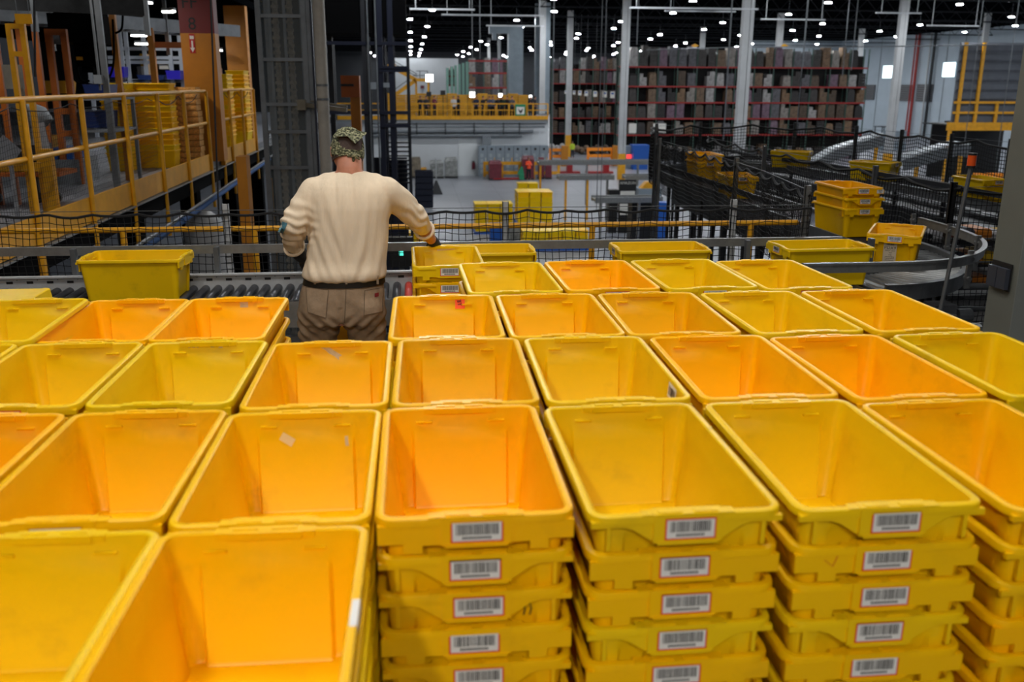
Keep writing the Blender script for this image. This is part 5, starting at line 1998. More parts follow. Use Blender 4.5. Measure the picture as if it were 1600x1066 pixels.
# yellow and orange structure between tower and pipe
YB = 17.0
for k, (xa, xb, yt, yb2, m_, lab) in enumerate(((466, 500, -60, 330, M_YELD, 'amber steel wall panel between the lift tower and the white pipe'),
                                           (532, 566, 118, 250, M_ORG, 'orange rounded chute panel behind the worker head'),
                                           (368, 398, 245, 440, M_YELD, 'yellow column foot seen below the raised deck'),
                                           (300, 345, 330, 440, M_WCOL, 'pale round-shouldered tank below the raised deck'))):
    Y = (17.0, 18.0, 11.0, 13.0)[k]
    a, c = aty(xa, yt, Y), aty(xb, yb2, Y)
    b = MB()
    if k == 1:
        zc = aty(550, 152, Y).z
        b.bb((a.x, Y, zc), (c.x, Y + 0.4, a.z))
        b2 = MB().bb((a.x + 0.16, Y + 0.02, -6), (c.x, Y + 0.38, zc - 0.001))
        r_ = thing('chute', 'orange topped yellow chute standing behind the worker head', 'chute', (0, 0, 0))
        b.obj('hopper', M_ORG, r_)
        b2.obj('column', M_YELD, r_)
        MB().bb((a.x + 0.0, Y - 0.03, aty(550, 133, Y).z - 0.02), (c.x - 0.1, Y - 0.001, aty(550, 133, Y).z + 0.02)).obj('strap', M_BLACK, r_)
    elif k == 3:
        x_ = (a.x + c.x) / 2
        b.loft([ell((x_, Y, z_), r__ , r__, 20, 2) for z_, r__ in ((-6, .28), (a.z - 0.25, .28), (a.z - .1, .22), (a.z, .08))])
        tag(b.obj('storage_tank', m_, smooth=50), lab, 'tank')
    else:
        b.bb((a.x, Y, max(c.z, -6) if k == 0 else -6), (c.x, Y + 0.25, a.z))
        tag(b.obj('wall_panel' if k == 0 else 'column_foot', m_), lab, 'panel' if k == 0 else 'column')
for i, (xa, xb, ya, yb3) in enumerate(((470, 500, 0, 50), (480, 498, 60, 78), (498, 500, 78, 160))):
    pass
tag(MB().bb(tuple(aty(350, 330, 8.2)), tuple(aty(360, 372, 8.25))).bb((aty(353, 330, 8.2).x, 8.2, -.0), (aty(357, 330, 8.2).x, 8.24, aty(350, 372, 8.2).z)).obj('marker_post', M_WALL), 'slim white marker post beyond the safety net', 'post')
# yellow braces low behind the net near the worker
for i, (xa, xb, Y) in enumerate(((424, 432, 12.5), (386, 392, 14), (445, 456, 13.0))):
    a = aty(xa, 280, Y)
    c = aty(xb, 440, Y)
    tag(MB().bb((a.x, Y, -6), (c.x, Y + 0.1, a.z + (0.3 if i else 0))).obj('steel_stanchion', M_YEL), ('narrow yellow stanchion in front of the lift tower', 'yellow stanchion at the foot of the lift tower corner', 'yellow stanchion beside the worker elbow')[i], 'support')

# ------------------------------------------------------------------ navy vertical reciprocating lift
vr = thing('goods_lift', 'dark navy open goods lift frame rising through the hall behind the worker', 'lift', (0, 0, 0))
VY = 26.0
for px in (512, 574, 598, 614):
    for y in (VY, VY + 2.0):
        x = aty(px, 200, VY).x
        MB().bb((x - 0.07, y - 0.07, -6), (x + 0.07, y + 0.07, 7.5)).obj('mast', M_NAVY if px > 590 else M_DARK, vr)
x0, x1 = aty(505, 200, VY).x, aty(640, 200, VY).x
MB().bb((x0, VY, aty(560, 52, VY).z), (x1 - 0.02, VY + 2.2, 7.6)).obj('upper_housing', M_VOID, vr)
for py in (68, 106, 110, 176, 196, 302):
    z = aty(600, py, VY).z
    MB().bb((aty(512 if py < 100 or 170 < py < 190 else 596, 200, VY).x, VY - 0.09, z - 0.045), (x1, VY - 0.03, z + 0.045)).obj('cross_beam', M_NAVY, vr)
for px in (580, 592):
    x = aty(px, 200, VY).x
    MB().cyl((x, VY - 0.15, -6), (x, VY - 0.15, 7), 0.025, 8).obj('conduit', M_STEEL, vr)
q = aty(584, 134, VY)
MB().bb((q.x - 0.08, VY - 0.2, q.z - 0.09), (q.x + 0.08, VY - 0.11, q.z + 0.09)).obj('control_box', M_GREY, vr)
q = aty(604, 133, VY)
MB().bb((q.x - 0.08, VY - 0.2, q.z - 0.06), (q.x + 0.08, VY - 0.11, q.z + 0.06)).obj('control_box', M_GREY, vr)
# ladder-like stair tower on its flank
st = thing('stair_tower', 'black slatted stair tower beside the goods lift', 'stairs', (0, 0, 0))
SY = 30.0
xa, xb = aty(606, 250, SY).x, aty(641, 250, SY).x
for x in (xa, xb):
    MB().bb((x - 0.05, SY, -6), (x + 0.05, SY + 0.1, aty(620, 60, SY).z)).obj('stringer', M_DARK, st)
for i, py in enumerate((192, 210, 222, 229, 236, 243, 250, 257, 264, 271, 278, 285)):
    z = aty(620, py, SY).z
    MB().bb((xa, SY, z - 0.04), (xb, SY + 0.35, z)).obj('tread', M_DARK, st)
MB().bb((xa - 0.6, SY + 0.5, -6), (xb - 0.1, SY + 0.6, aty(600, 248, SY).z)).obj('side_panel', M_NAVY, st)
# hanging black cables in front
for k, (px, pt_, pb_, Y) in enumerate(((328, 0, 340, 10.5), (53, 40, 120, 8.3))):
    a, c = aty(px, -30, Y), aty(px + (14 if k == 0 else 2), pb_, Y)
    tag(MB().tube([a, a.lerp(c, .5), c], 0.010, 6).obj('hanging_cable', M_BLACK), ('thin black cable hanging across the gap beside the lettered column', 'short black cable hanging at the slim gate frame')[k], 'cable')
# ------------------------------------------------------------------ the big hall below and beyond
GZ = -6.0
CEIL = 9.4
struct(MB().bb((-40, 7.5, GZ - 0.2), (82, 255, GZ)).obj('floor', M_CONC))
struct(MB().bb((-40, 14, CEIL), (82, 255, CEIL + 0.3)).obj('ceiling', M_CEIL))
struct(MB().bb((78.0, 20, GZ), (78.4, 170, CEIL)).obj('wall_right', M_WALLR))
struct(MB().bb((-40, 250, GZ), (82, 250.4, CEIL)).obj('wall_back', mat('dimmed_end_wall', rgb(44, 46, 50), 0.8)))  # dark colour stands in for the dim depth behind the racks
struct(MB().bb((60.0, 170, GZ), (82, 170.4, CEIL)).obj('wall_back', M_WALLR))


def P(px, py, Y):
    return aty(px, py, Y)


# near annexe wall under the gallery
WY = 83.0
wa, wb = P(560, 200, WY).x, P(857, 200, WY).x
gz_ = P(700, 183, WY).z
struct(MB().bb((wa, WY, GZ), (wb, WY + 0.3, gz_ - 0.5)).obj('wall_front', M_WALL))
struct(MB().bb((wb - 0.3, WY + 0.3, GZ), (wb, WY + 14, gz_ - 0.5)).obj('wall_side', M_WALL))
# door and pipes on it
a, c = P(716, 218, WY), P(745, 270, WY)
struct(MB().bb((a.x, WY - 0.05, GZ), (c.x, WY - 0.001, a.z)).obj('door_1', mat('door_white', rgb(214, 218, 220), 0.6)))
for i, (py, r_) in enumerate(((198, 0.10), (205, 0.16), (212, 0.12))):
    z = P(700, py, WY - 0.4).z
    tag(MB().cyl((wa + 1, WY - 0.4, z), (wb - 0.4 - i, WY - 0.4, z), r_, 10).obj('wall_pipe', M_GREY, smooth=40),
        'grey pipe running along the white annexe wall, %s of three from the top' % ORD[i], 'pipe', 'pipes on the annexe wall')
for i, px in enumerate((651, 696, 741, 787, 812)):
    a = P(px, 189, WY - 0.7)
    c = P(px, 210, WY - 0.7)
    tag(MB().cyl((a.x, WY - 0.6, c.z), (a.x, WY - 0.6, gz_ - 0.45), 0.05, 6).obj('pipe_hanger', M_DARK), 'thin dark pipe hanger below the gallery edge, %s along' % ORD[i], 'hanger', 'pipe hangers below the gallery')
tag(MB().bb((P(752, 0, WY).x, WY - 0.5, P(760, 227, WY).z), (P(766, 0, WY).x, WY - 0.02, P(760, 212, WY).z)).obj('wall_duct', M_GREY), 'short grey duct above the first electrical cabinet', 'duct')
fe = thing('fire_extinguisher', 'red fire extinguisher on the white annexe wall beside the door', 'fire extinguisher', tuple(P(740, 258, WY - 0.25)))
MB().cyl((0, 0, -0.35), (0, 0, 0.25), 0.16, 12).obj('cylinder', M_REDW, fe, smooth=40)
MB().bb((-0.08, -0.05, 0.25), (0.08, 0.05, 0.36)).bb((-0.16, -0.02, 0.30), (-0.08, 0.02, 0.34)).obj('valve', M_BLACK, fe)
# gallery slab, fascia, railing
GA, GB = P(596, 183, WY - 1).x, P(858, 183, WY - 1).x
struct(MB().bb((GA - 4, WY - 0.3, gz_ - 0.5), (GB, WY + 12, gz_)).obj('floor', M_GREY))
struct(MB().bb((GA - 4, WY - 0.36, P(700, 187, WY - .3).z), (GB, WY - 0.305, P(700, 181, WY - .3).z)).obj('trim_4', M_YEL))
gr_ = thing('gallery_railing', 'yellow railing along the gallery where people stand', 'railing')
yr = WY - 0.2
zt_, zm_ = P(700, 162, yr).z, P(700, 172, yr).z
MB().bb((GA - 4, yr - 0.03, zt_ - 0.05), (GB, yr + 0.03, zt_ + 0.04)).obj('top_rail', M_YEL, gr_)
MB().bb((GA - 4, yr - 0.03, zm_ - 0.035), (GB, yr + 0.03, zm_ + 0.035)).obj('mid_rail', M_YEL, gr_)
for px in (615, 638, 660, 683, 706, 728, 738, 757, 776, 795, 813, 833, 856):
    x = P(px, 170, yr).x
    MB().bb((x - 0.05, yr - 0.04, gz_), (x + 0.05, yr + 0.04, zt_)).obj('post', M_YEL, gr_)
# yellow tote wall behind the people
y0 = WY + 3.0
xa, xb = P(602, 150, y0), P(826, 150, y0)
zt2 = P(700, 148, y0).z
nst = 14
for i in range(nst):
    xs = xa.x + (xb.x - xa.x) * i / nst
    xe = xa.x + (xb.x - xa.x) * (i + 1) / nst - 0.04
    q = MB()
    hh = zt2 - gz_ + (0.0 if i % 3 else 0.12)
    for k in range(9):
        q.bb((xs, y0, gz_ + 0.01 + hh * k / 9), (xe, y0 + 0.9, gz_ + hh * (k + 0.93) / 9))
    o = q.obj('crate_stack', M_YEL)
    tag(o, 'yellow crate stack lined up behind the people on the gallery, %s from the yellow stair' % ORD[i], 'crates', 'crate stacks along the gallery')
# banner with a white shape and dark wing
b0, b1 = P(805, 163, yr - 0.1), P(821, 186, yr - 0.1)
bn = thing('banner', 'green banner with a white square and dark wing mark hung on the gallery railing', 'banner', (b0.x, yr - 0.12, b1.z))
Wb, Hb = b1.x - b0.x, b0.z - b1.z
MB().bb((0, 0, 0), (Wb, 0.02, Hb)).obj('cloth', mat('banner_green', rgb(16, 124, 84), 0.7), bn)
MB().bb((Wb * .12, -0.012, Hb * .32), (Wb * .88, -0.002, Hb * .82)).obj('white_field', M_WHITE, bn)
MB().prism([(Wb * .25, Hb * .72), (Wb * .5, Hb * .56), (Wb * .78, Hb * .74), (Wb * .68, Hb * .5), (Wb * .56, Hb * .40), (Wb * .6, Hb * .36), (Wb * .5, Hb * .38), (Wb * .38, Hb * .5)], -0.022, -0.013).obj('wing_mark', M_INK, bn)
MB().bb((Wb * .2, -0.012, Hb * .14), (Wb * .8, -0.002, Hb * .20)).obj('lettering', M_WHITE, bn)


# small standing people
def person_meshes(pose):
    h = MB()
    h.ball((0, 0, 1.63), (0.085, 0.10, 0.125), 10, 8)
    h.chain([(0, 0, 1.36), (0, 0, 1.52)], [0.06, 0.055], 8)
    h.loft([ell((0, 0, z), rx, ry_, 14) for z, rx, ry_ in ((0.86, .15, .10), (1.05, .14, .10), (1.25, .17, .115), (1.40, .16, .10), (1.46, .08, .07))])
    for s in (-1, 1):
        if pose == 1:
            arm = [(s * 0.19, 0, 1.38), (s * 0.25, -0.02, 1.14), (s * 0.12, -0.22, 1.22)]
        elif pose == 2 and s > 0:
            arm = [(s * 0.19, 0, 1.38), (s * 0.30, -0.14, 1.44), (s * 0.16, -0.26, 1.60)]
        else:
            arm = [(s * 0.19, 0, 1.38), (s * 0.24, 0.02, 1.12), (s * 0.22, -0.06, 0.88)]
        h.chain(arm, [0.055, 0.045, 0.034], 8)
        h.ball(Vector(arm[-1]) + Vector((0, -0.02, -0.05)), (0.035, 0.03, 0.06), 8, 6)
        h.chain([(s * 0.09, 0, 0.90), (s * 0.11, 0, 0.48), (s * 0.12, 0.01, 0.07)], [0.085, 0.06, 0.045], 8)
        h.chain([(s * 0.12, 0.0, 0.05), (s * 0.13, -0.13, 0.04)], [0.045, 0.038], 8)
    o = fuse(h, 'person', [M_SKIN], 0.022, 3)
    body_me = o.data
    bpy.data.objects.remove(o)
    t = MB()
    t.loft([ell((0, 0, z), rx, ry_, 14) for z, rx, ry_ in ((0.84, .175, .125), (1.05, .165, .12), (1.25, .195, .135), (1.40, .18, .12), (1.47, .09, .085))])
    for s in (-1, 1):
        if pose == 1:
            arm = [(s * 0.19, 0, 1.38), (s * 0.25, -0.02, 1.14), (s * 0.16, -0.15, 1.19)]
        elif pose == 2 and s > 0:
            arm = [(s * 0.19, 0, 1.38), (s * 0.30, -0.14, 1.44), (s * 0.22, -0.20, 1.52)]
        else:
            arm = [(s * 0.19, 0, 1.38), (s * 0.24, 0.02, 1.12), (s * 0.23, -0.03, 0.98)]
        t.chain(arm, [0.072, 0.060, 0.050], 8)
    o = fuse(t, 'jacket', [mat('clothing', (0.1, 0.1, 0.1, 1), 0.85, objcol=True)], 0.024, 2)
    top_me = o.data
    bpy.data.objects.remove(o)
    t = MB()
    t.loft([ell((0, 0, z), rx, ry_, 14) for z, rx, ry_ in ((0.80, .17, .125), (0.95, .165, .12))])
    for s in (-1, 1):
        t.chain([(s * 0.09, 0, 0.86), (s * 0.11, 0, 0.48), (s * 0.12, 0.01, 0.12)], [0.10, 0.078, 0.065], 8)
    o = fuse(t, 'trousers', [mat('clothing', (0, 0, 0, 1))], 0.024, 2)
    leg_me = o.data
    bpy.data.objects.remove(o)
    hr_ = MB().ball((0, 0.015, 1.67), (0.092, 0.105, 0.105), 10, 8)
    return body_me, top_me, leg_me, hr_.mesh('hair', [M_HAIR], 60)


PM = {k: person_meshes(k) for k in (0, 1, 2)}


def small_person(x, y, z, rz, pose, top, leg, label, s=1.0, group=None):
    bm2, tm, lm, hm = PM[pose]
    o = link('person', bm2, None, (x, y, z), rz)
    o.scale = (s, s, s)
    tag(o, label, 'person', group)
    a = link('jacket', tm, o)
    a.color = top
    a = link('trousers', lm, o)
    a.color = leg
    link('hair', hm, o)
    return o


DK = rgb(24, 24, 30)
people = ((657, 'black', DK, 1, 0.3), (666, 'dark grey', rgb(52, 52, 58), 0, -0.4), (679, 'maroon', rgb(90, 20, 40), 1, 0.8), (709, 'white', rgb(190, 190, 192), 0, 0.2), (716, 'black', DK, 2, -1.0),
          (744, 'navy', rgb(34, 42, 70), 0, 0.1), (755, 'black', DK, 2, 0.6), (765, 'slate blue', rgb(60, 70, 96), 1, -0.2), (770, 'grey', rgb(96, 100, 110), 0, 0.5), (778, 'black', DK, 2, 0.0),
          (785, 'dark green', rgb(30, 50, 40), 1, 2.8), (792, 'black', DK, 0, -0.6), (800, 'grey', rgb(70, 72, 80), 1, 0.2), (829, 'black', DK, 1, 0.4), (836, 'charcoal', rgb(44, 44, 50), 0, 1.0))
near = {0: 'nearest', }
for i, (px, cn, col, pose, rz) in enumerate(people):
    pp = P(px, 170, WY + 0.6 + (i % 3) * 0.5)
    small_person(pp.x, pp.y, gz_ + 0.002, rz, pose, col, DK, 'person in a %s top on the gallery, %s of fifteen from the stair' % (cn, ORD[i]), 1.0, 'people on the gallery')
# lit video panels on stands
for i, (px, py, s_) in enumerate(((671, 122, 11), (738, 148, 8), (782, 149, 5.5), (829, 151, 4))):
    p = P(px, py, WY + 2.6)
    w2 = s_ * WY / 1450 / 2
    t = thing('video_light', ('large lit square video lamp high above the gallery', 'square video lamp glowing among the people on the gallery', 'small video lamp next to the tall duct', 'smallest video lamp beside the white column on the gallery')[i], 'lamp', (p.x, p.y, gz_))
    MB().bb((-w2, 0, p.z - gz_ - w2), (w2, 0.05, p.z - gz_ + w2)).obj('light_panel', M_PANELL, t)
    MB().bb((-w2 * 1.05, 0.051, p.z - gz_ - w2 * 1.05), (w2 * 1.05, 0.12, p.z - gz_ + w2 * 1.05)).obj('housing', M_BLACK, t)
    MB().cyl((0, 0.08, 0), (0, 0.08, p.z - gz_ - w2), 0.03, 6).obj('stand', M_BLACK, t)
for i, (px, py) in enumerate(((670, 147), (692, 145))):
    p = P(px, py, WY + 2)
    t = thing('camera_monitor', ('dark monitor on a stand over the crowd, beside the large video lamp', 'dark monitor on a stand over the crowd, second from the stair')[i], 'monitor', (p.x, p.y, gz_))
    MB().bb((-0.22, 0, p.z - gz_ - 0.2), (0.22, 0.1, p.z - gz_ + 0.2)).obj('screen', M_DARK, t)
    MB().cyl((0, 0.05, 0), (0, 0.05, p.z - gz_ - 0.2), 0.03, 6).obj('stand', M_DARK, t)

# yellow zigzag stair against the far wall
sy_ = 96.0
stt = thing('gallery_stair', 'yellow zigzag steel stair climbing behind the gallery', 'stairs')


def PP(px, py):
    return P(px, py, sy_)


for (a, c) in (((612, 104), (650, 125)), ((650, 125), (615, 150))):
    MB().bar(PP(*a), PP(*c), 0.3, 0.38).obj('stringer', M_YEL, stt)
MB().bar(PP(650, 125), PP(669, 125), 0.9, 0.3).obj('landing', M_YEL, stt)
MB().bar(PP(606, 103), PP(618, 103), 0.9, 0.3).obj('landing', M_YEL, stt)
for px, ya in ((669, 126), (650, 127), (612, 104)):
    a, c = PP(px, ya), PP(px, 152)
    MB().bb((a.x - 0.1, sy_, gz_), (a.x + 0.1, sy_ + 0.2, a.z)).obj('post', M_YEL, stt)
for (a, c) in (((615, 95), (652, 116)), ((650, 116), (615, 141)), ((615, 99), (652, 120)), ((650, 111), (668, 111)), ((650, 118), (668, 118)), ((668, 111), (668, 125)), ((656, 111), (656, 125)), ((630, 104), (630, 113)), ((640, 110), (640, 119))):
    MB().bar(PP(*a), PP(*c), 0.06, 0.06).obj('handrail', M_DARK, stt)
# lit far wall behind it
hw0, hw1 = P(612, 100, 128), P(716, 100, 128)
struct(MB().bb((hw0.x, 128, GZ), (hw1.x, 128.3, P(650, 91, 128).z)).obj('wall_far', M_WALL))
p = P(660, 136, 127.8)
tag(MB().bb((p.x - .25, 127.7, p.z - .2), (p.x + .25, 127.95, p.z + .2)).obj('wall_mounted_alarm', M_REDW), 'small red alarm device on the far white wall', 'alarm')

# electrical cabinets
cy = WY - 1.2
for i in range(8):
    xa_ = P(748 + i * 13.6, 250, cy).x
    xb_ = P(748 + (i + 1) * 13.6, 250, cy).x - 0.03
    zt = P(750, 228, cy).z
    cb = thing('electrical_cabinet', 'grey electrical cabinet against the annexe wall, %s from the fire extinguisher' % ORD[i], 'cabinet', (xa_, cy, GZ), 0, 'electrical cabinets in a line')
    w_ = xb_ - xa_
    MB().bb((0, 0, 0), (w_, 0.9, zt - GZ)).obj('body', M_CABGREY, cb)
    MB().bb((w_ * .38, -0.03, (zt - GZ) * 0.86), (w_ * .62, -0.001, (zt - GZ) * 0.93)).obj('meter', M_BLACK, cb)
    for k in range(4):
        MB().bb((w_ * .2, -0.02, (zt - GZ) * (0.12 + 0.17 * k)), (w_ * .55, -0.001, (zt - GZ) * (0.24 + 0.17 * k))).obj('drawer', mat('cabinet_light', rgb(150, 160, 168), 0.5), cb)
    MB().bb((w_ * .80, -0.02, (zt - GZ) * .45), (w_ * .88, -0.001, (zt - GZ) * .62)).obj('warning_label', M_YEL if i % 2 else M_WHITE, cb)


# guard rails on the floor
def floor_rail(px0, px1, Y, label, m_=M_YEL, ps=3, name='floor_guard_rail', pyt=253, rails=(0.92, 0.35), pw=0.22, rh=0.28):
    a, c = P(px0, pyt, Y), P(px1, pyt, Y)
    t = thing(name, label, 'guard rail', (a.x, Y, GZ))
    W_, H_ = c.x - a.x, a.z - GZ
    for k in range(ps):
        x = W_ * k / (ps - 1)
        MB().bb((x - pw / 2, -pw / 2, 0), (x + pw / 2, pw / 2, H_)).obj('post', m_, t)
    for r_ in rails:
        MB().bb((0, -pw / 2 - 0.08, H_ * r_ - rh / 2), (W_, -pw / 2 - 0.001, H_ * r_ + rh / 2)).obj('rail', m_, t)
    return t


floor_rail(757, 812, 80.5, 'yellow floor guard rail in front of the electrical cabinets')
floor_rail(834, 873, 80.0, 'yellow floor guard rail next to the red wrapped pallets beyond the vest wearer')
floor_rail(919, 956, 93.0, 'black and orange barrier standing between the two white columns', mat('barrier_orange', rgb(240, 140, 20), 0.5), 2, pyt=231, rails=(0.92, 0.55, 0.15), rh=0.3)
floor_rail(860, 882, 93.0, 'orange barrier rails beside the first white column', mat('barrier_orange', (0, 0, 0, 1)), 2, pyt=232, rails=(0.92, 0.55, 0.15), rh=0.3)
tag(MB().bb((P(878, 228, 92).x, 92, GZ), (P(888, 228, 92).x, 92.6, P(880, 228, 92).z)).obj('bollard_box', M_YELD), 'square orange-yellow protector at the first white column', 'protector')
tag(MB().bb((P(959, 228, 92).x, 92, GZ), (P(967, 228, 92).x, 92.6, P(960, 228, 92).z)).obj('bollard_box', M_YELD), 'square orange-yellow protector beside the thick white column', 'protector')


# wrapped pallets
def py_front(px):
    return 760 < px < 860


def wrapped(px, pyb, wpx, pyt, m_, label, name='wrapped_pallet', base=M_BLACK, Y=None, grp=None):
    p = atz(px, pyb, GZ)
    Y = p.y
    w_ = wpx * Y / 1450
    Y = min(Y, (80.2 if py_front(px) else 82.0) - w_)
    h_ = P(px, pyt, Y).z - GZ
    t = thing(name, label, 'pallet load', (p.x, Y, GZ), rnd.uniform(-.05, .05), grp)
    MB().bb((-w_ / 2, 0, 0.0), (w_ / 2, w_, 0.14)).obj('pallet', base, t)
    q = MB()
    rr = []
    for k, z in enumerate((0.141, h_ * 0.3, h_ * 0.6, h_ * 0.85, h_)):
        f = 0.5 * (1 - 0.06 * rnd.random() - (0.18 if k == 4 else 0))
        rr.append([Vector((w_ * f * math.copysign(1, ca), w_ / 2 + w_ * f * math.copysign(1, sa), z + rnd.uniform(-.03, .03))) + Vector((ca, sa, 0)) * 0.0 for ca, sa in ((-1, -1), (1, -1), (1, 1), (-1, 1))])
    q.loft(rr)
    q.obj('load', m_, t)
    return t


wrapped(768, 274, 19, 252, M_REDW, 'red film-wrapped pallet at the near end of the yellow guard rail')
wrapped(817, 274, 18, 244, M_REDW, 'tall red film-wrapped pallet behind the person in the orange vest')
wrapped(842, 277, 9, 246, M_REDW, 'narrow red film-wrapped stack next to the cabinets corner')
wrapped(850, 275, 10, 256, M_REDW, 'short red film-wrapped load next to the second guard rail')
M_BOXES = mat('mixed_boxes', rgb(134, 122, 104), 0.7, noise=0.7, scale=2.5)
M_BOXD = mat('mixed_boxes_dark', rgb(84, 78, 74), 0.7, noise=0.7, scale=2.5)
M_FILM = mat('stretch_film_load', rgb(150, 152, 150), 0.3, noise=0.7, scale=3)
wrapped(650, 276, 15, 246, M_BOXES, 'mixed box pallet at the dark lift, under the annexe wall')
wrapped(662, 274, 9, 262, M_YEL, 'small yellow drum load between two box pallets')
wrapped(682, 277, 21, 251, M_FILM, 'film-wrapped mixed pallet, second from the annexe door')
wrapped(705, 277, 19, 247, M_FILM, 'film-wrapped pallet beside the annexe door')
# dark blue bin tower
for i in range(6):
    p0 = P(648, 270 + 9 * i, 62)
    p1 = P(677, 278 + 9 * i, 62)
    zb3 = GZ + 0.40 * (5 - i)
    w_ = p1.x - p0.x
    t = MB()
    t.loft([[Vector((sx_ * w_ / 2 * f, sy_ * .5 * f, z)) for sx_, sy_ in ((-1, -1), (1, -1), (1, 1), (-1, 1))] for z, f in ((0, .9), (0.03, .96), (0.33, .98), (0.33, 1.0), (0.385, 1.0), (0.385, .92), (0.05, .90))])
    o = t.obj('stacking_bin', M_NAVY, None, ((p0.x + p1.x) / 2, 62, zb3 + 0.001))
    tag(o, 'navy stacking bin, %s from the floor in the pile next to the stair tower' % ORD[5 - i], 'bin', 'navy stacking bins')
# vest wearer, pallet jack, cone, sacks
p = atz(826, 281, GZ)
small_person(p.x, p.y, GZ + 0.002, 0.3, 1, rgb(240, 80, 40), rgb(26, 26, 34), 'person in an orange high-visibility vest standing by the red wrapped pallets', 1.08)
p = atz(894, 247, GZ)
small_person(p.x, p.y, GZ + 0.002, 2.6, 0, rgb(190, 210, 60), rgb(40, 44, 60), 'person in a yellow high-visibility vest far off beside the first white column', 1.05)
p = atz(795, 282, GZ)
t = thing('pallet_jack', 'red low pallet jack with a green handle cover parked on the open floor', 'pallet jack', tuple(p))
MB().bb((-1.3, 0, 0.08), (0.9, 0.22, 0.16)).bb((-1.3, 0.45, 0.08), (0.9, 0.67, 0.16)).obj('fork', mat('jack_red', rgb(150, 24, 28), 0.5), t)
MB().bb((0.9, 0, 0.05), (1.3, 0.67, 0.5)).prism([(0.75, 0.5), (1.3, 0.5), (1.2, 1.1), (1.05, 1.1)], 0.1, 0.5).obj('handle_cover', mat('jack_green', rgb(30, 130, 90), 0.5), t)
p = atz(682, 303, GZ)
t = thing('hand_truck', 'dark triangular floor stand with a pale handle near the bin pile', 'stand', tuple(p))
MB().loft([[Vector((-.45, -.4, 0)), Vector((.45, -.4, 0)), Vector((.45, .4, 0)), Vector((-.45, .4, 0))], [Vector((-.06, -.06, 1.0)), Vector((.06, -.06, 1.0)), Vector((.06, .06, 1.0)), Vector((-.06, .06, 1.0))]]).obj('base', M_DARK, t)
MB().cyl((0, 0, 1.0), (0, 0, 2.6), 0.04, 8).obj('handle', M_WCOL, t)
p = atz(768, 278, GZ)
tag(MB().bb((p.x - .8, p.y - 1.2, GZ), (p.x + .8, p.y - .6, GZ + 0.18)).bb((p.x - .5, p.y - 1.15, GZ + .18), (p.x + .3, p.y - .7, GZ + 0.3)).obj('loose_sack', M_FILM), 'loose pale sacks lying at the foot of the red wrapped pallet', 'sack')

# pallets of yellow totes standing on the hall floor (seen through the net)
ME_BT = MB().loft([[Vector((sx_ * 0.305 * f, sy_ * 0.2 * f, z)) for sx_, sy_ in ((-1, -1), (1, -1), (1, 1), (-1, 1))] for z, f in ((0, .9), (0.235, .95), (0.235, 1.0), (0.265, 1.0))]).mesh('lidded_tote', [M_TOTE])


def tote_pallet(px, pyb, nx, ny, nz, label, colr=LEMON, s=1.0):
    p = atz(px, pyb, GZ)
    q = MB().bb((p.x - nx * .32 * s, p.y, GZ), (p.x + nx * .32 * s, p.y + ny * 0.42 * s, GZ + 0.14))
    tag(q.obj('pallet', M_BLUE), 'blue pallet under ' + label, 'pallet')
    for k in range(nz):
        for j in range(ny):
            if 0 < k < nz - 1 and 0 < j < ny - 1:
                continue
            for i in range(nx):
                if 0 < i < nx - 1 and j > 0 and k < nz - 1:
                    continue
                o = link('lidded_tote', ME_BT, None, (p.x + (i - (nx - 1) / 2) * 0.625 * s, p.y + (j + .5) * 0.415 * s, GZ + 0.142 + k * 0.268 * s))
                o.scale = (s, s, s)
                o.color = rnd.choice((LEMON, AMBER, LEMON))
                tag(o, 'closed yellow tote in ' + label, 'tote', 'closed totes in ' + label)


tote_pallet(772, 366, 3, 3, 5, 'the tote block on the hall floor nearer the worker', s=1.12)
tote_pallet(836, 352, 3, 4, 6, 'the tall tote block on the hall floor beside the slotted post', s=1.1)
tote_pallet(825, 325, 2, 2, 5, 'the small tote block standing farthest out on the hall floor', s=1.1)
tote_pallet(868, 392, 5, 3, 3, 'the low wide tote block seen just above the conveyor', s=1.05)
tote_pallet(660, 404, 2, 2, 4, 'the small tote block beyond the gloved hand', s=1.0)
p = atz(785, 380, GZ)
for i, (dx, m_, lab) in enumerate(((-0.3, M_BLUE, 'blue'), (0.5, M_FILM, 'grey'), (1.3, M_BOXES, 'brown'), (2.0, M_FILM, 'silver'), (2.7, M_BOXD, 'dark'))):
    q = MB().box((p.x + dx, p.y, GZ + 0.5), (0.7, 0.8, 1.0), 0, rz=0.1 * i)
    tag(q.obj('bagged_parcel', m_), '%s bagged parcel heap on the hall floor between the tote blocks' % lab, 'parcel')


# grey roller tables across the hall floor
def table_line(px0, px1, py, Y, label, posts, drop=1.0, m_=M_GALV):
    a, c = P(px0, py, Y), P(px1, py, Y)
    t = thing('roller_table', label, 'conveyor', (0, 0, 0))
    MB().bb((a.x, Y, a.z - 0.18), (c.x, Y + 0.08, a.z + 0.1)).bb((a.x, Y + 1.0, a.z - 0.18), (c.x, Y + 1.08, a.z + 0.1)).bb((a.x, Y + .08, a.z - .1), (c.x, Y + 1.0, a.z)).obj('bed', m_, t)
    for px in posts:
        x = P(px, py, Y).x
        MB().bb((x - 0.06, Y + 0.1, GZ), (x + 0.06, Y + 0.25, a.z - 0.18)).obj('leg', M_YEL if px % 2 else m_, t)
    return t


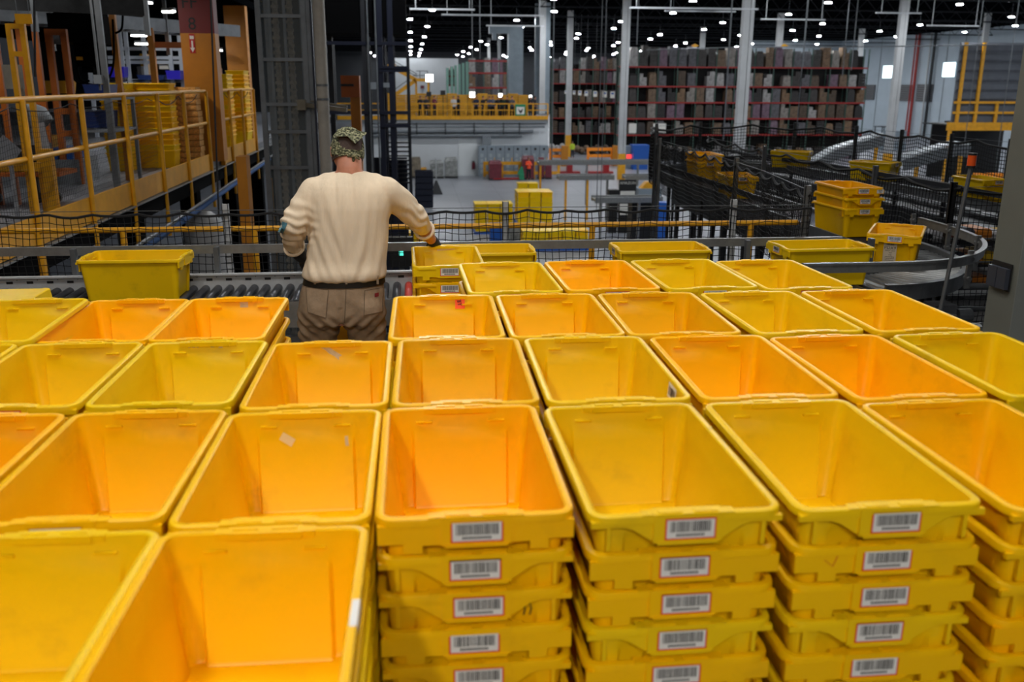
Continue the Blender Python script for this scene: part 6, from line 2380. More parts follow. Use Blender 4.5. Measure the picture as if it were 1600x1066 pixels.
table_line(842, 1030, 254, 62, 'long grey roller table crossing in front of the white columns', (845, 918, 998, 1026))
table_line(874, 960, 277, 55, 'shorter grey roller table above the tote blocks', (885, 919, 950))
table_line(978, 1032, 277, 54, 'grey roller table section beside the black notice board', (996, 1029))
table_line(930, 1036, 312, 46, 'nearest long grey roller table just above the net', (940, 1000, 1034)).__setitem__('label', 'low grey roller table just above the net, below the notice board')
for i, (px, py, Y) in enumerate(((886, 273, 66), (938, 273, 66))):
    p = atz(px, py, GZ)
    tag(MB().bb((p.x - 1.2, p.y, GZ + .1), (p.x + 1.2, p.y + 1, GZ + 0.25)).bb((p.x + (0.3 * i), p.y, GZ + .25), (p.x + .5 + .3 * i, p.y + .6, GZ + 1.0)).obj('pallet_jack', mat('jack_red', rgb(150, 24, 28))), 'dark red pallet jack in the row behind the roller table, %s of two' % ORD[i], 'pallet jack', 'red pallet jacks in a row')
# black notice board
a, c = P(968, 281, 50), P(992, 346, 50)
kb = thing('notice_board', 'tall black notice board with white sheets standing on the hall floor', 'notice board', (a.x, 50, GZ))
W_, T_, B_ = c.x - a.x, a.z - GZ, c.z - GZ
MB().bb((0, 0, 0.0), (W_, 0.12, T_)).obj('board', M_BLACK, kb)
text_mesh('AMAZON', W_ / 4.6, M_WHITE, kb, Matrix.Translation((W_ / 2, -0.01, T_ - (T_ - B_) * 0.08)) @ Matrix.Rotation(R(90), 4, 'X'))
for k, f in enumerate((0.30, 0.44, 0.60, 0.74)):
    MB().bb((W_ * .07, -0.02, T_ - (T_ - B_) * (f + .10)), (W_ * .93, -0.001, T_ - (T_ - B_) * (f - 0.03))).obj('notice_sheet', M_WHITE, kb)
a, c = P(988, 317, 47), P(1024, 348, 47)
tag(MB().bb((a.x, 47, GZ), (c.x, 48, a.z)).obj('machine_cabinet', M_BLACK), 'low black machine cabinet next to the notice board', 'cabinet')
for i, (x0, x1, yt, yb4, Y, m_, lab) in enumerate(((990, 1014, 227, 251, 88, M_BLUE, 'large blue bin beyond the thick white column'), (978, 989, 228, 250, 89, M_CABGREY, 'grey kiosk with a red display beyond the thick white column'),
                                             (1028, 1046, 317, 338, 44, M_BLUE, 'blue bin behind the net by the inner conveyor leg'), (998, 1034, 295, 310, 52, M_CABGREY, 'grey bin with a yellow hood beyond the roller table'),
                                             (952, 966, 297, 320, 50, M_BLACK, 'small black waste bin beside the notice board'))):
    a, c = P(x0, yt, Y), P(x1, yb4, Y)
    t = thing('floor_bin', lab, 'bin', ((a.x + c.x) / 2, Y, GZ))
    w2 = (c.x - a.x) / 2
    MB().loft([[Vector((sx_ * w2 * f, sy_ * w2 * f + w2, z)) for sx_, sy_ in ((-1, -1), (1, -1), (1, 1), (-1, 1))] for z, f in ((0, .88), (a.z - GZ, 1.0))]).obj('body', m_, t)
    if i == 1:
        MB().bb((-w2 * .7, -0.03, (a.z - GZ) * .45), (w2 * .7, -0.001, (a.z - GZ) * .62)).obj('display', M_REDLED, t)
    if i == 3:
        MB().prism([(-w2 * .8, a.z - GZ), (w2 * .8, a.z - GZ), (w2 * .3, a.z - GZ + .35), (-w2 * .3, a.z - GZ + .35)], 0.1, w2).obj('hood', M_YEL, t)

# horn shaped flag on the table
# ------------------------------------------------------------------ columns
COLS = [(889, 104, 14, 211, 250, 8.5, ''), (974.5, 79, -60, 240, 280, 11.5, ''), (1160, 56, -60, 262, 0, 17, ''), (1211, 104, 5, 210, 250, 9.5, 'red'), (1093, 131, 30, 195, 0, 7.5, ''),
        (1337, 131, 33, 196, 0, 8, ''), (1398, 79, -40, 240, 0, 13, ''), (1527, 100, 20, 300, 0, 9, ''), (847, 92, 40, 188, 0, 9, ''), (780, 150, 62, 0, 0, 4.5, ''), (764, 170, 60, 0, 0, 4, '')]
CL = ['slender white column beside the green banner, with a yellow foot', 'white column with a yellow foot behind the roller tables', 'thickest white column rising behind the net and the double tote stack',
      'white column with a red band and a yellow foot in front of the racks', 'distant white column with yellow foot between the racks and the thickest column', 'distant white column at the end of the pallet racks',
      'tall white column standing before the daylight window', 'white column partly behind the quilted curtain wall', 'white column rising from the gallery end beside the ducts', 'far thin white column left standing among the back racks',
      'farthest thin white column over the back racks']
for (px, Y, pt_, py_y, pb_, wpx, ex), lab in zip(COLS, CL):
    w_ = wpx * Y / 1450 * 0.97
    ztp = CEIL
    x = P(px, 150, Y).x
    lab = lab.replace(' left standing', ' standing')
    t = thing('building_column', lab, 'column', (x, Y, 0))
    zy = P(px, py_y, Y).z if py_y else GZ
    zy = max(zy, GZ + 0.01)
    if px == 847:
        zy = gz_
    zb_c = GZ if px != 847 else gz_
    if zy > zb_c + 0.05:
        MB().bb((-w_ / 2, -w_ * .35, zb_c), (w_ / 2, w_ * .35, zy - 0.001)).obj('painted_foot', M_YEL, t)
    MB().bb((-w_ / 2, -w_ * .35, zy), (w_ * .08, w_ * .35, ztp)).bb((w_ * .16, -w_ * .3, zy), (w_ / 2, w_ * .35, ztp)).bb((w_ * .08, -w_ * .2, zy), (w_ * .16, w_ * .3, ztp)).obj('shaft', M_WCOL, t)
    if ex:
        z0_, z1_ = P(px, 160, Y).z, P(px, 146, Y).z
        MB().bb((-w_ / 2 - 0.02, -w_ * .35 - 0.02, z0_), (w_ / 2 + 0.02, -w_ * .35 - 0.001, z1_)).obj('red_band', M_REDP, t)

# ducts
for (x0, x1, yt, yb5, Y, lab) in ((795, 817, 52, 150, 97, 'large vertical grey air duct beside the gallery'), (837, 845, 30, 180, 95, 'narrow vertical grey duct next to the gallery column'), (850, 858, 40, 176, 94, 'second narrow vertical duct at the gallery end')):
    a, c = P(x0, yt, Y), P(x1, yb5, Y)
    d = MB().bb((a.x, Y, c.z), (c.x, Y + (c.x - a.x), CEIL + .2 if x0 != 795 else a.z))
    for k in range(1, 5):
        z = c.z + (a.z - c.z) * k / 5
        d.bb((a.x - 0.04, Y - 0.04, z - 0.05), (c.x + 0.04, Y, z + 0.05))
    if x0 == 795:
        e_ = P(765, 40, Y)
        d.bb((e_.x, Y, a.z - 0.0), (c.x, Y + 1.4, P(765, 40, Y).z))
        d.bb((P(770, 60, Y).x, Y + .1, P(765, 62, Y).z), (P(776, 60, Y).x, Y + .9, a.z))
    tag(d.obj('air_duct', mat('duct_sheet', rgb(126, 138, 148), 0.45, 0.4, noise=0.2, scale=1)), lab, 'duct')

# ------------------------------------------------------------------ pallet racking
RKY = 100.0
LV = [P(1100, py, RKY).z for py in (215, 210, 184.5, 159.5, 134.5, 104)]
bx0, bx1 = P(966, 150, RKY).x, P(1352, 150, RKY).x
rack = thing('pallet_rack', 'long high pallet rack with red beams full of wrapped loads', 'racking', (0, 0, 0))
NB = 13
bays = [bx0 + (bx1 - bx0) * i / NB for i in range(NB + 1)]
M_UPR = mat('rack_upright_green', rgb(58, 84, 74), 0.5)
for i, x in enumerate(bays):
    MB().bb((x - 0.05, RKY, GZ), (x + 0.05, RKY + 0.1, LV[5] + 1.9)).bb((x - 0.05, RKY + 1.1, GZ), (x + 0.05, RKY + 1.2, LV[5] + 1.9)).obj('upright', M_UPR, rack)
for z in LV[1:]:
    MB().bb((bx0, RKY - 0.02, z - 0.16), (bx1, RKY + 0.0, z)).bb((bx0, RKY + 0.0, z - 0.03), (bx1, RKY + 1.2, z)).obj('beam', M_REDP, rack)
MB().bb((bx0, RKY + 1.24, GZ), (bx1, RKY + 1.27, LV[5] + 1.2)).obj('rear_shade', mat('dark_rear_shade', rgb(16, 15, 15), 0.9), rack)  # black sheet standing in for the shade behind and between the loads
M_LOADS = mat('wrapped_load', rgb(120, 110, 100), 0.6, objcol=True, noise=0.6, scale=2.2)
LC = [rgb(138, 112, 88), rgb(100, 82, 66), rgb(172, 164, 156), rgb(72, 66, 64), rgb(150, 118, 88), rgb(116, 114, 120), rgb(196, 192, 190), rgb(140, 112, 130), rgb(52, 48, 48)]
LC = [(c[0] * .72, c[1] * .72, c[2] * .72, 1) for c in LC]
LCN = ['brown', 'dark brown', 'pale film-wrapped', 'charcoal', 'tan', 'grey', 'whitish film-wrapped', 'mauve', 'black film-wrapped']
LME = []
for s in range(6):
    r2 = random.Random(40 + s)
    b = MB()
    W2, H2 = 1.2, 1.25
    if s < 4:
        n1, n2 = ((3, 4), (2, 5), (4, 3), (3, 3))[s]
        for i in range(n1):
            for k in range(n2):
                if k == n2 - 1 and r2.random() < 0.25:
                    continue
                b.bb((-W2 / 2 + W2 * i / n1 + 0.01, r2.uniform(0, .05), 0.13 + H2 * k / n2), (-W2 / 2 + W2 * (i + 1) / n1 - 0.01, 1.0, 0.13 + H2 * (k + 1) / n2 - 0.015))
    else:
        b.loft([[Vector((sx_ * W2 / 2 * f, .5 + sy_ * .5 * f, z)) for sx_, sy_ in ((-1, -1), (1, -1), (1, 1), (-1, 1))] for z, f in ((0.13, 1), (0.8, .96), (1.1, .9), (1.3, .7))])
    b.bb((-W2 / 2, 0, 0), (W2 / 2, 1.0, 0.12))
    LME.append(b.mesh('wrapped_load', [M_LOADS]))
LVN = ['floor', 'first beam', 'second beam', 'third beam', 'fourth beam', 'top beam']


def loads(bays_, levels, y, rackname, per=2, skip=0.1, hs=1.0, start=0):
    for li, z in levels:
        cnt = 0
        for bi in range(len(bays_) - 1):
            bw = bays_[bi + 1] - bays_[bi]
            for k in range(per):
                cnt += 1
                if rnd.random() < skip:
                    continue
                x = bays_[bi] + bw * (k + .5) / per
                c_ = rnd.randrange(9)
                o = link('wrapped_load', rnd.choice(LME), None, (x, y + 0.05, z + 0.002), 0)
                s_ = bw / per / 1.2 * rnd.uniform(0.75, 0.84)
                o.scale = (s_, 1.0, hs * rnd.uniform(0.85, 1.14))
                o.color = LC[c_]
                tag(o, '%s load, %s half of the %s bay, %s' % (LCN[c_], ('first', 'second')[k], ORD[bi], rackname % LVN[li]), 'pallet load', 'loads in the pallet racks')


loads(bays, [(0, GZ), (1, LV[1]), (2, LV[2]), (3, LV[3]), (4, LV[4])], RKY, '%s of the long rack', skip=0.12)
loads(bays, [(5, LV[5])], RKY, '%s of the long rack', hs=1.4, skip=0.05)
for i, px in enumerate((983, 1021)):
    a = P(px, 193, RKY - 0.15)
    c = P(px + (11, 19)[i] * 1.0, 208, RKY - 0.15)
    tag(MB().bb((a.x, RKY - 0.16, c.z), (c.x, RKY - 0.10, a.z)).obj('white_panel', M_WHITE), ('narrow white panel on the low rack beam next to the column', 'wide white panel hung on the low rack beam')[i], 'sign')
# side rack, receding, with green uprights and hanging signs
R2Y = 112.0
b2 = [P(px, 150, R2Y).x for px in (862, 884, 905, 926, 947, 966)]
rk2 = thing('pallet_rack', 'rack section with green uprights and hanging white aisle signs', 'racking', (0, 0, 0))
for x in b2:
    MB().bb((x - 0.06, R2Y, GZ), (x + 0.06, R2Y + 0.12, P(900, 92, R2Y).z)).obj('upright', M_UPR, rk2)
MB().bb((b2[0], R2Y + 1.24, GZ), (b2[-1], R2Y + 1.27, P(900, 100, R2Y).z)).obj('rear_shade', mat('dark_rear_shade', rgb(16, 15, 15), 0.9), rk2)  # same dark sheet in place of shade behind the green rack
l2 = [P(900, py, R2Y).z for py in (208, 184, 160, 130, 108)]
for z in l2:
    MB().bb((b2[0], R2Y - 0.02, z - 0.12), (b2[-1], R2Y + 0.0, z)).bb((b2[0], R2Y, z - 0.03), (b2[-1], R2Y + 1.2, z)).obj('beam', M_REDP, rk2)
loads(b2, [(i + 1, z) for i, z in enumerate(l2)], R2Y, '%s of the green rack', skip=0.12, hs=0.95)
for i, px in enumerate((884, 897, 906, 916, 930, 945, 957)):
    s_ = (3.5, 4, 5, 5.5, 6, 6.5, 7)[i] * 0.075
    p = P(px, 144 + i * 0.7, R2Y - 3)
    t = thing('aisle_sign', 'small white aisle sign hanging before the green rack, %s in its row' % ORD[i], 'sign', tuple(p), 0, 'white aisle signs')
    MB().bb((-s_ / 2, 0, -s_ * .7), (s_ / 2, 0.03, s_ * .7)).obj('board', M_WHITE, t)
    MB().bb((-s_ * .3, -0.01, s_ * .1), (s_ * .3, -0.001, s_ * .45)).obj('printed_mark', M_BLUE, t)
    MB().cyl((0, 0.01, s_ * .7), (0, 0.01, CEIL - p.z), 0.012, 4).obj('hanger', M_STEEL, t)
# far racks behind the gallery
R3Y = 122.0
b3 = [P(px, 120, R3Y).x for px in (732, 756, 780, 792)]
rk3 = thing('pallet_rack', 'far rack of brown pallets rising behind the gallery crates', 'racking', (0, 0, 0))
for x in b3:
    MB().bb((x - 0.06, R3Y, GZ), (x + 0.06, R3Y + 0.12, P(760, 91, R3Y).z)).obj('upright', M_UPR, rk3)
l3 = [P(760, py, R3Y).z for py in (154, 136, 113, 94)]
for z in l3:
    MB().bb((b3[0], R3Y - 0.02, z - 0.2), (b3[-1], R3Y + 1.2, z)).obj('beam', M_REDP, rk3)
loads(b3, [(i + 1, z) for i, z in enumerate(l3[:3])], R3Y, '%s of the far rack', skip=0.0, hs=1.2)
gr4 = thing('pallet_rack', 'green rack end frame between the far white wall and the brown pallets', 'racking', (0, 0, 0))
for px in (699, 706, 712, 718, 724, 730):
    x = P(px, 120, 118).x
    MB().bb((x - 0.15, 118, GZ), (x + 0.15, 118.3, P(px, 106 - (px - 699) * 0.3, 118).z)).obj('upright', mat('pale_green_upright', rgb(96, 132, 120), 0.5), gr4)
b4 = [P(699, 120, 118.5).x, P(710, 120, 118.5).x]
for py in (118, 132):
    MB().bb((b4[0], 118.4, P(705, py, 118.5).z - .2), (b4[1], 119.6, P(705, py, 118.5).z)).obj('beam', M_REDP, gr4)
for i, py in enumerate((118, 132)):
    o = link('wrapped_load', LME[4], None, ((b4[0] + b4[1]) / 2, 118.5, P(705, py, 118.5).z + .002))
    o.color = LC[6]
    o.scale = (0.7, 1, 0.75)
    tag(o, ('film-wrapped load on the upper beam of the green end frame', 'film-wrapped load on the lower beam of the green end frame')[i], 'pallet load')
# low goods in front of racks: sacks and boxes
for i, (px, py, w_, h_, cc) in enumerate(((905, 241, 2.2, 1.2, 0), (920, 240, 2.6, 1.0, 4), (936, 241, 2.0, 1.3, 1), (950, 240, 2.2, 1.1, 0), (866, 242, 2.4, 1.6, 6), (1010, 250, 3.0, 2.0, 5), (1056, 250, 2.6, 1.8, 3))):
    p = atz(px, py, GZ)
    q = MB()
    for k in range(4):
        q.ball((p.x - w_ / 2 + w_ * (k + .5) / 4, p.y, GZ + h_ * 0.35 + 0.2 * (k % 2)), (w_ / 6, 0.7, h_ * .35), 8, 6)
    o = q.obj('sack_load', M_LOADS)
    o.color = LC[cc]
    tag(o, '%s sack load on the hall floor before the racks, %s from the banner' % (LCN[cc], ORD[i]), 'pallet load', 'sack loads before the racks')

# ------------------------------------------------------------------ side wall with windows, pipes, quilted curtain
def WX(px, py, x=77.95):
    return atx(px, py, x)


for i, (x0, x1, yt, yb6) in enumerate(((1381, 1395, 103, 122), (1475, 1492, 98, 120))):
    a, c = WX(x0, yt), WX(x1, yb6)
    ya, yb7 = sorted((a.y, c.y))
    wn = MB().bb((77.90, ya, c.z), (77.94, yb7, a.z)).obj('window_%d' % (i + 1), M_SKYLT)
    struct(wn)
    f = MB()
    for (p0, p1) in (((77.86, ya - .15, c.z - .15), (77.93, ya, a.z + .15)), ((77.86, yb7, c.z - .15), (77.93, yb7 + .15, a.z + .15)), ((77.86, ya, a.z), (77.93, yb7, a.z + .15)), ((77.86, ya, c.z - .15), (77.93, yb7, c.z))):
        f.bb(p0, p1)
    f.obj('window_frame', M_WALLR, wn)
for i, (x0, x1, yt, yb6) in enumerate(((1404, 1425, 132, 158), (1435, 1456, 131, 159), (1350, 1366, 132, 156))):
    a, c = WX(x0, yt), WX(x1, yb6)
    ya, yb7 = sorted((a.y, c.y))
    t = thing('wall_louvre', 'grey louvre panel high on the side wall, %s' % ('beside the tall white column', 'behind the red riser pipe', 'at the end of the racks')[i], 'louvre', (77.9, ya, c.z))
    b = MB()
    for k in range(8):
        b.bb((-0.12, 0, (a.z - c.z) * k / 8), (0, yb7 - ya, (a.z - c.z) * (k + .8) / 8))
    b.obj('slats', mat('louvre_grey', rgb(92, 90, 92), 0.6), t)
for i, (px0, px1, m_, r_, lab) in enumerate(((1441, 1424, M_REDP, 0.22, 'dark red riser pipe running down the side wall'), (1436, 1420, M_REDP, 0.12, 'thinner dark red riser pipe beside the main one'), (1466, 1452, M_DARK, 0.22, 'dark rain pipe running down the side wall'), (1460, 1448, M_WCOL, 0.15, 'pale pipe beside the dark rain pipe'))):
    a = WX(px0, 60)
    tag(MB().cyl((77.5, a.y, GZ), (77.5, a.y, CEIL - .01), r_, 10).obj('riser_pipe', m_, smooth=40), lab, 'pipe')
for i, (px, lab) in enumerate(((1375, 'first'), (1411, 'second'), (1427, 'third'), (1478, 'fourth'), (1505, 'fifth'))):
    a = WX(px, 100)
    struct(MB().bb((77.93, a.y - 0.06, GZ), (77.96, a.y + 0.06, CEIL)).obj('trim_%d' % (5 + i), M_GREY))
# quilted curtain wall in a yellow frame
QY = 74.0
a, c = P(1500, 66, QY), P(1640, 196, QY)
qc = thing('curtain_wall', 'large grey quilted curtain wall in a yellow steel frame', 'partition', (a.x, QY, 0))
W_ = c.x - a.x
zt, zb8 = a.z, c.z
z1_ = P(1500, 158, QY).z
for k in range(6):
    za_, zc_ = zt + (z1_ - zt) * k / 6, zt + (z1_ - zt) * (k + 1) / 6
    q = MB()
    q.loft([[Vector((0.15, y_, za_ + (zc_ - za_) * t)) for t, y_ in ((0, 0.1), (0.25, -0.05), (0.5, -0.10), (0.75, -0.12), (1, 0.06), (1, 0.2), (0, 0.2))], [Vector((W_, y_, za_ + (zc_ - za_) * t)) for t, y_ in ((0, 0.1), (0.25, -0.05), (0.5, -0.10), (0.75, -0.12), (1, 0.06), (1, 0.2), (0, 0.2))]])
    q.obj('quilt_panel', M_BLANKET, qc)
MB().bb((0.15, 0.0, zb8), (W_, 0.2, z1_)).obj('lower_panel', M_BLANKET, qc)
for px in (1500, 1528, 1560):
    x = P(px, 130, QY).x - a.x
    MB().bb((x - 0.12, -0.3, zb8 if px != 1560 else zb8), (x + 0.12, -0.13, zt if px != 1560 else z1_)).obj('upright', M_YEL, qc)
MB().bb((-0.15, -0.3, GZ), (0.1, -0.1, zb8)).obj('upright', M_YEL, qc)
for py in (160, 176):
    z = P(1500, py, QY).z
    MB().bb((0, -0.32, z - 0.09), (W_, -0.2, z + 0.09)).obj('rail', M_YEL, qc)
z = P(1500, 197, QY).z
MB().bb((-0.3, -0.4, z - 0.35), (W_, -0.1, z + 0.3)).obj('yellow_beam', M_YEL, qc)
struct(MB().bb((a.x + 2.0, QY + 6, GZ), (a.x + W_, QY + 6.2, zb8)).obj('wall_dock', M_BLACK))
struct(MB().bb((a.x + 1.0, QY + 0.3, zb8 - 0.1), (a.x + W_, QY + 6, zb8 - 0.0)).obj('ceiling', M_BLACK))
# inclined bright chutes
for i, (pts, lab) in enumerate(((((1270, 250), (1300, 232), (1375, 209)), 'long pale inclined chute beyond the double net, rising to the racks'), (((1405, 246), (1440, 236), (1490, 222), (1508, 225)), 'pale inclined chute rising towards the quilted curtain wall'))):
    Y = (58, 50)[i]
    W3 = [P(x, y, Y) for x, y in pts]
    t = thing('inclined_chute', lab, 'chute', (0, 0, 0))
    q = MB()
    for j in range(len(W3) - 1):
        q.bar(W3[j], W3[j + 1], 1.0, 0.12)
    q.obj('slide', mat('bright_sheet', rgb(190, 196, 200), 0.35, 0.3), t)
    q = MB()
    for j in range(len(W3) - 1):
        q.bar(W3[j] + Vector((0, -.5, -.4)), W3[j + 1] + Vector((0, -.5, -.4)), 0.1, 0.6)
    q.obj('side_wall', M_STEEL, t)
    for w in W3[1:]:
        MB().bb((w.x - .08, Y + .2, GZ), (w.x + .08, Y + .4, w.z - .1)).obj('leg', M_YEL, t)
# forklifts as dark silhouettes
for i, (px, pyb9, sc_) in enumerate(((1462, 222, 1.0), (1378, 214, 0.8))):
    p = atz(px, pyb9, GZ)
    p = Vector((px / 1.0, 0, 0)) * 0 + (P(px, 210, 92) if i == 0 else P(px, 205, 118))
    t = thing('forklift', ('dark forklift parked before the side wall under the red pipes', 'smaller dark forklift parked at the end of the racks')[i], 'forklift', (p.x, p.y, GZ), 0.4)
    for x in (-0.55, -0.15, 0.25):
        MB().bb((x, -1.5, 0.1), (x + 0.12, -1.35, 4.4)).obj('mast', M_BLACK, t)
    MB().bb((-.7, -1.5, 4.3), (.5, -1.35, 4.45)).bb((-.7, -1.5, 2.2), (.5, -1.35, 2.35)).obj('carriage', M_BLACK, t)
    MB().bb((-0.8, -1.3, 0.3), (0.8, 1.2, 1.2)).bb((-.8, .6, 1.2), (.8, 1.2, 1.7)).obj('body', M_DARK, t)
    for x in (-.7, .62):
        MB().bb((x, -.9, 1.2), (x + .08, -.8, 2.6)).bb((x, .5, 1.2), (x + .08, .6, 2.6)).obj('cab_post', M_DARK, t)
    MB().bb((-.8, -1.0, 2.6), (.8, .7, 2.7)).obj('cab_roof', M_DARK, t)
    for x in (-.85, .7):
        for y in (-.9, .8):
            MB().cyl((x, y, .35), (x + .18, y, .35), .34, 12).obj('wheel', M_BLACK, t)
for i, (px, py, Y, m_, lab) in enumerate(((1448, 232, 96, M_REDW, 'small red tugger cart near the pale chute'), (1558, 238, 70, mat('barrier_orange', (0, 0, 0, 1)), 'orange striped barrier under the quilted curtain wall'), (1400, 200, 112, M_CABGREY, 'grey metal locker block before the side wall'), (1502, 190, 88, M_STEEL, 'grey wall rack of fittings beside the curtain frame'))):
    p = P(px, py, Y)
    w_ = (1.6, 3.2, 3.0, 2.0)[i]
    h_ = (1.0, 1.2, 2.4, 2.2)[i]
    tag(MB().bb((p.x - w_ / 2, Y, GZ), (p.x + w_ / 2, Y + 1, GZ + h_ * .45)).bb((p.x - w_ / 2, Y, GZ + h_ * .55), (p.x + w_ / 2, Y + .3, GZ + h_)).obj(('tugger_cart', 'floor_barrier', 'locker_block', 'fittings_rack')[i], m_), lab, ('cart', 'barrier', 'locker', 'rack')[i])

# ------------------------------------------------------------------ roof joists, hangers and lamps
rf = thing('roof_joist', 'dark open-web roof joists spanning the hall ceiling', 'roof structure', (0, 0, 0))
for k, Y in enumerate(range(46, 246, 13)):
    MB().bb((-30, Y, CEIL - 1.1), (78, Y + 0.14, CEIL - 0.98)).bb((-30, Y, CEIL - 0.12), (78, Y + 0.14, CEIL - 0.002)).obj('girder', M_TRUSS, rf)
    if Y < 130:
        q = MB()
        x = -30.0
        while x < 78:
            q.bar((x, Y + .07, CEIL - 1.04), (x + 0.9, Y + .07, CEIL - 0.1), 0.05, 0.05)
            q.bar((x + 0.9, Y + .07, CEIL - 0.1), (x + 1.8, Y + .07, CEIL - 1.04), 0.05, 0.05)
            x += 1.8
        q.obj('web', M_TRUSS, rf)
me_l1 = MB().cyl((0, 0, 0), (0, 0, 0.04), 0.24, 12).mesh('lens', [M_LAMP])
me_l2 = MB().cyl((0, 0, 0.041), (0, 0, 0.22), 0.28, 12, 0, 0.10).cyl((0, 0, .22), (0, 0, 1.24), 0.02, 5).mesh('housing', [M_GREY], 40)
k = 0
rows = 0
for Y in [23, 36, 49] + list(range(62, 246, 13)):  # the nearest rows are added above the frame to light the near hall
    cols_ = 0
    for X in range(-22, 76, 11):
        q = Vector((X, Y, CEIL - 1.25))
        d = q - EYE
        zz = d.dot(_F)
        pxx = 800 + FPX * d.dot(_R2) / zz
        pyy = 533 - FPX * d.dot(_U2) / zz
        if pxx < 560 or pxx > 1700 or pyy < -120:
            if Y > 90 or pxx < 300 or X < -6:
                continue
        t = thing('high_bay_lamp', 'round high bay lamp, %s row back, %s across' % (ORD[rows], ORD[cols_]), 'lamp', (X + (rows % 2) * 2.0, Y, CEIL - 1.25), 0, 'high bay lamps under the roof')
        link('lens', me_l1, t)
        link('hanging_housing', me_l2, t)
        cols_ += 1
        k += 1
    rows += 1
# long drop rods and cables from the roof
for i, (px, yt, yb5, Y, r_) in enumerate(((738, -10, 90, 70, .035), (750, -10, 92, 74, .035), (862, 20, 250, 45, .03), (995, 20, 70, 60, .03), (1130, -20, 220, 44, .035), (1254, -20, 105, 60, .04), (1330, -10, 110, 70, .035), (1316, -10, 120, 74, .03), (1240, -10, 260, 50, .02), (932, -10, 330, 30, .012), (938, -10, 330, 30, .012), (1505, 20, 240, 60, .03), (1550, -10, 300, 40, .02))):
    a, c = P(px, yb5, Y), 0
    tag(MB().cyl((a.x, Y, a.z), (a.x, Y, CEIL + .2), r_, 6).obj('drop_rod', M_STEEL), 'thin vertical rod hanging from the roof, %s of the rods from the gallery side' % ORD[i], 'rod', 'rods hanging from the roof')
# fall-protection cable with yellow tags over the racks
a, c = P(1010, 78, 70), P(1560, 70, 60)
tag(MB().tube([a, a.lerp(c, .3) + Vector((0, 0, .1)), a.lerp(c, .6), c], .04, 5).obj('overhead_cable', M_STEEL), 'long thin overhead cable crossing above the pallet racks', 'cable')
for i, px in enumerate((1086, 1226)):
    p = P(px, 71.5, 68)
    tag(MB().prism([(p.x - .28, p.z), (p.x, p.z + .14), (p.x + .3, p.z), (p.x, p.z - .1)], 68, 68.12).obj('cable_tag', M_YEL), ('yellow tag on the overhead cable between two distant columns', 'yellow tag on the overhead cable above the red banded column')[i], 'tag')
for i, (xa, xb, py, Y) in enumerate(((640, 742, 14, 52), (690, 850, 23, 56), (985, 1185, 12, 50), (1040, 1150, 17, 60), (1190, 1290, 30, 66), (1370, 1440, 20, 60), (1450, 1530, 40, 70), (760, 850, 40, 66))):  # pale bars stand in for bright highlights on the roof trusses
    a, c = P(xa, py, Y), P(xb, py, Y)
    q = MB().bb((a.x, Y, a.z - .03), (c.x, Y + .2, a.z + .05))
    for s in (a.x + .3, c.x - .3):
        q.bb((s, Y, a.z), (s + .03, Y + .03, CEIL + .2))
    tag(q.obj('highlight_bar', mat('truss_highlight', rgb(196, 200, 204), 0.4, 0.4)), 'pale bar imitating a truss highlight, %s of the bars from the lift side' % ORD[i], 'highlight bar', 'truss highlight bars under the roof')
# ------------------------------------------------------------------ light and render settings
w = bpy.data.worlds.new('world')
SC.world = w
w.use_nodes = True
w.node_tree.nodes['Background'].inputs[0].default_value = (0.55, 0.6, 0.7, 1)
w.node_tree.nodes['Background'].inputs[1].default_value = 0.035


def area(name, loc, size, power, tgt=None, col=(1, 0.97, 0.92)):
    l = bpy.data.lights.new(name, 'AREA')
    l.shape = 'RECTANGLE'
    l.size, l.size_y = size
    l.energy = power
    l.color = col
    o = bpy.data.objects.new(name, l)
    COL.objects.link(o)
    o.location = loc
    if tgt is not None:
        o.rotation_euler = (Vector(tgt) - Vector(loc)).to_track_quat('-Z', 'Y').to_euler()
    return o


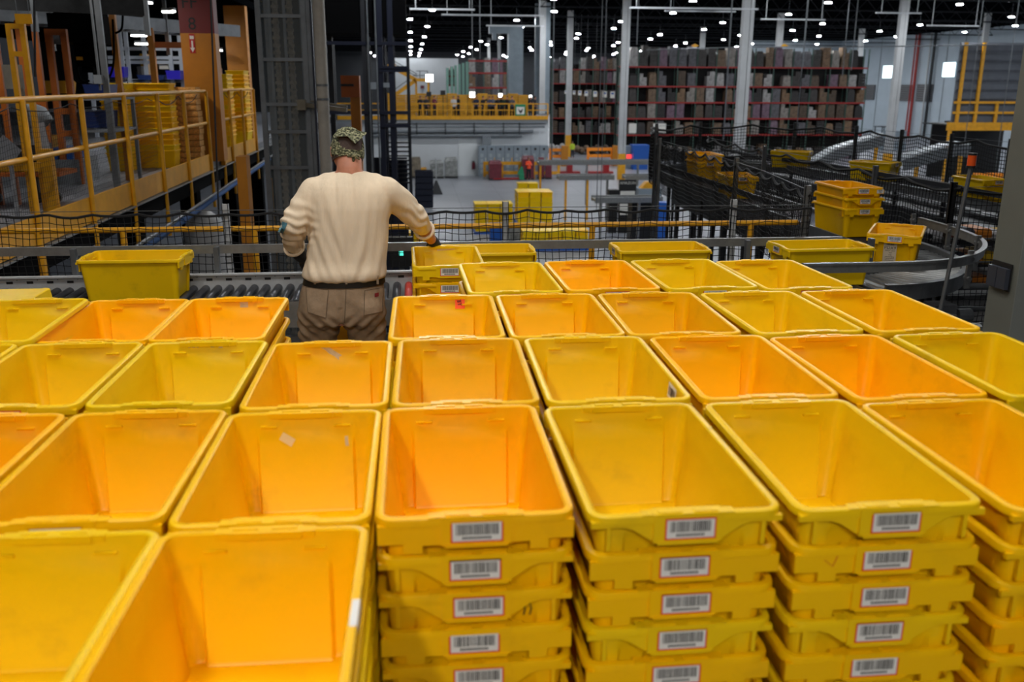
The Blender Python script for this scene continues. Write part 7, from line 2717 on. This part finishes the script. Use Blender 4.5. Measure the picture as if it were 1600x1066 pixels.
# added tube fixtures, out of view, that light the tote deck
for i, (x, y, p) in enumerate(((-1.3, -2.9, 132), (0.3, -2.9, 140), (-1.7, 2.6, 46), (0.2, 2.6, 46), (2.3, 3.0, 26), (-0.6, 6.2, 40), (2.6, 5.6, 12), (3.6, 11.0, 26))):
    f = thing('strip_light', 'added white strip light hanging unseen over the tote deck', 'light fixture', (x, y, 5.0 if y > 0 else 4.2), 0, 'added strip lights over the tote deck')
    MB().bb((-0.15, -0.75, 0.03), (0.15, 0.75, 0.10)).obj('housing', M_GREY, f)
    MB().bb((-0.12, -0.72, 0.0), (0.12, 0.72, 0.029)).obj('diffuser', M_TUBE, f)
    for s in (-0.5, 0.5):
        MB().cyl((0, s, 0.1), (0, s, 4.6), 0.004, 6).obj('hanger', M_STEEL, f)
    area('added_lamp', (x, y, 4.985 if y > 0 else 4.185), (0.24, 1.44), p)

for i, (x, y, p) in enumerate(((-4.1, 9.5, 20), (-4.3, 14.0, 24), (-5.0, 19.0, 60))):  # strip fixtures added to brighten the raised deck and its stacks
    f = thing('strip_light', 'added white strip light under the upper floor above the raised deck', 'light fixture', (x, y, 3.42), 0, 'added strip lights over the raised deck')
    MB().bb((-0.10, -0.6, 0.03), (0.10, 0.6, 0.10)).obj('housing', M_GREY, f)
    MB().bb((-0.08, -0.58, 0.0), (0.08, 0.58, 0.029)).obj('diffuser', M_TUBE, f)
    MB().cyl((0, 0, 0.1), (0, 0, 0.175), 0.01, 6).obj('hanger', M_STEEL, f)
    area('added_lamp', (x, y, 3.40), (0.16, 1.16), p)
SC.view_settings.view_transform = 'Standard'
SC.view_settings.look = 'None'
SC.view_settings.gamma = 1
SC.view_settings.exposure = 0.0
SC.view_settings.use_curve_mapping = False
SC.cycles.use_denoising = True
SC.cycles.max_bounces = 8
SC.cycles.diffuse_bounces = 4
SC.cycles.glossy_bounces = 3
SC.cycles.transparent_max_bounces = 12
SC.cycles.sample_clamp_indirect = 6.0
SC.cycles.caustics_reflective = False
SC.cycles.caustics_refractive = False
SC.cycles.use_light_tree = True

bpy.data.scenes.remove(TS)
